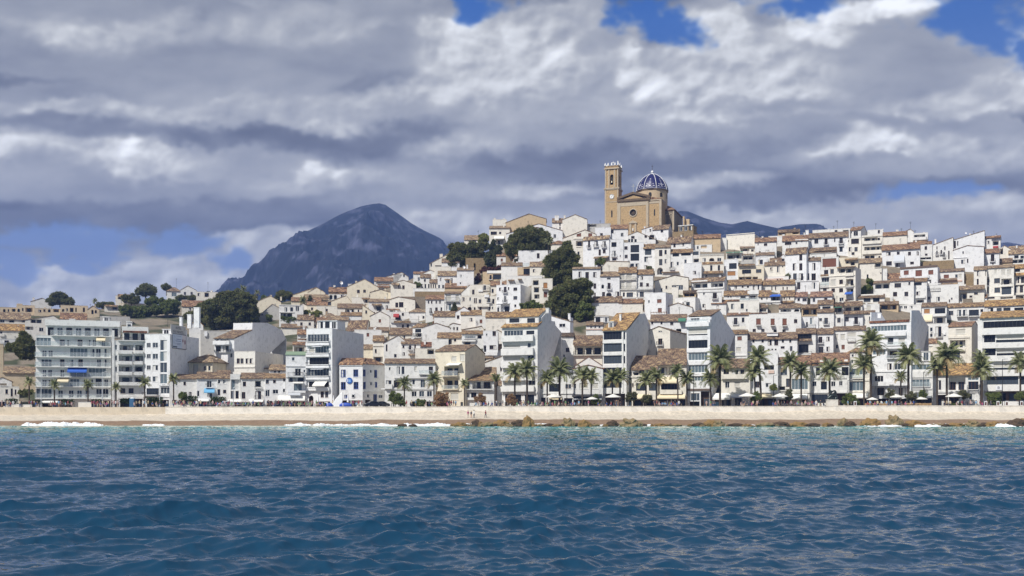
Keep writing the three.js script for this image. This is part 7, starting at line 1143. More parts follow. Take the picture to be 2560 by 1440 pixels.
// ---------------------------------------------------------------- cottages crowded into the remaining gaps of the slope
{
  const r = rng(2024), near = [[640, 800, 'pine grove'], [700, 775, 'pale villa'], [820, 715, 'dark arches house'], [910, 715, 'plain cream gable'], [1000, 715, 'pale gabled house'], [1060, 745, 'rust edged house'], [1180, 760, 'black arch building'], [1095, 790, 'dry brown shrub'], [1135, 785, 'slender cypress'], [1290, 740, 'bluish house'], [1040, 825, 'glazed balcony'], [985, 860, 'tall window gable'], [860, 780, 'dark roofed house'], [805, 800, 'tower block'], [930, 840, 'brown shingled house'], [1150, 850, 'chair terrace'], [1250, 830, 'curved balconies'], [1400, 800, 'wide dark pine mass'], [1240, 660, 'paired cypresses'], [1120, 700, 'curved balustrade'], [1330, 680, 'timber glass pavilion'], [560, 760, 'left crest villas'], [1420, 870, 'orange column verandah'], [1650, 860, 'cream gabled house'], [960, 790, 'maroon cloth'], [1560, 745, 'white ramp wall'], [1000, 770, 'orange hipped roof']];
  const taken = new Set(), LOOK = [['white', 'white'], ['white', 'white'], ['snow', 'bright white'], ['ivory', 'ivory'], ['cream', 'cream'], ['warm', 'off white']], TOP = [['brown', 'brown'], ['ochre', 'ochre'], ['pale', 'pale'], ['clay', 'clay'], ['pale', 'pale']], COUNT = ['no', 'one', 'two', 'three', 'four'];
  const inside = (x, y) => covered.some(([a, b, c, d]) => x > a && x < b && y > c && y < d);
  tile(0, 0, 1);
  const rows = [];
  for (let y = 1000; y > 640; y -= 8) for (let x = 560; x < 1700; x += 11) rows.push([x + r() * 6, y + r() * 4]);
  let made = 0;
  for (const [x, y] of rows) {
    if (y < crest((x - 1280) / F) + 10 || inside(x, y) || inside(x, y - 6) || made > 110 || (x > 1270 && x < 1500 && y > 690) || (x > 590 && x < 655 && y < 830)) continue;
    const far = Math.min(depthOf(x, y), 640), s = F / far, w = (5 + 5 * r()) * s, hh = (3.2 + 2.6 * r()) * s, x0 = x - w * (0.3 + 0.4 * r()), foot = y + 8 + 5 * r(), eave = foot - hh, kind = r() < 0.62 ? 'gable' : r() < 0.6 ? 'front' : 'flat', ridge = kind === 'flat' ? eave : eave - (1.1 + 0.8 * r()) * s;
    const [wall, wn] = pick(LOOK), [roof, rn] = pick(TOP), n = Math.floor(r() * 3.6), ww = 0.9 * s, parts = [];
    if (n) parts.push(`${r() < 0.8 ? 'n' : 'k'} ${eave + 1.1 * s}-${eave + 2.3 * s} ${ww} ${Array.from({ length: n }, (_, i) => (x0 + w * (i + 0.5) / n).toFixed(1)).join(',')}`);
    if (r() < 0.3) parts.push(`C ${ridge - 1 * s}-${eave} ${x0 + w * 0.7}-${x0 + w * 0.78} 0.4`);
    if (r() < 0.12) parts.push(`T ${ridge - 2.4 * s}-${ridge + 0.4 * s} ${x0 + w * 0.4}-${x0 + w * 0.5}`);
    let best = near[0], bd = 1e9; for (const q of near) { const dd = Math.hypot(q[0] - x, q[1] - y); if (dd < bd) { bd = dd; best = q; } }
    const dx = x - best[0], dy = y - best[1], where = Math.abs(dx) > 2 * Math.abs(dy) ? (dx < 0 ? 'left of' : 'right of') : Math.abs(dy) > 2 * Math.abs(dx) ? (dy < 0 ? 'above' : 'below') : `${dy < 0 ? 'up' : 'down'} ${dx < 0 ? 'left' : 'right'} of`;
    const make = (pre) => `${pre}${wn} cottage with ${kind === 'flat' ? 'flat roof' : kind === 'front' ? `${rn} gable` : `${rn} tiles`} and ${COUNT[n]} window${n === 1 ? '' : 's'} ${where} the ${best[2]}`;
    let label = make('small '); for (const p of ['narrow ', 'little ', 'farther ', 'low ', 'tucked away ', 'plain ']) if (taken.has(label)) label = make(p);
    if (taken.has(label)) continue;
    if (label.split(' ').length > 16) label = label.replace(/ and \w+ windows?/, '');
    if (taken.has(label)) continue;
    taken.add(label); made++;
    house(label, [x0, x0 + w], [ridge, eave, foot], { wall, roof, kind, d: 5 + 3 * r(), over: 0.3, sink: 4 }, parts.join('; '));
  }
}

// ---------------------------------------------------------------- the seafront promenade and the beach
const PD = 252, at = (x, d = PD) => across(x, d), WHITEWASH = plaster([0.84, 0.80, 0.73]);
{
  const long = (x0, x1, y0, y1, z0, z1) => box(at(x0), at(x1), y0, y1, -z1, -z0);
  const w = mesh('sea_wall', [long(418, 1130, 1.5, 4.25, 250.6, 251.2), long(1130, 2078, 1.5, 4.35, 250.5, 251.2), long(2078, 2760, 1.5, 4.5, 250.3, 251.2), long(418, 1130, 4.251, 4.33, 250.5, 251.3), long(1130, 2078, 4.351, 4.45, 250.4, 251.3), long(2078, 2760, 4.501, 4.6, 250.2, 251.3)], WHITEWASH);
  tag(w, 'long low white sea wall along the back of the beach', 'wall');
  const l = mesh('sea_wall', [long(-300, 417, 1.2, 4.2, 250.8, 251.3)], plaster([0.66, 0.58, 0.46]));
  tag(l, 'low sandy kerb wall at the back of the left beach', 'wall');
}
for (const [x0, x1, y0, l] of [[3, 70, 1012, 'low white garden wall at the left end of the promenade'], [186, 219, 1006, 'tall white hoarding in front of the long balcony block'], [418, 480, 1024, 'white planter wall right of the hotel']]) {
  const t = thing('low_wall', l, 'wall', [at(x0), SHORE, -254.2]), w = at(x1) - at(x0), h = up(y0, 254) - SHORE;
  mesh('wall', [box(0, w, 0, Math.max(0.5, h), -0.25, 0)], WHITEWASH, t); mesh('coping', [box(-0.05, w + 0.05, Math.max(0.5, h) + 0.001, Math.max(0.5, h) + 0.08, -0.3, 0.05)], M.white, t);
}
// clipped hedges, lamp posts, parasols
function hedge(l, x0, x1, y0, y1, d = 258) { const t = thing('hedge', l, 'hedge', [at(x0, d), SHORE, -d]), r = rng(x0), w = at(x1, d) - at(x0, d), a = up(y1, d) - SHORE, b = up(y0, d) - SHORE, n = Math.round(w * (b - a) * 60), m = new THREE.InstancedMesh(TUFT.hedge, LEAF.hedge, n), q = new THREE.Matrix4(), c = new THREE.Color();
  for (let i = 0; i < n; i++) { q.makeRotationFromEuler(new THREE.Euler(r() * 6, r() * 6, r() * 6)).setPosition(r() * w, a + r() * (b - a), -1.6 + r() * 1.6); m.setMatrixAt(i, q); const v = 0.8 + 0.5 * r(); m.setColorAt(i, c.setRGB(v, v, v)); }
  m.name = 'foliage'; m.userData.kind = 'stuff'; m.castShadow = m.receiveShadow = true; t.add(m);
  mesh('stem', [0.2, 0.8].map((k) => cyl(0.12, 0.1, a + 0.3, w * k, 0, -0.8, 6)), BARK, t); }
hedge('clipped box hedge at the left end of the promenade', 8, 38, 997, 1012); hedge('small clipped hedge before the left edge of the long balcony block', 72, 102, 1000, 1010); hedge('clipped hedge under the second fan palm of the long balcony block', 146, 180, 998, 1012); hedge('clipped hedge between the hoarding and the next block', 226, 250, 998, 1010);
hedge('clipped hedge under the stacked balcony block', 299, 330, 996, 1008); hedge('clipped hedge before the hotel entrance', 364, 404, 993, 1009); hedge('clipped hedge before the terrace cottage beside the hotel', 450, 491, 990, 1008); hedge('clipped hedge below the pale blue awning cottage', 524, 562, 992, 1009);
function lamp(l, x, top, d = 254.5) { const t = thing('street_lamp', l, 'street lamp', [at(x, d), SHORE, -d]), h = up(top, d) - SHORE, m = x < 700 ? M.rail : M.iron;
  mesh('post', [cyl(0.11, 0.06, h, 0, 0, 0, 8), cyl(0.16, 0.14, 0.5, 0, 0, 0, 8)], m, t); mesh('arm', [bar([0, h - 0.15, 0], [0.9, h + 0.05, 0], 0.04)], m, t); mesh('lamp_head', [box(0.6, 1.3, h + 0.0, h + 0.14, -0.16, 0.16)], M.grey, t); }
for (const [l, x, y] of [['tall pale lamp post left of the second fan palm', 103, 936], ['tall pale lamp post before the right end of the long balcony block', 256, 930], ['tall pale lamp post before the hotel stair', 399, 962], ['pale lamp post before the glazed bay house', 583, 968], ['pale lamp post before the lilac windowed cottage', 661, 975], ['dark lamp post before the dark windowed cafe', 1417, 928], ['dark lamp post before the pale blue white block', 1734, 936], ['dark lamp post left of the fan roofed restaurant', 1573, 930], ['dark lamp post before the red corniced block', 2309, 930], ['dark lamp post before the banded block', 2506, 898], ['slim dark lamp post at the purple cloth balcony', 1934, 938], ['dark lamp post at the reclining statue', 2120, 950]]) lamp(l, x, y);
const parasolProto = (() => { const t = thing('parasol', 'open white parasol before the dark windowed cafe', 'parasol', [at(1385, 255), SHORE, -255]);
  const g = new THREE.ConeGeometry(1.95, 0.75, 8, 1, true).translate(0, 2.95, 0); mesh('canopy', [g, new THREE.CylinderGeometry(1.95, 1.95, 0.16, 8, 1, true).translate(0, 2.5, 0)], std([0.80, 0.78, 0.73], 0.9, { side: THREE.DoubleSide }), t);
  mesh('pole', [cyl(0.04, 0.035, 3.3, 0, 0, 0, 6)], M.wood, t); mesh('base', [cyl(0.3, 0.26, 0.12, 0.001, 0.001, 0, 10)], M.grey, t); return t; })();
for (const [l, x, s] of [['open white parasol before the narrow ribbon window block', 1533, 1], ['open white parasol left of the red corniced block middle', 2239, 1], ['open white parasol at the glazed balcony house', 2303, 0.8], ['open white parasol under the orange fan roof', 2385, 1.05], ['small white parasol at the tallest palm', 2181, 0.75], ['cream parasol edge before the brown roofed balcony house', 1868, 1.1], ['white parasol right of the purple cloth balcony', 1950, 1.05], ['grey white parasol before the cream blind cafe', 1480, 0.8]]) copyOf(parasolProto, [at(x, 255), SHORE, -255], x, l, s);
const closed = (() => { const t = thing('folded_parasol', 'folded white parasol beside the corner house', 'parasol', [at(834, 256), SHORE, -256]); mesh('canopy', [new THREE.ConeGeometry(0.3, 2.1, 9).translate(0, 2.3, 0)], M.white, t); mesh('pole', [cyl(0.04, 0.04, 3.4, 0, 0, 0, 6)], M.wood, t); return t; })();
for (const [l, x] of [['folded white parasol right of the sail shaped canopy', 870], ['folded white parasol before the tower block arch', 795], ['folded white parasol at the foot of the tied palm', 1262]]) copyOf(closed, [at(x, 256), SHORE, -256], 0, l);
// the sail shaped canopy and blue covers
{ const t = thing('sail_canopy', 'white pointed sail shaped canopy before the corner house', 'canopy', [at(838, 253), SHORE, -253]);
  const s = new THREE.Shape(); s.moveTo(-0.8, 0.3); s.quadraticCurveTo(0.2, 2.2, 1.8, 3.6); s.quadraticCurveTo(2.0, 1.8, 1.4, 0.3); s.closePath();
  mesh('sail', [new THREE.ExtrudeGeometry(s, { depth: 0.25, bevelEnabled: true, bevelSize: 0.12, bevelThickness: 0.12, bevelSegments: 2 }), new THREE.ConeGeometry(0.35, 2.6, 7).rotateZ(1.25).translate(-1.6, 0.9, 0.1)], M.white, t); mesh('foot', [box(-2.4, 1.6, 0, 0.25, -0.2, 0.5)], M.white, t); }
for (const [l, x0, x1] of [['blue covered pile left of the white sail canopy', 815, 832], ['long blue cover right of the white sail canopy', 848, 880]]) { const t = thing('blue_cover', l, 'cover', [at(x0, 252.4), SHORE, -252.4]), w = at(x1) - at(x0); mesh('cover', [new THREE.SphereGeometry(0.5, 14, 8).scale(w, 1.3, 1).translate(w / 2, 0.45, 0), box(0.1, w - 0.1, 0, 0.3, -0.3, 0.3)], std([0.03, 0.08, 0.42], 0.6), t); mesh('rope', [box(w * 0.3, w * 0.34, 0.2, 1.0, 0.3, 0.52)], M.white, t); }
// cabins
function cabin(l, x, d, y, m) { const t = thing('toilet_cabin', l, 'cabin', [at(x, d), y, -d]); mesh('body', [box(-0.55, 0.55, 0.1, 2.15, -0.55, 0.55), box(-0.6, 0.6, 0, 0.099, -0.6, 0.6)], m, t); mesh('door', [box(-0.38, 0.38, 0.2, 1.95, 0.552, 0.58)], m, t); mesh('roof', [new THREE.CylinderGeometry(0.35, 0.66, 0.25, 4).rotateY(Math.PI / 4).translate(0, 2.28, 0)], std([0.75, 0.78, 0.78], 0.6), t); }
cabin('dark blue portable toilet on the left promenade', 331, 254, SHORE, std([0.04, 0.12, 0.24], 0.5));
{ const d = depthOf(1595, 766); cabin('green portable cabin on the white ramp in the old town', 1595, d, up(769, d), std([0.02, 0.26, 0.22], 0.5)); }
// statue on its plinth
{ const t = thing('statue', 'dark bronze reclining statue on a white block plinth', 'statue', [at(2082, 253), SHORE, -253]), br = std([0.035, 0.045, 0.042], 0.35, { metalness: 0.6 });
  mesh('plinth', [box(-1.35, 1.3, 0, 1.75, -1.2, 0), box(-1.42, 1.37, 1.751, 1.87, -1.26, 0.06)], WHITEWASH, t);
  const c = (p, r) => new THREE.TubeGeometry(new THREE.CatmullRomCurve3(p.map((q) => new THREE.Vector3(...q))), 22, r, 9);
  mesh('figure', [c([[-1.0, 2.1, -0.6], [-0.3, 2.7, -0.5], [0.5, 3.0, -0.6], [1.0, 2.4, -0.6], [0.9, 2.0, -0.5]], 0.42), c([[-0.9, 2.3, -0.5], [-0.6, 3.2, -0.5], [0.1, 3.9, -0.6], [0.8, 4.0, -0.6], [1.0, 3.4, -0.6]], 0.2), c([[-0.7, 3.4, -0.5], [0.0, 3.2, -0.4], [0.7, 3.7, -0.5]], 0.17), ball(0.34, -0.45, 3.95, -0.5, 12, 9), new THREE.SphereGeometry(0.6, 12, 8).scale(1.6, 0.7, 0.8).translate(0, 2.2, -0.6)], br, t); }
// timber planters and white menu boards
for (const [l, x0, x1] of [['timber fence planter before the tallest palm', 2162, 2216], ['timber fence planter before the red corniced block', 2262, 2330]]) { const t = thing('planter_fence', l, 'planter', [at(x0, 253.5), SHORE, -253.5]), w = at(x1) - at(x0), n = Math.round(w / 0.45), wd = [std([0.42, 0.28, 0.14], 0.9), std([0.36, 0.23, 0.12], 0.9)]; for (let i = 0; i < n; i++) mesh('board', [box(w * i / n, w * (i + 0.92) / n, 0, 0.95 + 0.04 * (i % 3), -0.05, 0)], wd[i % 2], t); mesh('rail', [box(0, w, 0.7, 0.8, -0.12, -0.052)], wd[1], t); }
for (const [l, x] of [['white menu board at the right end terrace, left one', 2517], ['white menu board at the right end terrace, right one', 2554], ['white menu board before the banded block', 2464], ['pair of white menu boards by the statue shrubs', 2138], ['white menu board at the banded block planter', 2495]]) { const t = thing('menu_board', l, 'board', [at(x, 253), SHORE, -253], 0.2); mesh('panel', [box(-0.4, 0.4, 0.1, 1.5, -0.03, 0.03)], M.white, t); mesh('leg', [box(-0.4, -0.34, 0, 1.4, -0.4, -0.34), box(0.34, 0.4, 0, 1.4, -0.4, -0.34)], M.iron, t); mesh('text_panel', [box(-0.25, 0.25, 0.5, 1.25, 0.031, 0.036)], M.frameBrown, t); }
// small planting of the promenade
for (const [l, x, y, w, h, leaf] of [['round green shrub right of the statue', 2122, 1000, 17, 16, 'garden'], ['light shrub beside the round green shrub', 2140, 1008, 10, 12, 'garden'], ['bushy tree before the banded block', 2486, 994, 18, 17, 'garden'], ['small tree at the right edge terrace', 2548, 988, 9, 12, 'garden'], ['olive shrub under the orange fan roof', 2408, 986, 14, 10, 'olive'], ['green shrub right of the olive shrub', 2391, 1010, 12, 9, 'garden'], ['dry shrub before the red corniced block', 2226, 984, 10, 11, 'olive'], ['olive shrub left of the small low palm', 2280, 990, 12, 10, 'olive'], ['green tree before the glazed balcony house', 2308, 984, 9, 8, 'garden'], ['reddish tree before the beige house', 1105, 1000, 20, 20, 'dry'], ['green tree before the white corner of the square windows house', 988, 992, 14, 16, 'garden'], ['second green tree before the square windows house', 1002, 1002, 10, 10, 'garden'], ['low tree left of the beige house', 1050, 1006, 14, 10, 'garden'], ['pinkish tree before the ochre roof terrace', 1200, 996, 13, 10, 'dry'], ['small tree between the cafe and the cream blind cafe', 1489, 1000, 11, 12, 'garden'], ['olive tree before the narrow ribbon window block', 1578, 992, 13, 14, 'olive'], ['olive tree before the fan roofed restaurant', 1616, 996, 12, 12, 'olive'], ['green shrub at the purple cloth balcony', 1890, 992, 12, 12, 'garden'], ['thin green tree by the slim lamp post', 1934, 966, 8, 9, 'light'], ['olive shrub before the grey white block', 1972, 984, 9, 14, 'olive'], ['brown shrub by the tied palm', 1278, 1000, 11, 14, 'dry'], ['green shrub before the dark windowed cafe', 1380, 1012, 12, 6, 'garden'], ['tree left of the hotel cottages', 458, 988, 10, 10, 'garden']]) {
  tile(0, 0, 1); tree('promenade_shrub', l, 'shrub', [x, 1019], [[x, y, w, h], [x + w * 0.4, y + h * 0.4, w * 0.6, h * 0.6], [x - w * 0.5, y + h * 0.3, w * 0.5, h * 0.6]], { depth: 255, leaf, tuft: 'shrub', trunk: 0.1, bunch: 5, per: 24 });
}
// cars
function car(l, x, m, d = 256, turn = 0) { const t = thing('parked_car', l, 'car', [at(x, d), SHORE, -d], turn);
  const s = new THREE.Shape(); s.moveTo(-2.1, 0.35); s.lineTo(-2.1, 0.8); s.quadraticCurveTo(-2.0, 0.95, -1.2, 1.0); s.quadraticCurveTo(-0.7, 1.5, -0.1, 1.5); s.quadraticCurveTo(0.9, 1.5, 1.4, 1.02); s.quadraticCurveTo(2.1, 0.95, 2.15, 0.7); s.lineTo(2.15, 0.35); s.closePath();
  mesh('body', new THREE.ExtrudeGeometry(s, { depth: 1.5, bevelEnabled: true, bevelSize: 0.08, bevelThickness: 0.1, bevelSegments: 2 }).translate(0, 0, -0.75), m, t);
  for (const [x0, x1] of [[-1.0, -0.05], [0.05, 1.05]]) mesh('window', [poly([[x0 - 0.1, 1.02], [x1 + 0.1, 1.02], [x1 - 0.2, 1.4], [x0 + 0.2, 1.4]], 0.86, 0.875)], GLASS[0], t);
  for (const x of [-1.35, 1.35]) for (const z of [-0.72, 0.72]) { const w = mesh('wheel', new THREE.CylinderGeometry(0.34, 0.34, 0.24, 16).rotateX(Math.PI / 2).translate(x, 0.34, z), M.iron, t); mesh('rim', new THREE.CylinderGeometry(0.2, 0.2, 0.26, 12).rotateX(Math.PI / 2).translate(x, 0.34, z), M.rail, w); } }
const paint = (c) => new THREE.MeshPhysicalMaterial({ color: new THREE.Color().setRGB(...c), roughness: 0.35, clearcoat: 0.7, clearcoatRoughness: 0.1 });
car('dark car parked at the left end of the promenade', 14, paint([0.015, 0.016, 0.02])); car('black car in the lane beside the corner house, nearer one', 932, paint([0.012, 0.013, 0.016]), 258, 0.5); car('dark grey car in the lane beside the corner house, farther one', 952, paint([0.05, 0.055, 0.06]), 262, 0.5); car('pale grey van before the lilac windowed cottage', 566, paint([0.45, 0.46, 0.48]), 258);

// people: small figures, each one continuous body
function figure(pose, cloth, legs) {
  const skin = [0.50, 0.31, 0.21], hair = [0.05, 0.035, 0.025], G = [];
  const limb = (a, b, r0, r1, c) => { const A = new THREE.Vector3(...a), B = new THREE.Vector3(...b), l = A.distanceTo(B), g = new THREE.CapsuleGeometry(1, l / ((r0 + r1) / 2), 3, 7), p = g.attributes.position; for (let i = 0; i < p.count; i++) { const y = p.getY(i) * (r0 + r1) / 2, q = clamp(y / l + 0.5), r = lerp(r0, r1, q); p.setXYZ(i, p.getX(i) * r, y, p.getZ(i) * r); } g.translate(0, l / 2, 0).applyQuaternion(new THREE.Quaternion().setFromUnitVectors(new THREE.Vector3(0, 1, 0), B.clone().sub(A).normalize())).translate(...a); g.computeVertexNormals(); G.push([g, c]); };
  if (pose === 'sit') {
    for (const s of [-0.1, 0.1]) { limb([s, 0.5, 0], [s * 1.2, 0.5, 0.42], 0.085, 0.065, legs); limb([s * 1.2, 0.5, 0.42], [s * 1.2, 0.06, 0.46], 0.062, 0.045, legs); limb([s * 1.9, 0.98, 0], [s * 2.3, 0.72, 0.1], 0.05, 0.042, cloth); limb([s * 2.3, 0.72, 0.1], [s * 1.6, 0.66, 0.34], 0.042, 0.03, skin); }
    limb([0, 0.5, 0], [0, 0.98, -0.03], 0.15, 0.17, cloth); limb([0, 1.05, -0.02], [0, 1.14, -0.01], 0.055, 0.05, skin); limb([0, 1.2, 0.01], [0, 1.28, 0.01], 0.095, 0.1, skin); limb([0, 1.25, -0.02], [0, 1.31, -0.02], 0.1, 0.1, hair);
  } else {
    const w = pose === 'walk' ? 0.24 : 0.03;
    for (const [s, k] of [[-0.09, 1], [0.09, -1]]) { limb([s, 0.88, 0], [s, 0.48, w * k * 0.7], 0.09, 0.065, legs); limb([s, 0.48, w * k * 0.7], [s, 0.07, w * k], 0.062, 0.042, legs); limb([s, 0.04, w * k], [s, 0.04, w * k + 0.14], 0.04, 0.035, hair); limb([s * 2, 1.38, 0], [s * 2.5, 1.1, -w * k * 0.5], 0.052, 0.043, cloth); limb([s * 2.5, 1.1, -w * k * 0.5], [s * 2.4, 0.84, -w * k * 0.5 + 0.08], 0.042, 0.03, skin); }
    limb([0, 0.9, 0], [0, 1.36, 0], 0.14, 0.165, cloth); limb([0, 1.42, 0], [0, 1.52, 0], 0.058, 0.052, skin); limb([0, 1.58, 0.01], [0, 1.67, 0.01], 0.092, 0.098, skin); limb([0, 1.64, -0.02], [0, 1.7, -0.02], 0.1, 0.1, hair);
  }
  const m = mergeGeometries(G.map(([g, c]) => { g = plain(g); const col = new Float32Array(g.attributes.position.count * 3); for (let i = 0; i < col.length; i += 3) col.set(c, i); return g.setAttribute('color', new THREE.BufferAttribute(col, 3)); }));
  return m;
}
const CLOTH = [[0.75, 0.75, 0.74], [0.03, 0.035, 0.06], [0.05, 0.09, 0.30], [0.30, 0.07, 0.08], [0.50, 0.36, 0.34], [0.10, 0.10, 0.11], [0.25, 0.42, 0.60], [0.62, 0.52, 0.34], [0.42, 0.12, 0.22], [0.16, 0.30, 0.14]], LEGS = [[0.03, 0.04, 0.08], [0.08, 0.08, 0.09], [0.55, 0.50, 0.42], [0.06, 0.10, 0.22], [0.5, 0.31, 0.21]];
const bodyMat = std(0xffffff, 0.85, { vertexColors: true }), bodies = { stand: [], walk: [], sit: [] };
for (const p of Object.keys(bodies)) for (let i = 0; i < 8; i++) bodies[p].push(figure(p, CLOTH[(i * 3 + p.length) % CLOTH.length], LEGS[(i * 2 + p.length) % LEGS.length]));
function person(label, x, d, y, pose, i, turn, group) { const m = mesh('person', bodies[pose][i % 8], bodyMat); m.position.set(at(x, d), y, -d); m.rotation.y = turn; return tag(m, label, 'person', group); }
const sandAt = (px_, d) => { const x = at(px_, d), q = d - WATER_EDGE, e = 2.2 * N2(x / 45, 3) + 0.8 * N2(x / 9, 8) - curve([[-110, 7], [-60, 4], [0, 0]], x); return curve(SHORE_RISE(x), q + e * 0.4); };
for (const [l, x, d, i, t] of [['person in blue standing on the sand, leftmost of the three', 1170, 243, 1, 0.4], ['person in pale trousers on the sand, middle of the three', 1178, 242, 2, -0.6], ['person in dark clothes on the sand, right one of the three', 1185, 243, 5, 2.4]]) person(l, x, d, sandAt(x, d), 'stand', i, t);
person('person in pink walking alone on the sand', 1214, 243, sandAt(1214, 243), 'walk', 3, 1.4);
{
  const r = rng(77), G = 'people along the promenade', sitting = 'person seated in the cafe crowd along the promenade', walking = 'person on foot in the crowd along the promenade';
  for (const [x0, x1, n, sit] of [[5, 36, 6, 0.2], [46, 56, 2, 0], [72, 100, 8, 0.5], [122, 185, 12, 0.6], [222, 300, 16, 0.4], [330, 420, 12, 0.3], [430, 492, 20, 0.5], [500, 700, 34, 0.6], [700, 840, 24, 0.6], [880, 905, 6, 0.5], [1015, 1080, 10, 0.4], [1115, 1140, 6, 0.2], [1190, 1260, 14, 0.3], [1270, 1330, 14, 0.4], [1335, 1450, 22, 0.7], [1460, 1560, 10, 0.6], [1630, 1700, 14, 0.6], [1765, 1790, 4, 0], [1850, 1900, 8, 0.5], [1930, 2060, 30, 0.6], [2100, 2130, 6, 0.3], [2165, 2300, 24, 0.5], [2360, 2480, 18, 0.4]]) for (let i = 0; i < n; i++) { const s = r() < sit; person(s ? sitting : walking, lerp(x0, x1, (i + r()) / n), 251.9 + r() * 4.2, SHORE, s ? 'sit' : r() < 0.5 ? 'walk' : 'stand', Math.floor(r() * 8), r() * 6.28, s ? G + ', seated' : G + ', on foot'); }
}
// cafe tables and chairs
{
  const r = rng(31), tab = thing('cafe_table', 'small round cafe table on the promenade terraces', 'table', [0, SHORE, -255], 0, 'cafe tables on the promenade'); mesh('top', [cyl(0.36, 0.36, 0.03, 0, 0.72, 0, 12)], M.white, tab); mesh('leg', [cyl(0.03, 0.03, 0.72, 0, 0, 0, 6), cyl(0.22, 0.2, 0.03, 0, 0.001, 0, 10)], M.iron, tab);
  const ch = thing('cafe_chair', 'cafe chair on the promenade terraces', 'chair', [0, SHORE, -255], 0, 'cafe chairs on the promenade'), cm = std([0.30, 0.24, 0.18], 0.7); mesh('seat', [box(-0.21, 0.21, 0.43, 0.46, -0.21, 0.21)], cm, ch); mesh('backrest', [box(-0.21, 0.21, 0.5, 0.9, -0.23, -0.2)], cm, ch); for (const x of [-0.18, 0.18]) for (const z of [-0.19, 0.18]) mesh('leg', [box(x - 0.02, x + 0.02, 0, z < 0 ? 0.5 : 0.429, z - 0.02, z + 0.02)], M.iron, ch);
  let first = true;
  for (const [x0, x1, n] of [[125, 182, 6], [440, 490, 5], [510, 700, 16], [705, 800, 8], [1345, 1450, 10], [1640, 1700, 6], [1855, 1885, 3], [1940, 2050, 10], [2180, 2300, 9]]) for (let i = 0; i < n; i++) {
    const x = lerp(x0, x1, (i + 0.5) / n), d = 253 + r() * 2.6;
    if (first) { tab.position.set(at(x, d), SHORE, -d); ch.position.set(at(x, d) - 0.6, SHORE, -d); ch.rotation.y = 1.6; first = false; } else { copyOf(tab, [at(x, d), SHORE, -d]); copyOf(ch, [at(x, d) - 0.6, SHORE, -d], 1.3 + r() * 0.6); }
    copyOf(ch, [at(x, d) + 0.62, SHORE, -d], -1.3 - r() * 0.6);
  }
}

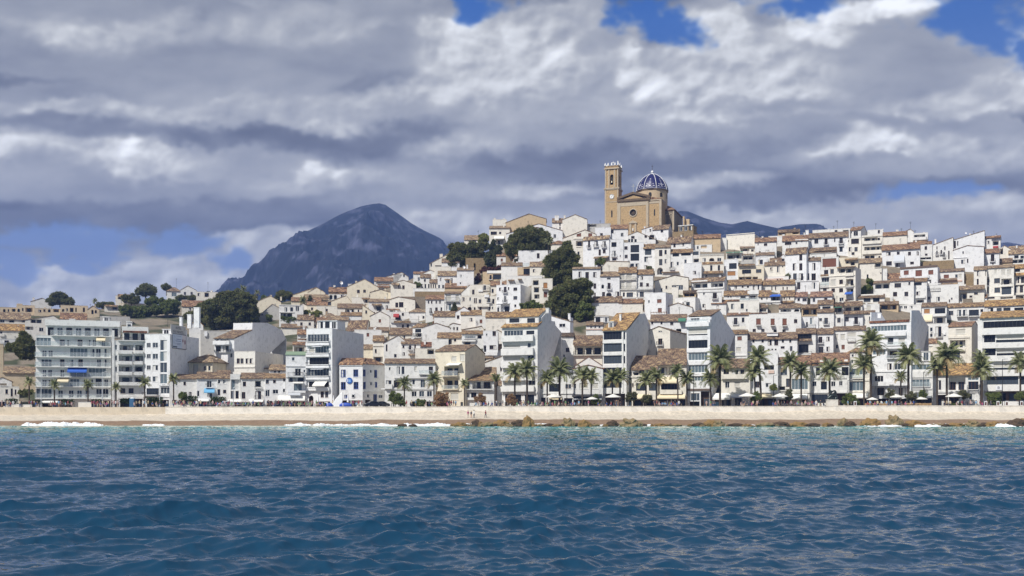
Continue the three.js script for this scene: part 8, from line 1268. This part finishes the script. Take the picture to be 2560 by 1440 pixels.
// ---------------------------------------------------------------- rocks and surf
{
  const ROCK = [std([0.40, 0.25, 0.095], 0.95, { map: sandGrain, bumpMap: sandGrain, bumpScale: 0.3 }), std([0.42, 0.31, 0.16], 0.95, { map: sandGrain, bumpMap: sandGrain, bumpScale: 0.3 }), std([0.13, 0.085, 0.05], 0.9, { map: sandGrain, bumpMap: sandGrain, bumpScale: 0.3 })];
  const rockShape = (s) => { const g = new THREE.IcosahedronGeometry(1, 4), p = g.attributes.position, v = new THREE.Vector3(); for (let i = 0; i < p.count; i++) { v.fromBufferAttribute(p, i); const n = 1 + 0.26 * N3(v.x * 1.1 + s, v.y * 1.1, v.z * 1.1) - 0.16 * Math.abs(N3(v.x * 2.4 + s, v.y * 2.4, v.z * 2.4)) + 0.07 * N3(v.x * 5 + s, v.y * 5, v.z * 5) + 0.03 * N3(v.x * 11 + s, v.y * 11, v.z * 11); v.multiplyScalar(n); p.setXYZ(i, v.x, v.y, v.z); } g.computeVertexNormals(); return metres(g); };
  const SH = [1.7, 8.3, 14.9, 22.2, 31.8, 47.1].map(rockShape), r = rng(15);
  const rock = (label, x, w, top, foot, i, group) => { const d = 209 + r() * 9, m = mesh('rock', SH[i % 6], ROCK[i % 3]), half = w / 2 / F * d, h = Math.max(0.35, up(top, d)); m.position.set(across(x, d), h * 0.28, -d); m.scale.set(half * 1.28, h * 1.22, half * (0.7 + 0.3 * r())); m.rotation.y = (r() - 0.5) * 0.6; return tag(m, label, 'rock', group); };
  tile(900, 1040, 3.6);
  const big = [['rounded rock at the left end of the rock line', 905, 92, 68], ['flat rock just right of the leftmost one', 985, 70, 84], ['upright yellowish block rock near the left end', 1040, 64, 52], ['small peaked rock beside the yellowish block', 1090, 44, 62], ['low brown rock beneath the three beach walkers', 1140, 95, 66], ['dark low rock after the brown one', 1215, 60, 84], ['pile of small rocks in the middle left', 1275, 120, 54], ['low pale rock right of the pile', 1340, 60, 78], ['broad smooth ochre rock left of the tallest boulder', 1425, 112, 54], ['tallest boulder leaning to the right', 1516, 84, 28], ['low dark rock after the tallest boulder', 1610, 90, 80], ['knobbly low rock in the gap', 1700, 90, 76], ['small low rock in the gap', 1775, 70, 80], ['pointed boulder in the middle', 1872, 95, 42], ['flat ochre rock right of the pointed boulder', 1950, 90, 72], ['smooth perched rock in the middle', 2025, 95, 52], ['low rock right of the perched one', 2110, 80, 80], ['dark rounded rock before the long one', 2272, 84, 58]];
  big.forEach(([l, x, w, t], i) => rock(l, px(x), w / 3.6, py(t), 0, i));
  rock('half sunk rock in the white surf', px(380), 20, py(94), 0, 2); rock('tiny sunk rock right of the half sunk one', px(475), 16, py(104), 0, 5);
  tile(1560, 680, 3.6);
  [['long flat topped rock at the centre right', 60, 168, 1342], ['small rock right of the long flat topped one', 170, 60, 1376], ['low dark rock in open water', 335, 110, 1370], ['second low dark rock in open water', 455, 110, 1378], ['low brown rock before the pair', 670, 90, 1368], ['left one of the pair of smooth rocks', 785, 105, 1350], ['right pale one of the pair of smooth rocks', 852, 90, 1352], ['flat rock line right of the pair', 1000, 110, 1370], ['thin flat rock further right', 1120, 90, 1376], ['ragged brown rock of the right half', 1265, 130, 1364], ['broad rock right of the ragged one', 1400, 150, 1362], ['domed rock with a flat crown', 1575, 130, 1362]].forEach(([l, x, w, t], i) => rock(l, px(x), w / 3.6, py(t), 0, i + 1));
  tile(1920, 1040, 3.6);
  [['low dark rock past the domed one', 400, 110, 74], ['rock with a notch beside the dark peaked one', 540, 80, 70], ['dark peaked rock of the right half', 668, 84, 40], ['crumbly rock right of the peaked one', 740, 80, 64], ['spiky pile in the foam', 930, 135, 44], ['pale craggy tallest rock of the right end', 1135, 125, 24], ['small rock in the foam right of the craggy one', 1230, 70, 76], ['large rounded brown rock in the foam', 1330, 150, 54], ['low brown rock in the foam', 1510, 120, 74], ['small rock in the foam near the striped one', 1600, 60, 88], ['wide low rock in the foam', 1690, 130, 72], ['dark striped block rock in the foam', 1845, 110, 56], ['jagged low rock right of the striped block', 1930, 100, 70], ['brown boulder near the right edge', 2045, 125, 62], ['rounded rock near the right edge', 2130, 90, 66], ['high rock at the right edge', 2240, 130, 50], ['last rock cut by the right edge', 2310, 90, 46]].forEach(([l, x, w, t], i) => rock(l, px(x), w / 3.6, py(t), 0, i + 2));
  for (let i = 0; i < 46; i++) { const x = lerp(1130, 2590, (i + r()) / 46); rock('small rubble stone among the rocks of the breakwater', x, 6 + 9 * r(), 1062 + 5 * r(), 0, i, 'rubble of the breakwater'); }
  // surf: heaped white water
  const FOAM = std([0.84, 0.86, 0.87], 0.9), foam = (label, x0, x1, d0, d1, h, s) => {
    const g = sheet(Math.round((x1 - x0) / 1.1), 16, (u, v) => { const x = lerp(x0, x1, u), ends = smooth(0, 0.12, u) * smooth(1, 0.8, u), d = lerp(d0, d1, v) + 1.6 * N2(x / 60, s), X = across(x, d), body = Math.sin(Math.PI * v), n = 0.42 + 0.62 * N2(X / 5.5, s) + 0.40 * N2(X / 2.2, d / 1.5 + s) + 0.25 * N2(X / 0.8, d / 0.6 + s); return { p: [X, -0.34 + ends * body * (h * n * 1.1 + 0.42 * smooth(-0.6, 0.2, n)), -d] }; });
    tag(mesh('surf', g, FOAM), label, 'surf', null, 'stuff'); };
  foam('long curling white breaker on the left beach', 40, 300, 226, 233, 0.62, 3); foam('thin white surf before the terrace cottages', 350, 420, 228.5, 233, 0.3, 9); foam('white surf line before the tower block', 690, 960, 229, 235, 0.40, 14); foam('broad white breaker left of the rocks', 905, 1165, 217, 229, 0.42, 21); foam('white swash behind the first rocks', 1140, 1420, 227, 234, 0.32, 27); foam('white swash behind the middle rocks', 1480, 1660, 228, 234, 0.2, 33); foam('thin swash behind the long rock', 1800, 1900, 228, 234, 0.22, 39); foam('white foam among the right end rocks', 2130, 2400, 209, 214, 0.28, 45); foam('white foam behind the right end rocks', 2200, 2460, 225, 233, 0.32, 51); foam('white foam at the right edge rocks', 2480, 2600, 207, 214, 0.45, 57);
}

renderer.render(scene, camera);
